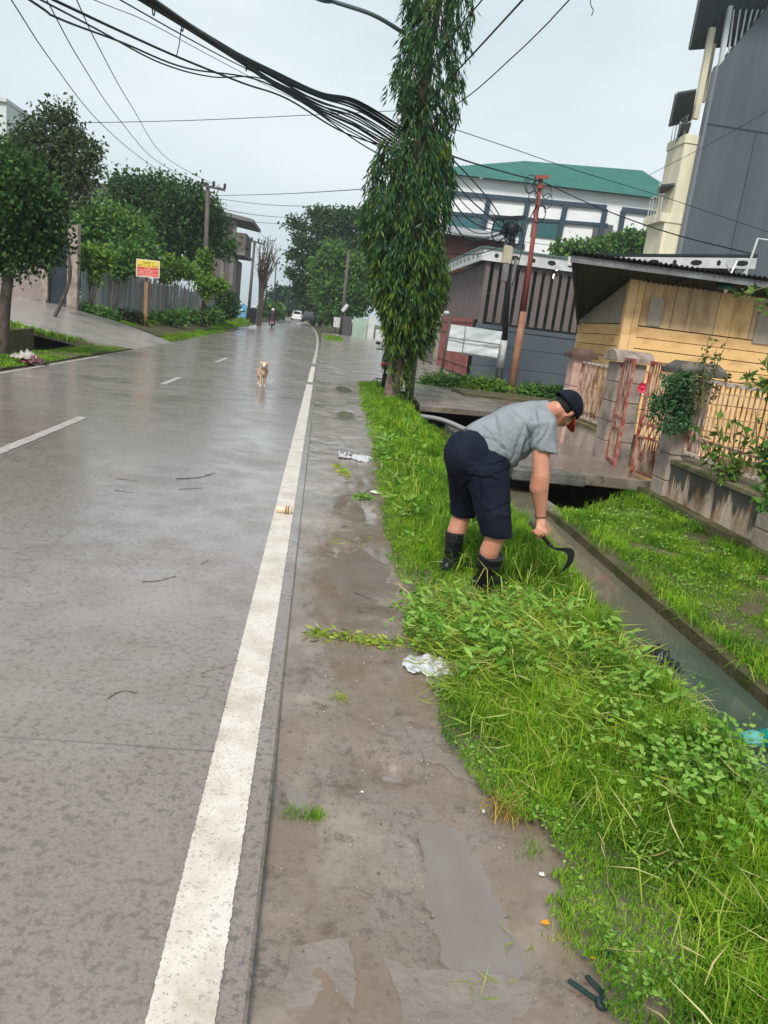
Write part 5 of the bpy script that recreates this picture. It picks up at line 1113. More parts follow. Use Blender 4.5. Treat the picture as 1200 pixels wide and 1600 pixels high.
pile('cut_weed', 'long yellowish stalk lying on the broken slab at the bottom', [(700, 1520), (750, 1530), (790, 1540), (785, 1515)], 9, 0.1, 0.006, GRASSY)
# grit and small stones on the mud
mb = MB()
for _ in range(520):
    y = 1.2 + 2.6 * rng.uniform() ** 1.4; x = rng.uniform(0.0, vbound(y) + 0.05); r = abs(rng.normal(0.002, 0.0016)) + 0.0012; z = zshoulder(x, y)
    mb.ell((x, y, z + r * .3), (r * rng.uniform(.8, 1.5), r * rng.uniform(.8, 1.3), r * .8), None, 6, 4)
mb.build('grit', mat('grit_stone', (0.3, 0.26, 0.22), rough=0.5, islands=[(0.12, 0.1, 0.09), (0.3, 0.26, 0.23), (0.2, 0.17, 0.15), (0.34, 0.31, 0.28), (0.09, 0.08, 0.075), (0.15, 0.13, 0.11)]), smooth=True, kind='stuff', label='grit and small stones scattered on the muddy shoulder')
# ---------------------------------------------------------------- poles, lamps, cables
WOODP = mat('pole_timber', (0.075, 0.065, 0.06), (0.13, 0.115, 0.105), rough=0.8, scale=6, stretch=(1, 1, 0.2))
CONP = mat('pole_concrete', (0.2, 0.195, 0.19), (0.13, 0.125, 0.12), rough=0.8, scale=3)
CABLE = mat('cable_black', (0.012, 0.016, 0.02), rough=0.5)
PG = 'utility poles along the road'
def tpole(label, bpx, tpx, Y, r, arm_px, m=WOODP, ins=3):
    b0 = at(*bpx, Y); tp_ = at(*tpx, Y); b0[2] -= 0.4; t = empty('utility_pole', b0, label, 'utility pole', PG)
    mb = MB(); mb.tube([b0, tp_], [r, r * 0.7], 10); mb.build('pole', m, t, smooth=True)
    if arm_px:
        a, b_ = at(*arm_px[0], Y - 0.15), at(*arm_px[1], Y - 0.15); mb = MB(); mb.beam(a, b_, 0.12, 0.14); mb.build('cross_arm', m, t)
        for i in range(ins):
            q = a + (b_ - a) * (0.03 + 0.94 * i / (ins - 1)); mb = MB(); mb._lathe(q + (0, 0, 0.07), [(0.05, 0), (0.1, 0.06), (0.06, 0.14), (0.1, 0.2), (0.05, 0.3)], 10, np.array((0, 0, 1.0))); mb.build('insulator', mat('insulator_glaze', (0.03, 0.025, 0.025), rough=0.3), t, smooth=True)
        mb = MB(); c = (a + b_) / 2; mb.beam(a + (b_ - a) * 0.25, c + (0, 0, -0.7), 0.05, 0.05); mb.beam(a + (b_ - a) * 0.75, c + (0, 0, -0.7), 0.05, 0.05); mb.build('brace', m, t)
    return t
tpole('tall utility pole with cross arm and insulators standing in the vines, left', (318, 500), (325, 290), 50, 0.17, ((315, 289), (352, 297)))
tpole('second utility pole with cross arm beside the bare tree', (388, 492), (398, 376), 74, 0.16, ((393, 377), (414, 382)))
tpole('slim far utility pole rising over the distant trees', (427, 480), (432, 408), 118, 0.13, ((426, 410), (437, 412)))
tpole('faint far pole between the bare tree and the distant trees', (414, 480), (419, 415), 105, 0.11, None)
tpole('dark pole with a small white lamp at the right kerb by the rain tree', (532, 526), (545, 392), 80, 0.2, None)
q = at(535, 487, 79.6); t = empty('pole_lamp', q, 'small white lamp fixed on the dark pole at the right kerb', 'lamp')
mb = MB(); mb.beam(q, q + (0.45, -0.1, 0.75), 0.3, 0.35); mb.build('lamp_head', WHITEF, t, bevel=0.05); mb = MB(); mb.tube([q, q + (-0.05, 0.3, -0.2)], 0.06); mb.build('bracket', BLACKM, t)
# black pole with tangled junction and white foot
Yb = 26.0; b0, b1, tp_ = at(778, 603, Yb), at(788, 532, Yb), at(800, 352, Yb); b0[2] = -0.2
t = empty('utility_pole', b0, 'black pole with white painted lower shaft and tangled cable joint, before the brown slats', 'utility pole', PG)
bm_ = at(781, 575, Yb)
mb = MB(); mb.tube([b0, bm_], [0.13, 0.13], 12); mb.tube([b1, tp_], [0.105, 0.09], 12); mb.build('shaft', BLACKM, t, smooth=True)
mb = MB(); mb.tube([bm_, b1], [0.125, 0.11], 12); mb.build('painted_band', mat('dirty_white', (0.55, 0.55, 0.53), (0.35, 0.34, 0.33), rough=0.6, scale=6), t, smooth=True)
mb = MB(); mb.beam(tp_ + (-0.7, 0, 0.1), tp_ + (0.4, 0, 0.3), 0.1, 0.12); mb.beam(tp_ + (-0.4, -0.1, -0.3), tp_ + (0.35, -0.1, -0.1), 0.1, 0.1); mb.build('cross_arm', BLACKM, t)
mb = MB()
for i in range(7):
    c = tp_ + rng.normal(0, 0.16, 3) + (0, -0.1, -0.2); mb.tube([c + np.array((math.cos(a) * 0.22, 0.05 * math.sin(2 * a), math.sin(a) * (0.2 + 0.03 * i))) for a in np.linspace(0, 5.6, 14)], 0.022, 5)
mb.ell(tp_ + (0, -0.1, -0.15), (0.2, 0.14, 0.25)); mb.ell(tp_ + (0.05, -0.1, -0.6), (0.12, 0.12, 0.3)); mb.build('cable_tangle', CABLE, t)
q = at(792, 398, Yb - 0.2); mb = MB(); mb.box(q - (0.13, 0.1, 0.28), q + (0.17, 0.1, 0.28)); mb.build('junction_box', mat('cream_box', (0.5, 0.45, 0.33), (0.4, 0.36, 0.27), rough=0.5, scale=5), t, bevel=0.02)
q = at(789, 426, Yb - 0.2); mb = MB(); mb.box(q - (0.1, 0.08, 0.28), q + (0.1, 0.08, 0.28)); q = at(803, 424, Yb - 0.2); mb.box(q - (0.05, 0.06, 0.4), q + (0.05, 0.06, 0.4)); mb.build('meter_box', CONP, t, bevel=0.02)
# red pole
Yr = 24.3; b0, bm_, tp_ = at(798, 614, Yr), at(818, 487, Yr), at(845, 280, Yr); b0[2] = -0.1
t = empty('utility_pole', b0, 'rusty red steel pole leaning right with coils of cable at its top', 'utility pole', PG)
mb = MB(); mb.tube([b0, bm_], [0.125, 0.105], 12); mb.build('lower_shaft', mat('faded_rust', (0.34, 0.185, 0.11), (0.25, 0.095, 0.06), rough=0.6, scale=4, stretch=(1, 1, 0.5)), t, smooth=True)
mb = MB(); mb.tube([bm_ - (0, 0, 0.02), tp_], [0.085, 0.065], 12); mb.build('upper_shaft', mat('red_pole_paint', (0.33, 0.08, 0.068), (0.22, 0.06, 0.05), rough=0.55, scale=3), t, smooth=True)
mb = MB(); mb.beam(tp_ + (-0.2, -0.1, 0.02), tp_ + (0.2, -0.1, 0.06), 0.09, 0.1); mb.beam(tp_ + (-0.13, -0.1, -0.25), tp_ + (0.13, -0.1, -0.22), 0.07, 0.08); mb.build('bracket', MATS['red_pole_paint'], t)
mb = MB()
for dx, dz, r_ in ((-0.3, -0.25, 0.2), (-0.32, -0.2, 0.26), (0.22, -0.35, 0.2), (0.28, -0.6, 0.22), (0.16, -0.95, 0.2), (0.1, -1.0, 0.26), (-0.2, -0.55, 0.16)):
    c = tp_ + np.array((dx, -0.1, dz)); mb.tube([c + np.array((math.cos(a) * r_ * 0.7, 0.03 * math.sin(3 * a), math.sin(a) * r_)) for a in np.linspace(0, 6.0, 16)], 0.013, 5)
mb.tube(spline([tp_ + (0, 0, 0), tp_ + (-0.25, -0.1, -0.2), tp_ + (-0.02, -0.12, -0.6), tp_ + (-0.2, -0.1, -1.3), tp_ + (-0.28, -0.1, -2.2), tp_ + (-0.4, -0.1, -3.2)], 5), 0.016, 5); mb.build('cable_coil', CABLE, t)
# street lamp behind the weeping tree
Ys = 18.0; ft = at(640, 612, Ys); ft[2] = -0.1
arm = [at(672, 330, Ys), at(668, 120, Ys), at(655, 70, Ys - 0.2), at(622, 46, Ys - 0.5), at(580, 22, Ys - 0.9), at(520, 2, Ys - 1.4), at(480, -14, Ys - 1.8)]
t = empty('street_lamp', ft, 'grey street lamp arm reaching out over the road from behind the weeping tree', 'street lamp')
mb = MB(); mb.tube([ft, arm[0], arm[1]], [0.11, 0.09, 0.06], 12); mb.build('pole', mat('galvanised_pole', (0.17, 0.22, 0.23), (0.13, 0.17, 0.18), rough=0.45, metal=0.4), t, smooth=True)
sp_ = spline(arm[1:], 8); mb = MB(); mb.tube(sp_, [0.05 - 0.015 * i / len(sp_) for i in range(len(sp_))], 10); mb.build('arm', MATS['galvanised_pole'], t, smooth=True)
q = at(512, 0, Ys - 1.5); dd = unit(at(480, -14, Ys - 1.8) - at(520, 2, Ys - 1.4)); mb = MB(); sd = np.cross(dd, (0, 0, 1.0)); mb.ell(q + dd * 0.18, (0.32, 0.12, 0.07), [dd, unit(sd), np.cross(unit(sd), dd)]); mb.build('lamp_head', mat('lamp_head_teal', (0.05, 0.13, 0.13), rough=0.4), t, smooth=True)

CG = 'black cables strung across the road'
def cable(label, pts, r, group=CG, ext0=0, ext1=0, name='overhead_cable'):
    P = [at(*p) for p in pts]
    if ext0: P = [P[0] + unit(P[0] - P[1]) * ext0] + P
    if ext1: P = P + [P[-1] + unit(P[-1] - P[-2]) * ext1]
    mb = MB(); mb.tube(spline(P, 8), r, 6); return mb.build(name, CABLE, smooth=True, label=label, cat='cable', group=group)
LB = 'one of the bunched black cables sagging from the upper left to the weeping tree'
for i in range(13):
    j0 = rng.normal(0, 2.6, 2); e_y = 196 + i * 3.8; e_x = 612 - (i % 4) * 3; sgn = (i - 6) / 6
    cable(LB, [(218 + j0[0] * 2, -8 + j0[1], 7.2), (300 + j0[0], 45 + j0[1] * 0.6 + 1.2 * sgn, 8.6), (375, 92 + sgn * 5 + j0[1] * 0.5, 10.4), (430, 126 + sgn * 10 + j0[0] * 0.6, 12), (500, 160 + sgn * 17 + rng.normal(0, 2.5), 14.4), (560, 182 + sgn * 24 + rng.normal(0, 2), 16.4), (e_x + 30, e_y + 12, 18)], 0.015 if i > 3 else 0.024, ext0=5)
mb = MB()
for px, py, Y in ((240, 14, 7.6), (285, 40, 8.4), (385, 104, 10.6)):
    c = at(px, py, Y); mb.tube([c + np.array((0, 0.05 * math.cos(a), 0.05 * math.sin(a))) for a in np.linspace(0, 6.28, 10)], 0.006, 5)
c = at(283, 45, 8.4); mb.tube([c, c + (-0.01, 0, -0.13), c + (-0.03, 0, -0.24)], 0.005, 5); mb.build('cable_tie', CABLE, label='wire ties looped round the thick cable bunch, one loose end hanging', cat='cable tie')
cable('lower black cable of the pair sagging from the upper left edge across the road', [(42, -3, 9), (90, 28, 9.8), (190, 66, 11.5), (290, 106, 13), (400, 124, 14.6), (480, 165, 15.8), (560, 222, 17), (630, 262, 18)], 0.013, ext0=5)
cable('upper black cable of the pair sagging from the upper left edge across the road', [(55, -5, 9), (150, 45, 10.5), (250, 98, 12.4), (330, 120, 13.6), (420, 126, 14.8), (520, 190, 16), (640, 255, 18)], 0.011, ext0=5)
cable('black cable running from the top edge down beside the thick bunch', [(78, -3, 8.6), (180, 45, 10), (280, 90, 11.6), (380, 130, 13.4), (450, 155, 14.8), (540, 208, 16.6), (640, 240, 18)], 0.015, ext0=5)
cable('thin cable close above the thick bunch near the top edge', [(183, -3, 8), (280, 52, 9.4), (370, 100, 11), (470, 148, 13.6), (590, 212, 17), (640, 230, 18)], 0.007, ext0=5)
cable('thin grey wire crossing under the thick bunch near the top edge', [(140, -3, 8), (230, 34, 9.4), (330, 88, 11), (440, 145, 13.6), (560, 200, 16.5), (640, 225, 18)], 0.004, ext0=5)
WG = 'three thin wires climbing left from the utility pole'
cable('left one of three thin wires climbing from the pole to the top left edge', [(14, -6, 14), (78, 92, 20), (150, 185, 28), (215, 243, 38), (270, 279, 46), (314, 291, 49.9)], 0.012, WG, ext0=6, name='overhead_wire')
cable('middle one of three thin wires climbing from the twin arm pole to the top edge', [(70, -6, 14), (125, 95, 20), (185, 185, 29), (250, 255, 40), (332, 293, 49.9)], 0.012, WG, ext0=6, name='overhead_wire')
cable('right one of three thin wires climbing from the twin arm pole to the top edge', [(117, -6, 14), (155, 75, 19), (205, 165, 28), (262, 248, 40), (350, 296, 49.9)], 0.012, WG, ext0=6, name='overhead_wire')
SG = 'single wires crossing the sky'
for lab, pts, r, e0, e1 in (
    ('thin level wire from the left building to the weeping tree', [(-30, 194, 20), (120, 192, 19), (300, 188, 18.5), (480, 180, 18), (640, 172, 18)], 0.007, 8, 0),
    ('wire from the twin arm pole top to the weeping tree, upper of four', [(330, 306, 50), (440, 303, 40), (560, 296, 30), (650, 288, 18)], 0.015, 0, 0),
    ('wire from the twin arm pole to the weeping tree, second of four', [(335, 310, 50), (420, 320, 42), (540, 323, 30), (660, 325, 18)], 0.013, 0, 0),
    ('faint wire from the twin arm pole to the rain tree, third of four', [(335, 325, 50), (420, 338, 60), (490, 341, 90)], 0.02, 0, 0),
    ('faint low wire over the unfinished building, lowest of four', [(335, 340, 50), (400, 347, 60), (480, 353, 96)], 0.02, 0, 0),
    ('slack pale wire from the vines up to the twin arm pole', [(205, 400, 39), (255, 392, 44), (300, 374, 48), (319, 360, 49.8)], 0.02, 0, 0),
    ('slack lower wire from the sign to the twin arm pole', [(255, 424, 40), (290, 412, 46), (316, 398, 49.8)], 0.015, 0, 0),
    ('cable rising steeply right from the weeping tree to the top edge, upper', [(600, 230, 17.5), (640, 190, 17), (730, 94, 14), (778, 42, 12.4), (822, -6, 11)], 0.014, 0, 5),
    ('cable rising right from the weeping tree to the top edge, lower', [(640, 205, 17.5), (725, 155, 15.5), (800, 90, 13.5), (850, 42, 12), (893, -4, 11)], 0.01, 0, 5),
    ('short cable rising right through the crown of the weeping tree to the top edge', [(640, 150, 17), (700, 65, 14), (758, -6, 12)], 0.012, 0, 4),
    ('thin wire running from the weeping tree across the hall roof to the right edge', [(690, 195, 18), (800, 232, 20), (900, 266, 21), (1050, 312, 23), (1210, 366, 25)], 0.009, 0, 8),
    ('cable from the weeping tree to the top of the red pole', [(690, 238, 18), (740, 255, 20), (800, 272, 22.5), (843, 283, 24.2)], 0.02, 0, 0),
    ('cable from the red pole down right to the carport roof', [(846, 283, 24.2), (930, 322, 22), (1040, 362, 19), (1180, 398, 16.5)], 0.016, 0, 0),
    ('thin wire crossing in front of the tall grey building from upper right', [(1015, 273, 28), (1080, 240, 24), (1140, 208, 20), (1215, 165, 16)], 0.008, 0, 6),
    ('faint wire in front of the hall wall below the red pole top', [(700, 368, 30), (790, 375, 29), (900, 388, 28)], 0.01, 0, 0)):
    cable(lab, pts, r, SG, e0, e1, name='overhead_wire')
for i in range(7):
    cable('one of several cables from the weeping tree to the tangled joint of the pole', [(690, 232 + i * 14, 18), (735 - i * 2, 278 + i * 15, 21), (770 - i * 3, 320 + i * 9, 24), (800 - rng.uniform(0, 10), 356 + rng.uniform(-4, 14), 25.9)], 0.012 if i % 2 else 0.018, 'cables from the tree to the black pole')
for i, (y0, y1) in enumerate(((385, 372), (398, 378), (368, 368))):
    cable('one of the cables sagging left from the black pole joint behind the weeping tree', [(680, y0 - 10, 29), (730, y0, 28), (770, (y0 + y1) / 2 + 2, 27), (800, y1 - 8, 25.9)], 0.016, 'cables left of the black pole')
p = at(920, 3, 9); mb = MB(); mb.tube(spline([at(922, -8, 9), at(923, 8, 9), at(927, 16, 9), at(924, 25, 9)], 5), 0.005, 5); mb.build('loose_wire', CABLE, label='short loose wire end dangling at the top edge, right of the weeping tree', cat='wire')

# ---------------------------------------------------------------- signs and banner
sa, sb, sc_, sd = at(213, 404, 37.8), at(250, 408, 37.8), at(249, 435, 37.8), at(212.5, 432, 37.8)
t = empty('notice_sign', at(227, 507, 38), 'yellow and red notice board with rows of small lettering on a single timber post', 'sign')
mb = MB(); b0, b1 = at(226.5, 509, 38), at(230, 415, 38); b0[2] -= 0.3; mb.beam(b0, b1, 0.17, 0.1); mb.build('post', mat('sign_post_timber', (0.36, 0.21, 0.1), (0.22, 0.13, 0.07), rough=0.7, scale=5, stretch=(2, 2, 0.3)), t)
nrm = np.array((0, -1.0, 0)); mb = MB(); mb.prism([sa, sb, sc_, sd], (0, 0.03, 0)); mb.build('panel', mat('sign_cream', (0.75, 0.62, 0.5), rough=0.4), t)
def spt(u, v, off): return (sa * (1 - u) + sb * u) * (1 - v) + (sd * (1 - u) + sc_ * u) * v + nrm * off
def srect(u0, v0, u1, v1, m, name, off=0.004): mb = MB(); mb.prism([spt(u0, v0, 0), spt(u1, v0, 0), spt(u1, v1, 0), spt(u0, v1, 0)], nrm * off); mb.build(name, m, t)
srect(0.04, 0.05, 0.96, 0.42, mat('sign_yellow', (0.78, 0.6, 0.10), rough=0.4), 'yellow_field'); srect(0.04, 0.421, 0.96, 0.94, mat('sign_red', (0.68, 0.09, 0.08), rough=0.4), 'red_field')
def letters(u0, u1, v, h, m):
    mb = MB(); u = u0
    while u < u1:
        w_ = random.uniform(0.018, 0.03)
        if random.random() > 0.14:
            a, b_, c, d = spt(u, v, 0.0045), spt(u + w_, v, 0.0045), spt(u + w_, v + h, 0.0045), spt(u, v + h, 0.0045)
            k = random.randint(0, 2)
            mb.prism([a, a + (b_ - a) * 0.35, d + (c - d) * 0.35, d], nrm * 0.003)
            for f in ((0, 0.8), (0.42,), (0, 0.42, 0.8))[k]: mb.prism([a + (d - a) * f + (b_ - a) * 0.36, b_ + (c - b_) * f, b_ + (c - b_) * (f + 0.2), a + (d - a) * (f + 0.2) + (b_ - a) * 0.36], nrm * 0.003)
        u += w_ * 1.35
    mb.build('lettering', m, t)
INK = mat('sign_ink', (0.12, 0.09, 0.01), rough=0.5); INKR = mat('sign_ink_brown', (0.30, 0.12, 0.02), rough=0.5); INKP = mat('sign_ink_pale', (0.9, 0.62, 0.5), rough=0.5)
letters(0.26, 0.74, 0.12, 0.11, INK); letters(0.08, 0.26, 0.29, 0.09, INKR); letters(0.36, 0.58, 0.28, 0.09, INKR); letters(0.66, 0.9, 0.29, 0.09, INKR)
letters(0.33, 0.64, 0.46, 0.075, INKP)
for v, u0, u1 in ((0.57, 0.06, 0.92), (0.68, 0.06, 0.72), (0.78, 0.04, 0.94), (0.87, 0.2, 0.7)): letters(u0, u1, v, 0.065, INKP)
# blue sign
ya = 68; t = empty('blue_sign', at(377, 500, ya), 'blue advertising board with white lettering standing on the left verge', 'sign')
ba, bb, bc, bd = at(369, 474, ya), at(385.5, 477, ya), at(384, 497, ya), at(368, 495, ya)
mb = MB(); mb.prism([ba, bb, bc, bd], (0, 0.05, 0)); mb.build('panel', mat('sign_blue', (0.06, 0.28, 0.52), (0.10, 0.36, 0.6), rough=0.4, scale=1.5), t)
def bpt(u, v): return (ba * (1 - u) + bb * u) * (1 - v) + (bd * (1 - u) + bc * u) * v
mb = MB()
for v, u0, u1, h in ((0.12, 0.12, 0.88, 0.06), (0.24, 0.2, 0.8, 0.05), (0.8, 0.1, 0.9, 0.05), (0.9, 0.15, 0.7, 0.04)):
    u = u0
    while u < u1: mb.prism([bpt(u, v), bpt(u + 0.045, v), bpt(u + 0.045, v + h), bpt(u, v + h)], nrm * 0.01); u += 0.07
mb.prism([bpt(0.5 + 0.25 * math.cos(a), 0.52 + 0.2 * math.sin(a)) for a in np.linspace(0, 6.28, 16)[:-1]], nrm * 0.01)
mb.build('lettering', mat('sign_pale_blue', (0.5, 0.68, 0.8), rough=0.4), t)
mb = MB()
for u in (0.08, 0.92): mb.beam(bpt(u, 0.5) + (0, 0.08, 0), np.array((bpt(u, 1)[0], ya + 0.08, 0.3)), 0.08, 0.08)
mb.build('leg', CONP, t)
# banner
Yn = 25.6; t = empty('tarpaulin_banner', at(700, 590, Yn), 'creased white tarpaulin banner stretched between a thin post and the black pole', 'banner')
c4 = [at(702, 506, Yn), at(785, 518, Yn), at(777, 559, Yn), at(698, 548, Yn)]
mb = MB(); nu, nv = 30, 16
for j in range(nv + 1):
    for i in range(nu + 1):
        u, v = i / nu, j / nv; p = (c4[0] * (1 - u) + c4[1] * u) * (1 - v) + (c4[3] * (1 - u) + c4[2] * u) * v
        p = p + np.array((0, 0.035 * n2(u * 5 + v * 2, v * 5, 1.0) + 0.04 * math.sin(u * 3.1), 0.015 * math.sin(u * 9) * (v - 0.3))); mb.v.append(tuple(p))
for j in range(nv):
    for i in range(nu): mb.f.append((j * (nu + 1) + i, j * (nu + 1) + i + 1, (j + 1) * (nu + 1) + i + 1, (j + 1) * (nu + 1) + i)); mb.m.append(0)
mb.build('sheet', mat('white_tarpaulin', (0.72, 0.75, 0.74), (0.58, 0.63, 0.64), rough=0.35, scale=1.6, bump=0.3, bscale=4), t, smooth=True)
mb = MB(); mb.beam((c4[0] + c4[3]) / 2 + (0, -0.06, 0), (c4[1] + c4[2]) / 2 + (0, -0.06, 0), 0.02, 0.035); mb.beam((c4[0] * 0.7 + c4[1] * 0.3) + (0, -0.05, 0), (c4[3] * 0.7 + c4[2] * 0.3) + (0, -0.05, 0), 0.02, 0.02); mb.beam(c4[3] + (0.5, -0.05, -0.02), c4[2] + (0, -0.05, -0.02), 0.03, 0.06); mb.build('batten', CONP, t)
b0 = at(688, 592, Yn); b0[2] = -0.1; mb = MB(); mb.tube([b0, at(704, 496, Yn)], 0.045, 8); mb.build('post', mat('dark_rust', (0.09, 0.06, 0.05), rough=0.6), t, smooth=True)
q = at(698, 489, Yn); mb = MB(); mb.ell(q, (0.1, 0.1, 0.07)); mb.build('lamp', WHITEF, t, smooth=True)
# pipe at the culvert
mb = MB(); mb.tube(spline([at(640, 648, 15.5), at(690, 656, 14.6), at(740, 676, 13.4), at(800, 690, 12.8)], 6), 0.045, 10); mb.build('drain_pipe', mat('grey_pvc', (0.3, 0.3, 0.29), rough=0.5), smooth=True, label='pale grey pipe crossing the ditch below the far driveway slab', cat='pipe')

# ---------------------------------------------------------------- vehicles
TYRE = mat('tyre_rubber', (0.012, 0.012, 0.013), rough=0.7); GLASS = mat('dark_glass', (0.015, 0.02, 0.024), rough=0.08); REDL = mat('tail_lamp_red', (0.5, 0.02, 0.02), rough=0.2); PLATE_ = mat('number_plate', (0.6, 0.6, 0.58), rough=0.4); CHROME = mat('steel', (0.5, 0.5, 0.5), rough=0.25, metal=0.9)
def car(label, x, y, z, paint, w_=1.66, l=4.2, h=1.5, toward=False, name='car'):
    t = empty(name, (x, y, z), label, 'car'); s_ = -1 if toward else 1
    def loft(secs, m, nm):
        mb = MB(); k = 0
        for yy, pts in secs:
            for px, pz in pts: mb.v.append((x + px, y + s_ * yy, z + pz))
        n_ = len(secs[0][1])
        for a in range(len(secs) - 1):
            for i in range(n_): mb.f.append((a * n_ + i, a * n_ + (i + 1) % n_, (a + 1) * n_ + (i + 1) % n_, (a + 1) * n_ + i)); mb.m.append(0)
        mb.f.append(tuple(range(n_))); mb.m.append(0); mb.f.append(tuple(range((len(secs) - 1) * n_, len(secs) * n_))); mb.m.append(0); return mb.build(nm, m, t, smooth=False, bevel=0.02)
    def body(hw, z0, z1): return [(-hw * .94, z0), (-hw, z0 + .18), (-hw, z1 - .14), (-hw * .92, z1), (hw * .92, z1), (hw, z1 - .14), (hw, z0 + .18), (hw * .94, z0)]
    hw = w_ / 2
    loft([(0, body(hw * .93, .3, .88)), (.12, body(hw, .24, .95)), (1.0, body(hw, .22, .96)), (3.2, body(hw, .22, .92)), (l - .15, body(hw * .97, .24, .82)), (l, body(hw * .88, .3, .7))], paint, 'body')
    def cab(hw, z0, z1): return [(-hw, z0), (-hw * .82, z1 - .05), (-hw * .74, z1), (hw * .74, z1), (hw * .82, z1 - .05), (hw, z0)]
    loft([(.25, cab(hw * .9, .93, 1.0)), (.75, cab(hw * .92, .93, h - .06)), (1.2, cab(hw * .93, .93, h)), (2.1, cab(hw * .92, .93, h - .02)), (2.9, cab(hw * .9, .9, .98))], paint, 'cabin')
    mb = MB(); o = 0.012
    def gl(pts): mb.add([(x + a, y + s_ * b_, z + c) for a, b_, c in pts], [tuple(range(len(pts)))])
    gl([(-hw * .72, .27 - .02, 1.03), (hw * .72, .27 - .02, 1.03), (hw * .62, .66, h - .12), (-hw * .62, .66, h - .12)]); mb.build('rear_window' if not toward else 'windscreen', GLASS, t)
    for sg in (-1, 1):
        mb = MB(); gl([(sg * (hw * .915 + .01), .6, 1.0), (sg * (hw * .915 + .01), 2.6, 1.0), (sg * (hw * .79 + .012), 2.0, h - .12), (sg * (hw * .79 + .012), .9, h - .12)]); mb.build('side_window', GLASS, t)
        mb = MB(); mb.box((x + sg * hw * .68, y - s_ * .015, z + .66), (x + sg * hw * .92, y + s_ * .14, z + .84)); mb.build('tail_lamp' if not toward else 'headlight', REDL if not toward else mat('headlight_glass', (0.75, 0.75, 0.72), rough=0.15), t)
        mb = MB(); mb.box((x + sg * hw, y + s_ * 2.55, z + .92), (x + sg * (hw + .16), y + s_ * 2.7, z + 1.06)); mb.build('mirror', paint, t)
        for yy in (.75, l - .8):
            wh = MB(); wh._lathe((x + sg * (hw - .2), y + s_ * yy, z + .31), [(.2, 0), (.31, .01), (.31, .2), (.2, .21)], 18, np.array((sg, 0, 0.0))); wo = wh.build('wheel', TYRE, t, smooth=False)
            rm = MB(); rm._lathe((x + sg * (hw - .2), y + s_ * yy, z + .31), [(.05, .205), (.18, .206), (.19, .222), (.04, .224)], 14, np.array((sg, 0, 0.0))); rm.build('rim', CHROME, wo)
    mb = MB(); mb.box((x - .25, y - s_ * .02, z + .52), (x + .25, y + s_ * .05, z + .64)); mb.build('number_plate', PLATE_, t)
    mb = MB(); mb.box((x - hw * .9, y - s_ * .05, z + .28), (x + hw * .9, y + s_ * .1, z + .46)); mb.build('bumper', mat('bumper_grey', (0.1, 0.1, 0.1), rough=0.5) if toward else paint, t, bevel=0.03)
    return t
p = at(463, 501, 128); car('white car driving away at the far end of the road', p[0], 128, p[2], mat('white_car_paint', (0.75, 0.75, 0.74), rough=0.2), h=1.6)
p = at(482, 503.5, 112); car('dark car coming toward the camera under the rain tree', p[0], 112, p[2], mat('dark_car_paint', (0.05, 0.055, 0.065), rough=0.2), toward=True)
p = at(496, 502, 125); car('dark parked car half in the shade of the trees, right of the oncoming car', p[0], 125, p[2], mat('black_car_paint', (0.02, 0.022, 0.024), rough=0.2), toward=True)
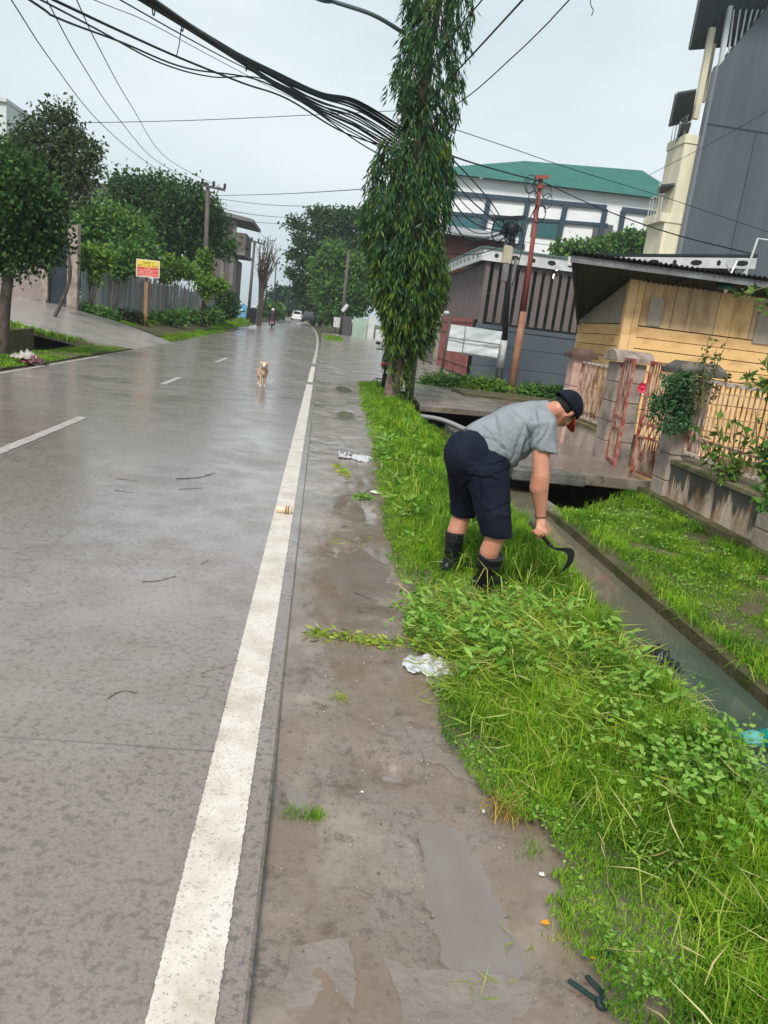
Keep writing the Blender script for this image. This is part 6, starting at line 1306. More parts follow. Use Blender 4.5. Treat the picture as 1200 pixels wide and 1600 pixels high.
def motorbike(label, x, y, z, a, red, name='motorcycle'):
    t = empty(name, (x, y, z), label, 'motorcycle'); ca, sa_ = math.cos(a), math.sin(a)
    def W(f, s_, h): return np.array((x + f * sa_ + s_ * ca, y + f * ca - s_ * sa_, z + h))
    AX = W(0, 1, 0) - W(0, 0, 0)
    for f in (0.27, 1.5):
        c = W(f, 0, 0.28); mb = MB(); mb._lathe(c - AX * 0.05, [(.2, 0), (.27, .02), (.28, .05), (.27, .08), (.2, .1)], 20, AX); wo = mb.build('wheel', TYRE, t, smooth=True)
        mb = MB(); mb._lathe(c - AX * 0.035, [(.02, 0), (.19, .005), (.19, .065), (.02, .07)], 14, AX); mb.build('rim', CHROME, wo)
    rp_ = red; mb = MB(); mb.ell(W(0.45, 0, 0.66), (0.14, 0.42, 0.13), [AX, W(1, 0, 0) - W(0, 0, 0), (0, 0, 1)]); mb.ell(W(0.2, 0, 0.7), (0.11, 0.24, 0.1), [AX, W(1, 0, 0) - W(0, 0, 0), (0, 0, 1)]); mb.ell(W(0.95, 0, 0.5), (0.12, 0.34, 0.11), [AX, W(1, 0, 0) - W(0, 0, 0), (0, 0, 1)]); mb.ell(W(1.28, 0, 0.72), (0.16, 0.13, 0.34), [AX, W(1, 0, 0) - W(0, 0, 0), (0, 0, 1)]); mb.build('bodywork', rp_, t, smooth=True)
    mb = MB(); mb.ell(W(0.42, 0, 0.79), (0.13, 0.4, 0.06), [AX, W(1, 0, 0) - W(0, 0, 0), (0, 0, 1)]); mb.build('saddle', mat('black_vinyl', (0.02, 0.02, 0.02), rough=0.5), t, smooth=True)
    mb = MB(); mb.tube([W(1.42, 0.0, 0.35), W(1.2, 0, 1.0)], 0.03, 8); mb.tube([W(1.12, -0.33, 1.02), W(1.2, -0.1, 1.02), W(1.2, 0.1, 1.02), W(1.12, 0.33, 1.02)], 0.018, 6); mb.build('handlebar', BLACKM, t)
    for sg in (-1, 1):
        mb = MB(); q = W(1.15, 0.3 * sg, 1.18); mb.tube([W(1.16, 0.22 * sg, 1.03), q], 0.009, 5); mb.ell(q, (0.07, 0.02, 0.045), [AX, W(1, 0, 0) - W(0, 0, 0), (0, 0, 1)]); mb.build('mirror', BLACKM, t, smooth=True)
    mb = MB(); q = W(0.02, 0, 0.7); mb.ell(q, (0.1, 0.05, 0.05), [AX, W(1, 0, 0) - W(0, 0, 0), (0, 0, 1)]); mb.build('tail_lamp', REDL, t, smooth=True)
    mb = MB(); mb.beam(W(-0.01, -0.12, 0.52), W(-0.01, 0.12, 0.52), 0.015, 0.1); mb.build('number_plate', PLATE_, t)
    mb = MB(); mb.beam(W(0.02, 0, 0.62), W(0.06, 0, 0.3), 0.14, 0.05, up=(1, 0, 0)); mb.tube([W(0.15, 0.13, 0.34), W(0.6, 0.14, 0.3)], [0.05, 0.035], 8); mb.beam(W(0.7, -0.25, 0.27), W(0.7, 0.25, 0.27), 0.03, 0.03); mb.build('mudguard', BLACKM, t)
    return W, AX
p = at(424, 514, 70); mz = rise(70)
W, AX = motorbike('red motorcycle ridden away along the left lane', p[0], 70, mz + 0.02, -0.04, mat('red_bike_paint', (0.42, 0.03, 0.04), rough=0.3))
J = mat('dark_jacket', (0.035, 0.025, 0.03), rough=0.8); HLM = mat('pale_helmet', (0.62, 0.55, 0.5), rough=0.25)
t = empty('person', W(0.45, 0, 0.8), 'motorcycle rider in a dark jacket and pale helmet seen from behind', 'person')
mb = MB(); mb.cap(W(.42, 0, .9), W(.55, 0, 1.3), .17, .19)
for sg in (-1, 1):
    mb.cap(W(.55, .17 * sg, 1.36), W(.75, .3 * sg, 1.1), .075, .055); mb.cap(W(.75, .3 * sg, 1.1), W(1.08, .28 * sg, 1.03), .055, .04)
    mb.cap(W(.42, .12 * sg, .86), W(.85, .2 * sg, .74), .1, .08); mb.cap(W(.85, .2 * sg, .74), W(.72, .2 * sg, .34), .075, .055); mb.cap(W(.72, .2 * sg, .32), W(.85, .2 * sg, .3), .05, .04)
mb.cap(W(.57, 0, 1.4), W(.6, 0, 1.6), .065, .09)
organic('body', mb, 0.02, 4, J, t)
mb = MB(); mb.ell(W(.62, 0, 1.62), (.145, .165, .15), [AX, W(1, 0, 0) - W(0, 0, 0), (0, 0, 1)]); mb.build('helmet', HLM, t, smooth=True)
p = gr(600, 602, 0.0); motorbike('dark motorcycle parked behind the trunk of the weeping tree', at(597, 598, 20.2)[0] - 0.02, 19.6, 0.0, 0.12, mat('dark_bike_paint', (0.02, 0.025, 0.04), (0.05, 0.05, 0.06), rough=0.3))
# bin by the blue sign
q = at(395, 503, 66); t = empty('waste_bin', q, 'black waste bin with something white on its lid, between the blue sign and the rider', 'bin')
mb = MB(); mb._lathe(q, [(0.24, -0.1), (0.27, 0.5), (0.29, 1.05), (0.22, 1.12)], 14, np.array((0, 0, 1.0))); mb.build('drum', BLACKM, t, smooth=False); mb = MB(); mb.ell(q + (0.05, 0, 1.2), (0.22, 0.2, 0.12)); mb.build('lid', mat('pale_plastic', (0.5, 0.52, 0.52), rough=0.5), t, smooth=True)

# ---------------------------------------------------------------- litter and small things
def crumple(name, label, cat, c, rx, ry, rz, m, seed, group=None, n=22, fl=0.5, parent=None):
    mb = MB(); nu, nv = n, n
    for j in range(nv + 1):
        for i in range(nu + 1):
            u, v = i / nu * 2 - 1, j / nv * 2 - 1; rr = 1 + 0.28 * n2(u * 2 + seed, v * 2, 1.0); s_ = Vector((u * 2.2 + seed, v * 2.2, seed))
            hgt = abs(mnoise.noise(s_)) * 1.2 + abs(mnoise.noise(s_ * 2.7)) * 0.7 + 0.25 * mnoise.noise(s_ * 6)
            edge = max(0, 1 - max(abs(u), abs(v)) ** 3)
            mb.v.append((c[0] + rx * u * rr * (1 - 0.25 * v * v), c[1] + ry * v * rr * (1 - 0.25 * u * u), c[2] + 0.004 + rz * hgt * (0.35 + edge * 0.65)))
    for j in range(nv):
        for i in range(nu): mb.f.append((j * (nu + 1) + i, j * (nu + 1) + i + 1, (j + 1) * (nu + 1) + i + 1, (j + 1) * (nu + 1) + i)); mb.m.append(0)
    return mb.build(name, m, parent, smooth=True, label=label, cat=cat, group=group)
BAGW = mat('white_plastic_film', (0.74, 0.74, 0.77), (0.62, 0.62, 0.66), rough=0.3, scale=20, transl=0.25)
q = gr(668, 1047, -0.02); q[2] = zshoulder(q[0], q[1]) + 0.004; b_ = crumple('plastic_bag', 'crumpled white plastic bag lying on the wet shoulder beside the grass', 'plastic bag', q, 0.128, 0.11, 0.055, BAGW, 3.3)
q2 = gr(636, 1040, -0.02); mb = MB()
for i in range(4): a = q + np.array((-0.03 + 0.022 * i, 0.01 - 0.004 * i, 0.05)); mb.beam(a, a + (0.012, 0.004, 0.0), 0.006, 0.004)
q = gr(565, 718, -0.02); crumple('paper_scrap', 'torn white scrap lying in the wet mid way up the shoulder', 'litter', (q[0], q[1], zshoulder(q[0], q[1])), 0.14, 0.22, 0.05, BAGW, 8.1, 'litter on the shoulder')
q = gr(538, 713, -0.02); crumple('paper_scrap', 'black and white torn wrapper beside the small yellow green cut weed', 'litter', (q[0], q[1], zshoulder(q[0], q[1])), 0.1, 0.22, 0.06, mat('dark_wrapper', (0.5, 0.5, 0.5), (0.04, 0.04, 0.04), rough=0.4, scale=9, pos=(0.45, 0.55)), 5.2, 'litter on the shoulder')
q = gr(586, 770, 0); crumple('paper_scrap', 'pale leaf sized scrap at the grass edge beyond the puddles', 'litter', (q[0], q[1], 0.0), 0.05, 0.05, 0.02, mat('pale_scrap', (0.6, 0.62, 0.45), rough=0.5), 2.2, 'litter on the shoulder')
for px, py, lab, col, sx_, sy_ in ((852, 1444, 'orange scrap of peel on the mud near the grass, the largest scrap', (0.75, 0.30, 0.03), 0.009, 0.007), (925, 1502, 'small yellow scrap above the black plastic wedge', (0.8, 0.45, 0.02), 0.005, 0.004), (934, 1526, 'tiny yellow scrap touching the grass beside the black plastic wedge', (0.8, 0.5, 0.05), 0.004, 0.004), (846, 1371, 'tiny white scrap on the mud below the brownish tuft', (0.75, 0.72, 0.7), 0.007, 0.006), (774, 1502, 'dark red crumb at the foot of the long puddle', (0.07, 0.025, 0.02), 0.008, 0.011), (755, 1268, 'tiny white chip left of the brownish tuft', (0.7, 0.68, 0.64), 0.004, 0.008), (566, 1236, 'tiny white chip in the mud right of the wet hole', (0.7, 0.68, 0.64), 0.004, 0.003), (785, 1000, 'yellow leaf lying in the cut grass', (0.75, 0.5, 0.03), 0.012, 0.02)):
    q = gr(px, py, -0.04); zz = zshoulder(q[0], q[1]) if py != 1000 else 0.12; crumple('scrap', lab, 'litter', (q[0], q[1], zz), sx_ * 1.4, sy_ * 1.4, 0.008, mat('scrap_' + str(px), col, rough=0.5), px * 0.1, 'scraps on the mud', n=8)
# dark stalk
mb = MB(); a, b_, c = gr(872, 1405, -0.03), gr(884, 1432, -0.03), gr(905, 1470, -0.03); mb.tube(spline([a + (0, 0, .012), b_ + (0, 0, .014), c + (0, 0, .012)], 5), [0.002, .008, .011, .011, .01, .008, .006, .004, .003, .003, .003], 7); mb.build('dead_stalk', mat('dark_red_stalk', (0.10, 0.035, 0.03), (0.05, 0.03, 0.025), rough=0.7), smooth=True, label='dark reddish dead stalk at the edge of the mud, right of the orange scrap', cat='stalk')
# black plastic wedge (clip)
t = empty('plastic_wedge', gr(925, 1560, -0.03), 'black plastic piece with two flat prongs lying in the mud at lower right', 'plastic piece')
z0 = zshoulder(*gr(915, 1550, -0.03)[:2]) + 0.006; h0 = gr(938, 1568, z0)
for (px, py, px2, py2) in ((888, 1533, 930, 1566), (916, 1526, 944, 1560)):
    mb = MB(); a, b_ = gr(px, py, z0), gr(px2, py2, z0); mb.beam(a + (0, 0, .004), b_ + (0, 0, .01), 0.016, 0.006); mb.build('prong', mat('green_black_plastic', (0.015, 0.035, 0.035), (0.03, 0.05, 0.05), rough=0.4, scale=30), t, bevel=0.002)
mb = MB(); mb._lathe(h0 + (0.0, 0.0, -0.004), [(0.012, 0), (0.018, 0.004), (0.018, 0.018), (0.011, 0.022), (0.010, 0.012)], 14, unit(np.array((0.25, -0.5, 1.0)))); mb.build('socket', MATS['green_black_plastic'], t, smooth=True)
mb = MB(); a, b_ = gr(925, 1494, -0.02), gr(975, 1500, 0.0); mb.prism([gr(925, 1488, -.02), gr(942, 1484, -.02), gr(978, 1498, 0), gr(970, 1506, 0)], (0, 0, .006)); mb.build('black_strip', MATS['green_black_plastic'], label='flat black strip half under the grass above the plastic wedge', cat='litter')
# black bag at the ditch, teal bottle
q = at(1022, 1088, 3.72); crumple('black_bag', 'crumpled black plastic bag on the grass edge over the ditch water', 'plastic bag', (q[0] - 0.02, q[1] - 0.03, 0.02), 0.095, 0.12, 0.11, mat('black_film', (0.012, 0.014, 0.016), (0.03, 0.032, 0.036), rough=0.25, scale=14), 6.7)
q = at(1178, 1160, 2.95); q[2] += 0.02; t = empty('crushed_bottle', q, 'crushed teal plastic bottle at the right edge where the grass meets the water', 'bottle')
TB_ = mat('teal_plastic', (0.10, 0.42, 0.36), (0.22, 0.55, 0.5), rough=0.2, scale=14, transl=0.3); ax_ = unit(np.array((1.0, 0.12, 0.06))); mb = MB()
sec = []; 
for i, (d, r) in enumerate(((-0.075, .012), (-0.07, .026), (-0.04, .036), (-0.01, .039), (0.03, .033), (0.07, .04), (0.12, .039), (0.15, .03), (0.18, .014))): sec.append((r, d))
mb._lathe(q, sec, 9, ax_); mb.build('bottle_body', TB_, t); mb = MB(); mb._lathe(q + ax_ * 0.178, [(0.015, 0), (0.016, 0.02), (0.012, 0.022)], 12, ax_); mb.build('cap', mat('teal_cap', (0.01, 0.2, 0.16), rough=0.35), t)
mb = MB(); mb._lathe(q + ax_ * 0.02, [(0.04, 0), (0.0405, 0.03), (0.038, 0.055)], 9, ax_); mb.build('label_band', mat('deep_teal', (0.0, 0.16, 0.13), rough=0.3), t)
# paper cup on the line
q = gr(447, 799, 0.02); t = empty('paper_cup', q, 'cream paper cup lying on its side across the white line', 'paper cup'); ax_ = unit(np.array((1.0, -0.06, 0.0)))
mb = MB(); mb._lathe(q + (-0.08, 0, 0.012), [(0.026, 0), (0.028, 0.003), (0.037, 0.115)], 20, ax_); mb.build('wall', mat('cup_card', (0.72, 0.58, 0.40), (0.6, 0.46, 0.3), rough=0.5, scale=12), t, smooth=True)
for s_ in ((0.034, 0.075), (0.0355, 0.095)): mb = MB(); mb._lathe(q + (-0.08, 0, 0.012), [(s_[0], s_[1]), (s_[0] + .003, s_[1] + .004), (s_[0] + .001, s_[1] + .01)], 20, ax_); mb.build('band', mat('cup_brown', (0.18, 0.07, 0.03), rough=0.5), t, smooth=True)
mb = MB(); mb._lathe(q + (-0.08, 0, 0.012), [(0.036, 0.114), (0.040, 0.115), (0.040, 0.121), (0.033, 0.122)], 20, ax_); mb.build('rim', mat('cup_rim', (0.75, 0.62, 0.45), rough=0.4), t, smooth=True)
# twigs on the road
TW = mat('wet_twig', (0.05, 0.035, 0.028), (0.09, 0.065, 0.05), rough=0.5)
def twig(label, pts, r=0.003, forks=2, z=0.012):
    r *= 0.62
    P = [gr(px, py, z) for px, py in pts]
    for p in P: p[2] = (zroad(p[0], p[1]) if p[0] < -0.02 else zshoulder(p[0], p[1])) + r * 1.3
    mb = MB(); s_ = spline(P, 4); mb.tube(s_, [r * (1 - 0.6 * i / len(s_)) for i in range(len(s_))], 5)
    for _ in range(forks): i = random.randint(1, len(s_) - 2); d = s_[i + 1] - s_[i]; d = unit(np.array((d[0] - d[1] * random.choice((-1, 1)) * 0.8, d[1] + d[0] * 0.6, 0))); mb.tube([s_[i], s_[i] + d * r * random.uniform(9, 22)], [r * 0.6, r * 0.3], 4)
    mb.build('twig', TW, smooth=True, label=label, cat='twig', group='twigs on the wet road')
twig('forked twig lying on the road left of the white line, nearest the centre', [(222, 908), (248, 906), (274, 899)], 0.0035, 3)
twig('twig with wet leaf bits lying further up the road', [(275, 748), (310, 746), (336, 738)], 0.007, 5)
twig('thin twig lying across the road below the leafy twig', [(280, 764), (318, 762)], 0.004, 1)
twig('twig beside the long crack on the left of the road', [(182, 748), (215, 752)], 0.004, 0)
twig('second thin twig left of the road centre', [(178, 766), (208, 770)], 0.004, 0)
twig('short twig with a leaf bud on the bare road, lower left', [(168, 1090), (190, 1078), (212, 1081)], 0.003, 4)
twig('feathery twig touching the left side of the white line', [(312, 1050), (345, 1040), (385, 1030)], 0.0015, 5)
twig('curled twig bit on the white line', [(350, 1092), (356, 1112), (366, 1122)], 0.0018, 2)
twig('black stick lying in the twin puddle', [(556, 917), (566, 921), (577, 926)], 0.006, 1)
twig('stick lying across the middle of the white line', [(436, 806), (458, 804)], 0.003, 0)
twig('small wet twig near the cut weed line', [(485, 995), (495, 996)], 0.005, 2)
twig('short twig at the right of the road, above the forked twig', [(315, 880), (327, 873)], 0.003, 0)
twig('thin pale stem lying over the puddle and mud, lower right', [(735, 1402), (800, 1402), (868, 1404)], 0.0016, 0)
twig('brown stalk on the cut grass heap behind the bag', [(722, 946), (770, 975), (815, 992)], 0.006, 1) if False else None
mb = MB(); mb.tube(spline([at(722, 948, 4.35), at(765, 972, 4.2), at(818, 993, 4.05)], 5), [0.006] * 8 + [0.003] * 3, 6); mb.build('cut_stalk', mat('brown_stalk', (0.2, 0.13, 0.06), rough=0.7), smooth=True, label='brown stalk lying across the cut grass heap in front of the boots', cat='stalk')
# rubbish heap, grey sack on the left
q = gr(42, 566, 0.03)
t = empty('rubbish_heap', q, 'small heap of pale and reddish rubbish at the left road edge under the dark tree', 'rubbish')
for dx, dz, rx, rz, c, c2, sd_ in ((-0.05, 0.12, 0.26, 0.34, (0.55, 0.5, 0.46), (0.2, 0.17, 0.16), 1.1), (0.1, 0.05, 0.26, 0.2, (0.25, 0.06, 0.06), (0.1, 0.05, 0.05), 4.4), (0.22, 0.0, 0.2, 0.22, (0.03, 0.03, 0.03), (0.09, 0.08, 0.08), 7.7), (0.36, -0.03, 0.1, 0.12, (0.6, 0.5, 0.3), (0.4, 0.33, 0.2), 9.1)):
    crumple('rubbish_bag', None, None, q + (dx, 0, dz - 0.06), rx, 0.2, rz, mat('rub%d' % int(sd_), c, c2, rough=0.6, scale=7), sd_, n=12, parent=t)
q = at(112, 497, 32.5); mb = MB(); mb.ell(q, (0.55, 0.4, 0.22), None, 20, 12); mb.ell(q + (-0.3, 0, 0.05), (0.2, 0.25, 0.14)); organic('grey_sack', mb, 0.03, 4, mat('grey_sack', (0.12, 0.11, 0.14), (0.08, 0.08, 0.1), rough=0.6, scale=4), disp=lambda p, n_: 0.03 * n2(p.x, p.z, 5), label='dark grey sack lying at the foot of the gate post on the ramp', cat='sack')

# ---------------------------------------------------------------- dog
DX, DY = float(gr(411, 605)[0]), 17.05; DZ = zroad(DX, DY)
def dp(s_, f, h): return np.array((DX + s_ - 0.12 * f, DY + f, DZ + h))
t = empty('dog', (DX, DY, DZ), 'tan dog with white blaze walking up the wet road toward the camera', 'dog')
FURT = mat('tan_fur', (0.56, 0.38, 0.25), (0.42, 0.27, 0.17), rough=0.9, scale=14, bump=0.3, bscale=80); FURW = mat('white_fur', (0.72, 0.62, 0.54), (0.6, 0.48, 0.4), rough=0.9, scale=14)
mb = MB()
mb.ell(dp(0, 0.12, 0.34), (0.102, 0.13, 0.12)); mb.cap(dp(0, .12, .35), dp(0, .5, .35), .105, .09); mb.ell(dp(0, .52, .345), (.08, .1, .085))
mb.cap(dp(0, .06, .38), dp(0.0, -.02, .46), .065, .06); mb.ell(dp(0, -.05, .50), (.08, .08, .07)); mb.cap(dp(0, -.09, .485), dp(0, -.165, .462), .042, .03)
for sg in (-1, 1):
    e0 = dp(.055 * sg, -.03, .548); mb.cap(e0, dp(.09 * sg, -.045, .545), .02, .016); mb.cap(dp(.09 * sg, -.045, .545), dp(.10 * sg, -.055, .505), .018, .01)
for s_, f0, f1, fe in ((-.055, .08, .0, -.02), (.045, .08, .12, .08)):
    mb.cap(dp(s_, .08, .30), dp(s_ * .95, f0 * .6 + f1 * .4, .17), .04, .026); mb.cap(dp(s_ * .95, f0 * .6 + f1 * .4, .17), dp(s_, f1, .04), .024, .018); mb.cap(dp(s_, f1, .02), dp(s_, f1 - .045, .016), .022, .018)
for s_, f1 in ((-.075, .46), (.055, .62)):
    mb.cap(dp(s_, .52, .32), dp(s_, .46 + .3 * (f1 - .5), .22), .055, .038); mb.cap(dp(s_, .46 + .3 * (f1 - .5), .22), dp(s_, f1 + .06, .12), .034, .02); mb.cap(dp(s_, f1 + .06, .12), dp(s_, f1, .03), .02, .017); mb.cap(dp(s_, f1, .018), dp(s_, f1 - .05, .016), .021, .017)
mb.cap(dp(0, .6, .4), dp(.03, .72, .5), .022, .016); mb.cap(dp(.03, .72, .5), dp(.06, .7, .6), .016, .01)
def dogmat(p, n_):
    s_, h, f = p.x - DX + 0.12 * (p.y - DY), p.z - DZ, p.y - DY
    if h < 0.07: return 1
    if f < -0.075 and abs(s_) < 0.026: return 1
    if f < -0.12 and h < .5: return 1
    if f < 0.05 and 0.26 < h < 0.42 and abs(s_) < 0.03: return 1
    return 0
organic('body', mb, 0.0085, 3, [FURT, FURW], t, matfn=dogmat)
EYEB = mat('dark_eye', (0.01, 0.008, 0.008), rough=0.15)
for sg in (-1, 1): mb = MB(); mb.ell(dp(.032 * sg, -.108, .513), (.011, .009, .011)); mb.build('eye', EYEB, t, smooth=True)
mb = MB(); mb.ell(dp(0, -.192, .47), (.018, .012, .013)); mb.build('nose', EYEB, t, smooth=True)
# ---------------------------------------------------------------- the man cutting grass
def fuse(mb_, secs, n=24):
    "closed loft through elliptical sections (centre, axis u, ru, axis v, rv)"
    vs = []
    for c, u, ru, v, rv in secs:
        for j in range(n):
            a = 2 * math.pi * j / n; vs.append(np.array(c) + np.array(u) * ru * math.cos(a) + np.array(v) * rv * math.sin(a))
    k = len(secs); fs = [(i * n + j, i * n + (j + 1) % n, (i + 1) * n + (j + 1) % n, (i + 1) * n + j) for i in range(k - 1) for j in range(n)]
    fs += [tuple(range(n - 1, -1, -1)), tuple((k - 1) * n + j for j in range(n))]; mb_.add(vs, fs)
SKIN = mat('skin', (0.60, 0.29, 0.19), (0.44, 0.18, 0.11), rough=0.45, scale=5, pos=(0.3, 0.7), bump=0.12, bscale=120, spec=0.4)
for m_ in (SKIN,):
    b = m_.node_tree.nodes['Principled BSDF']; b.inputs['Subsurface Weight'].default_value = 0.12; b.inputs['Subsurface Radius'].default_value = (0.02, 0.008, 0.004)
TEE = mat('grey_jersey', (0.25, 0.27, 0.29), (0.205, 0.222, 0.24), rough=0.85, scale=9, bump=0.3, bscale=30)
NAVY = mat('navy_cloth', (0.006, 0.008, 0.018), (0.011, 0.014, 0.026), rough=0.85, spec=0.15, scale=6, bump=0.3, bscale=26)
BOOT = mat('black_rubber', (0.005, 0.006, 0.008), (0.010, 0.012, 0.014), rough=0.4, spec=0.3, scale=5, bump=0.05)
Yc = 4.86
foot = gr(757, 928, 0.0)
man = empty('person', (foot[0], 4.85, 0.0), 'man in grey t-shirt, navy shorts and black rubber boots bending down to cut grass', 'person')
R_ = lambda px, py, Y=4.70: at(px, py, Y)
hipR, kneeR, ankR = at(764, 722, 4.76), at(775, 836, 4.68), at(756, 912, 4.74)
hipL, kneeL, ankL = at(733, 722, 4.98), at(723, 802, 5.06), at(704, 886, 5.02)
shR, elR, wrR = at(846, 664, 4.68), at(845, 742, 4.64), at(845, 808, 4.66)
shL = at(850, 652, 5.10); elL = at(848, 742, 5.2); wrL = at(844, 806, 5.26)
latv = unit(np.array((0.22, -0.97, 0.0)))
# --- body (one skin)
mb = MB()
mb.ell(at(745, 712, 4.88), (.12, .14, .11)); mb.cap(at(755, 702, 4.88), at(812, 672, 4.88), .10, .115); mb.cap(at(812, 672, 4.80), at(836, 662, 4.79), .085, .06); mb.cap(at(812, 672, 4.97), at(836, 662, 4.98), .085, .06)
mb.cap(shR + np.array((0, 0, -.03)), elR, .056, .056); mb.cap(elR, at(842, 762, 4.645), .058, .062); mb.cap(at(842.5, 762, 4.645), at(844.5, 790, 4.655), .06, .043); mb.cap(at(844.5, 790, 4.655), wrR, .043, .033)
mb.cap(shL, elL, .058, .05); mb.cap(elL, at(846, 768, 5.23), .05, .05); mb.cap(at(846, 768, 5.23), wrL, .05, .03); mb.cap(wrL, at(842, 826, 5.27), .032, .036)
for i in range(4): mb.cap(at(840 + i * 1.5, 826, 5.25 + .018 * i), at(839 + i * 1.5, 842, 5.25 + .02 * i), .011, .009, 8)
mb.cap(at(846, 816, 5.24), at(849, 832, 5.23), .013, .01, 8)
for h, k, a, r0 in ((hipR, kneeR, ankR, .09), (hipL, kneeL, ankL, .085)):
    mb.cap(h, k, r0, .068); calf = k * .68 + a * .32 + np.array((-.018, -.005, 0)); mb.cap(k, calf, .063, .066); mb.cap(calf, a, .064, .045); mb.cap(a, a + (0, 0, -.05), .045, .04)
# neck and head
Fd = unit(np.array((.40, .42, -.82))); up_ = np.array((.80, .18, .52)); Cd = unit(up_ - Fd * (up_ @ Fd)); Rd = np.cross(Fd, Cd)
hc = at(883, 640, 4.80)
def hp(r, f, c): return hc + Rd * r + Fd * f + Cd * c
mb.cap(at(848, 650, 4.84), hp(0, -.03, -.055), .075, .06); mb.ell(hp(0, -.005, .035), (.076, .094, .088), [Rd, Fd, Cd]); mb.ell(hp(0, .02, -.035), (.062, .07, .085), [Rd, Fd, Cd]); mb.ell(hp(0, .05, -.095), (.034, .032, .026), [Rd, Fd, Cd]); mb.cap(hp(0, .09, -.0), hp(0, .108, -.03), .010, .015, 8)
for sg in (-1, 1):
    mb.cap(hp(.054 * sg, -.01, -.045), hp(.03 * sg, .05, -.09), .02, .018)
    mb.ell(hp(.078 * sg, -.008, -.008), (.009, .018, .031), [unit(Rd + Fd * .35 * sg * -1 * sg), unit(Fd - Cd * .15), Cd]); mb.ell(hp(.046 * sg, .065, -.03), (.02, .018, .016), [Rd, Fd, Cd]); mb.cap(hp(.012 * sg, .085, .018), hp(.045 * sg, .075, .016), .010, .009, 8)
mb.cap(hp(-.018, .086, -.064), hp(.018, .086, -.064), .0085, .0085, 8)
# right hand closed round the handle
KN = [at(852.5, 832, 4.615), at(848, 831, 4.61), at(843.5, 829, 4.612), at(839.5, 826, 4.62)]
mb.cap(wrR, at(846, 820, 4.645), .034, .036)
for i, kn in enumerate(KN):
    mb.cap(wrR + (KN[i] - wrR) * .3, kn, .021, .0135, 8); r = (.0115, .0118, .0112, .0098)[i]; hx = at(842.5 + (3, 1, -1.2, -3.2)[i], 836 + (4, 2, 0, -3)[i], 4.64)
    p1 = kn + np.array((-.020, .004, -.024)) * (1, 1, .95, .82)[i]; p2 = p1 + np.array((-.004, .034, -.012)) * (1, 1, .95, .85)[i]; p3 = p2 + np.array((.018, .014, .012)) * (1, 1, .95, .85)[i]
    mb.cap(kn, p1, .0125, r, 8); mb.cap(p1, p2, r, r * .93, 8); mb.cap(p2, p3, r * .93, r * .85, 8)
th0, th1, th2 = at(851, 817, 4.66), at(857, 828, 4.665), at(852, 839, 4.66); mb.cap(th0, th1, .017, .013, 8); mb.cap(th1, th2, .0128, .0105, 8)
def bodydisp(p, n_): return 0.0022 * n2(p.x * 1.0, p.z + p.y, 9)
organic('body', mb, 0.0052, 4, SKIN, man, disp=bodydisp)
for sg in (-1, 1):
    mb = MB(); mb.ell(hp(.031 * sg, .077, .0), (.013, .012, .011), [Rd, Fd, Cd]); mb.build('eye', mat('eye_white', (0.7, 0.68, 0.65), rough=0.2), man, smooth=True)
# hair, cap
HAIRM = mat('black_hair', (0.010, 0.009, 0.009), (0.03, 0.024, 0.02), rough=0.7, scale=40, bump=0.5, bscale=200)
mb = MB(); mb.ell(hp(0, -.034, .012), (.076, .076, .076), [Rd, Fd, Cd]); mb.ell(hp(0, -.055, -.028), (.058, .038, .036), [Rd, Fd, Cd])
for sg in (-1, 1): mb.cap(hp(.07 * sg, .02, .02), hp(.071 * sg, .022, -.012), .011, .006, 8)
organic('hair', mb, 0.006, 3, HAIRM, man, disp=lambda p, n_: 0.002 * n2(p.x * 1.3 + p.y, p.z, 60))
CAPN = mat('navy_cap_cloth', (0.005, 0.007, 0.014), (0.009, 0.012, 0.022), rough=0.8, spec=0.15, scale=20, bump=0.1, bscale=300)
mb = MB(); nr, ns = 12, 40; rim = []
for i in range(nr + 1):
    ph = math.pi / 2 * i / nr
    for j in range(ns):
        a = 2 * math.pi * j / ns; fl = math.cos(ph); hgt = math.sin(ph)
        seam = 1 + 0.010 * abs(math.cos(a * 3)) ** 6 * -1
        mb.v.append(tuple(hp(.092 * fl * math.cos(a) * seam, -.020 + .119 * fl * math.sin(a) * seam, .012 + .032 * math.sin(a) * (1 - hgt) + .112 * hgt ** 0.92)))
for i in range(nr):
    for j in range(ns): mb.f.append((i * ns + j, i * ns + (j + 1) % ns, (i + 1) * ns + (j + 1) % ns, (i + 1) * ns + j)); mb.m.append(0)
cp = mb.build('cap', CAPN, man, smooth=True); so_ = cp.modifiers.new('thick', 'SOLIDIFY'); so_.thickness = 0.004
mb = MB(); mb.ell(hp(0, -.020, .127), (.009, .009, .005), [Rd, Fd, Cd]); mb.build('cap_button', CAPN, cp, smooth=True)
mb = MB(); e = [hp(.06 * math.cos(a) * .62 + .0, -.008 - .1085 * 1.0 * math.cos(0.0) * 1.0 + 0, .05) for a in (0,)]
for k_ in range(10):   # pale embroidered ring over the strap opening at the back
    a0, a1 = 2 * math.pi * k_ / 10, 2 * math.pi * (k_ + .75) / 10
    def em(a): u_ = -2.15 + .14 * math.cos(a); hh = .42 + .2 * math.sin(a); fl = math.cos(hh); return hp(.0945 * fl * math.cos(u_), -.020 + .1215 * fl * math.sin(u_), .012 + .112 * math.sin(hh))
    mb.beam(em(a0), em(a1), .003, .003)
mb.build('cap_mark', mat('pale_thread', (0.5, 0.52, 0.55), rough=0.8), cp)
REDB = mat('orange_red_brim', (0.55, 0.075, 0.02), (0.45, 0.055, 0.02), rough=0.7, scale=20)
mb = MB(); nb, nl = 22, 6
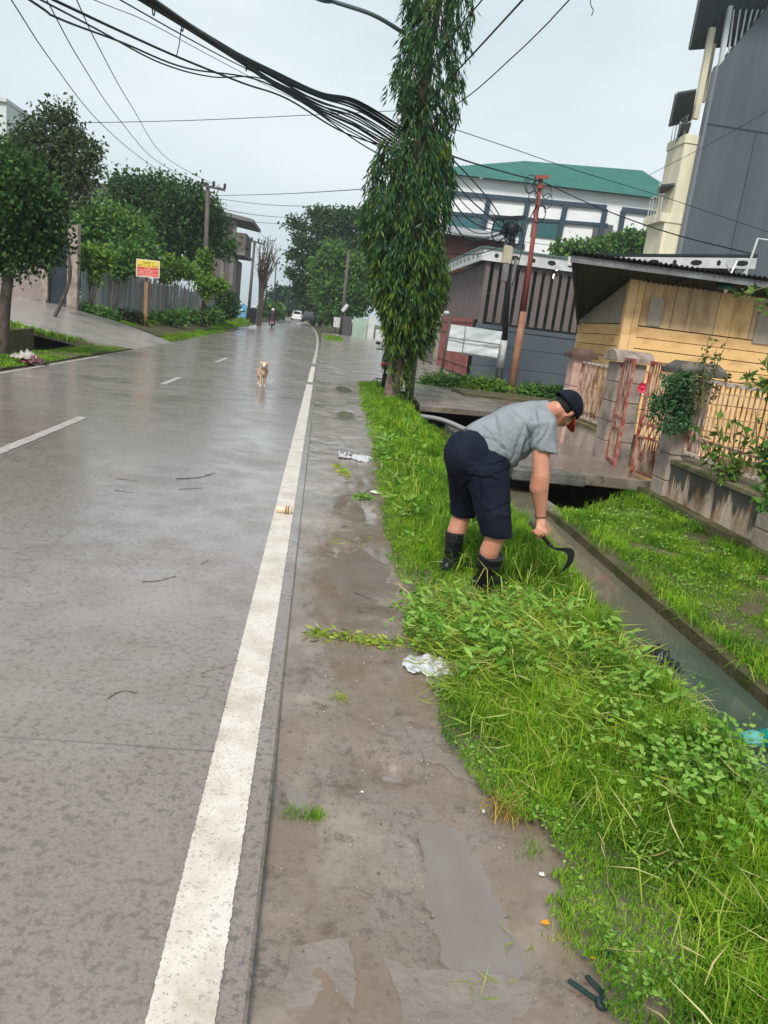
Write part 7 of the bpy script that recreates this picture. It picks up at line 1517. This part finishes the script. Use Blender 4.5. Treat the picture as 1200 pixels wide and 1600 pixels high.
for j in range(nl + 1):
    for i in range(nb + 1):
        a = math.radians(25 + 130 * i / nb); l = j / nl; ex = .096 * l * (1 - abs(math.cos(a)) ** 2.2 * .75)
        x_ = .089 * math.cos(a) * (1 + .02 * l); mb.v.append(tuple(hp(x_, -.008 + .105 * math.sin(a) + ex, .046 * math.sin(a) - .004 - .55 * ex * .55 - 1.6 * x_ * x_ + .01)))
for j in range(nl):
    for i in range(nb): mb.f.append((j * (nb + 1) + i, j * (nb + 1) + i + 1, (j + 1) * (nb + 1) + i + 1, (j + 1) * (nb + 1) + i)); mb.m.append(0)
br = mb.build('cap_brim', REDB, cp, smooth=True); so_ = br.modifiers.new('thick', 'SOLIDIFY'); so_.thickness = 0.004
# --- t-shirt
def wr(p, n_, k=1.0):
    v = Vector(p); cr = crease(p); w1 = mnoise.noise(Vector((v.x * 4, v.y * 4, v.z * 4))); a = (v.x * .62 + v.z * .45) * 26 + 3.2 * w1 + v.y * 4; f = max(0, math.sin(a)) ** 2
    return cr + k * (0.006 * f * (0.35 + max(0, -n_[2] + .2) * 1.0) + 0.010 * w1 + 0.004 * mnoise.noise(v * 13))
def topx(p):
    d = np.array(p, float) - np.array([0, 0, CAMH]); z = d @ CF; return 600 + FPX * (d @ CR) / z, 800 - FPX * (d @ CU) / z
FOLDS = [((836, 672), (810, 720), 3.2, .013), ((824, 662), (799, 716), 2.6, .009), ((772, 655), (795, 728), 3.0, .008), ((846, 668), (832, 694), 2.4, .009), ((752, 668), (788, 700), 2.2, .006), ((838, 646), (838, 680), 2.2, .008), ((800, 640), (822, 672), 2.6, .006), ((730, 676), (770, 690), 1.8, .005), ((812, 690), (800, 730), 2.2, .008), ((858, 660), (842, 700), 2.4, .006)]
SHFOLDS = [((735, 730), (790, 722), 2.0, .006), ((730, 740), (775, 752), 2.2, .007), ((742, 750), (798, 735), 1.8, .005), ((722, 765), (745, 735), 2.5, .01), ((745, 740), (752, 800), 2.6, .008), ((778, 770), (795, 825), 2.8, .006), ((760, 800), (790, 790), 2.2, .005), ((742, 690), (738, 735), 1.8, .007), ((783, 700), (796, 748), 1.6, .006), ((712, 745), (728, 790), 2.2, .005)]
def crease(p, folds=None):
    x, y = topx(p); s_ = 0.0
    for (x0, y0), (x1, y1), w_, dp_ in (folds or FOLDS):
        dx, dy = x1 - x0, y1 - y0; L2 = dx * dx + dy * dy; f = ((x - x0) * dx + (y - y0) * dy) / L2; L_ = math.sqrt(L2)
        e = ((x - x0) * dy - (y - y0) * dx) / L_ + 2.2 * math.sin(f * 4 + x0); fade = math.exp(-(max(0, -f, f - 1) * L_ / 6) ** 2)
        s_ += dp_ * fade * (0.55 * math.exp(-((e - 2.2 * w_) / (1.3 * w_)) ** 2) - math.exp(-(e / w_) ** 2))
    return s_
spd = unit(at(856, 646, 4.88) - at(752, 706, 4.88)); vperp = unit(np.cross(spd, latv)); 
def sec(px, py, Y, rv, rl, tw=0.0): return (at(px, py, Y), vperp, rv, latv, rl)
mb = MB(); fuse(mb, [sec(750, 708, 4.885, .196, .198), sec(764, 700, 4.885, .202, .203), sec(786, 685, 4.885, .186, .203), sec(808, 670, 4.885, .172, .206), sec(830, 659, 4.88, .145, .205), sec(846, 651, 4.875, .115, .165), sec(856, 645, 4.86, .09, .105), sec(862, 641, 4.85, .076, .082)])
mb.cap(at(786, 712, 4.86), at(797, 716, 4.84), .075, .06); mb.cap(at(794, 716, 4.80), at(812, 698, 4.82), .06, .07); mb.cap(at(790, 712, 4.76), at(796, 726, 4.78), .05, .03)
mb.cap(at(838, 655, 4.80), at(846, 664, 4.71), .1, .088)
sv = unit(at(851, 706, 4.655) - shR); su = unit(np.cross(sv, (0, 1.0, 0))); sw = np.cross(sv, su)
fuse(mb, [(shR + sv * -.02, su, .088, sw, .085), (shR + sv * .06, su, .087, sw, .082), (shR + sv * .13, su, .083, sw, .08), (at(852, 703, 4.66), unit(su + np.array((0, 0, -.35))), .087, sw, .082), (at(852.5, 707, 4.66), unit(su + np.array((0, 0, -.4))), .088, sw, .083)])
mb.cap(at(838, 655, 4.98), shL, .1, .085); fuse(mb, [(shL, su, .085, sw, .08), (at(850, 700, 5.15), su, .085, sw, .08)])
organic('t_shirt', mb, 0.0075, 5, TEE, man, disp=lambda p, n_: wr(p, n_, 1.0))
# pale waistband of the underwear between shirt and shorts
mb = MB(); fuse(mb, [(at(743, 704, 4.885), vperp, .142, latv, .176), (at(751, 699, 4.885), vperp, .145, latv, .18)]); mb.build('waistband', mat('pale_band', (0.5, 0.52, 0.55), rough=0.8), man, smooth=True)
# --- shorts
def wr2(p, n_):
    v = Vector(p); w1 = mnoise.noise(v * 4.5); return crease(p, SHFOLDS) + 0.005 * w1 + 0.004 * max(0, math.sin((v.z * .9 + v.x * .45) * 42 + 5 * w1)) ** 3 + 0.002 * mnoise.noise(v * 15)
mb = MB(); fuse(mb, [(at(760, 707, 4.885), vperp, .168, latv, .18), (at(746, 712, 4.885), vperp, .16, latv, .19), (at(736, 722, 4.89), unit(vperp + np.array((-.0, 0, .0))), .13, latv, .18)])
mb.ell(at(736, 712, 4.80), (.165, .14, .17)); mb.ell(at(724, 710, 4.98), (.135, .14, .165)); mb.ell(at(764, 728, 4.78), (.145, .135, .15)); mb.ell(at(742, 735, 4.95), (.13, .13, .14))
def leg_cloth(pts):
    secs = []
    for (px, py, Y, r1, r2) in pts: secs.append((at(px, py, Y), (1.0, 0, 0), r1, (0, 1.0, 0), r2))
    fuse(mb, secs)
leg_cloth([(757, 725, 4.76, .16, .14), (764, 760, 4.74, .142, .13), (769, 795, 4.71, .124, .12), (774, 825, 4.69, .108, .108), (776, 836.5, 4.69, .106, .104)])
leg_cloth([(729, 725, 5.0, .145, .13), (727, 760, 5.03, .118, .115), (725, 790, 5.05, .096, .1), (723, 806, 5.06, .086, .092)])
organic('shorts', mb, 0.0085, 16, NAVY, man, disp=wr2)
# pocket edge
# --- boots
def boot(top, ank, toe, rt, rb, nm='boot'):
    mb = MB(); ax = unit(top - ank); u = unit(np.cross((0, 1.0, 0), ax)); v = np.cross(ax, u); L_ = np.linalg.norm(top - ank)
    fuse(mb, [(ank - ax * .06, u, rb, v, rb * .95), (ank, u, rb, v, rb * .92), (ank + ax * L_ * .35, u, rb * .97, v, rb * .95), (ank + ax * L_ * .75, u, rt * .97, v, rt), (top, u, rt, v, rt)])
    hb = ank - ax * .06; gz = 0.0; d = unit(np.array((toe[0] - ank[0], toe[1] - ank[1], 0))); h0 = np.array((hb[0], hb[1], gz + .055))
    mb.cap(h0 - d * .03, h0 + d * .06, .052, .05); mb.cap(h0 + d * .06, h0 + d * .165 - np.array((0, 0, .014)), .052, .04)
    bo = organic(nm, mb, 0.007, 3, BOOT, man, disp=lambda p, n_: 0.003 * n2(p.x + p.y, p.z, 12) + 0.0025 * math.sin(p.z * 75 + 2 * n2(p.x, p.y, 9)) * (1 if p.z < .2 else 0))
    mb = MB(); c = top - ax * .055; mb.tube([c + u * (rt + .002) * math.cos(a) + v * (rt + .003) * math.sin(a) for a in np.linspace(0, 6.283, 40)], .0022, 5, cap=False); mb.tube([top + u * (rt - .003) * math.cos(a) + v * (rt - .002) * math.sin(a) for a in np.linspace(0, 6.283, 40)], .005, 6, cap=False); mb.build('rim', mat('worn_rubber', (0.03, 0.035, 0.038), rough=0.5), bo, smooth=True)
    mb = MB(); mb.box(h0 - d * .0 + (-.0, 0, 0), h0) if False else None
    mb.cap(h0 - d * .035 - np.array((0, 0, .05)), h0 + d * .17 - np.array((0, 0, .05)), .045, .042); mb.build('sole', mat('pale_sole', (0.25, 0.24, 0.2), rough=0.7), bo, smooth=True); return bo
boot(at(767.5, 867, 4.70), at(754, 916, 4.75), (ankR + np.array((.3, .1, 0))), .083, .062)
boot(at(711, 832, 5.04), at(704, 884, 5.02), (ankL + np.array((.3, .12, 0))), .068, .058)
# bracelet and ring
mb = MB(); c = at(845.2, 806.5, 4.66); mb.tube([c + np.array((.041 * math.cos(a), .038 * math.sin(a), .006 * math.cos(a))) for a in np.linspace(0, 6.283, 26)], .0042, 6, cap=False); mb.build('bracelet', mat('brown_beads', (0.09, 0.04, 0.02), (0.16, 0.08, 0.04), rough=0.5, scale=60), man, smooth=True)
mb = MB(); c = (KN[1] + np.array((-.012, .002, -.014))); dv = unit(np.array((-.02, .004, -.024))); a_ = unit(np.cross(dv, (0, 1.0, 0))); b_ = np.cross(dv, a_); mb.tube([c + (a_ * math.cos(t_) + b_ * math.sin(t_)) * .0135 for t_ in np.linspace(0, 6.283, 20)], .003, 6, cap=False); mb.build('ring', mat('gold', (0.8, 0.55, 0.25), rough=0.2, metal=0.9), man, smooth=True)
# --- sickle held in the right hand
ys = 4.645
t = empty('sickle', at(856, 848, ys), 'black curved sickle gripped in the right hand of the man in the grey shirt', 'sickle')
mb = MB(); h0, h1 = at(829, 816, ys + .01), at(858, 850, ys); mb.tube([h0, h0 * .6 + h1 * .4, h1], [.0135, .0125, .0135], 10); mb.build('handle', mat('dark_handle', (0.03, 0.022, 0.018), (0.05, 0.035, 0.028), rough=0.5, scale=12), t, smooth=True)
mb = MB(); mb.tube([h1, at(862, 854, ys)], [.0138, .0125], 10); mb.build('ferrule', BLACKM, t, smooth=True)
outer = spline([at(*p, ys) for p in ((860, 850), (866, 855), (874, 856), (884, 856), (893, 857), (897.5, 863), (897, 872), (892, 882), (884, 890), (874, 896))], 4)
inner = spline([at(*p, ys) for p in ((874, 896), (880, 888), (885, 879), (887, 871), (884, 864), (877, 861), (870, 860), (863, 857), (859, 854))], 4)
mb = MB(); mb.prism(outer + inner[1:], (0.0, 0.0035, 0)); mb.build('blade', mat('black_blade', (0.008, 0.009, 0.010), (0.018, 0.018, 0.018), rough=0.45, scale=8), t)
# ---------------------------------------------------------------- drizzle haze
hm = bpy.data.materials.new('drizzle_haze'); hm.use_nodes = True; hm.node_tree.nodes.clear()
ho = hm.node_tree.nodes.new('ShaderNodeOutputMaterial'); pv = hm.node_tree.nodes.new('ShaderNodeVolumePrincipled')
pv.inputs['Color'].default_value = (0.86, 0.93, 0.97, 1); pv.inputs['Density'].default_value = 0.0007; pv.inputs['Anisotropy'].default_value = 0.2
hm.node_tree.links.new(pv.outputs[0], ho.inputs['Volume'])
mb = MB(); mb.box((-420, -30, -3), (520, 1210, 40)); mb.build('haze', hm, kind='stuff', label='thin pale drizzle haze filling the street')
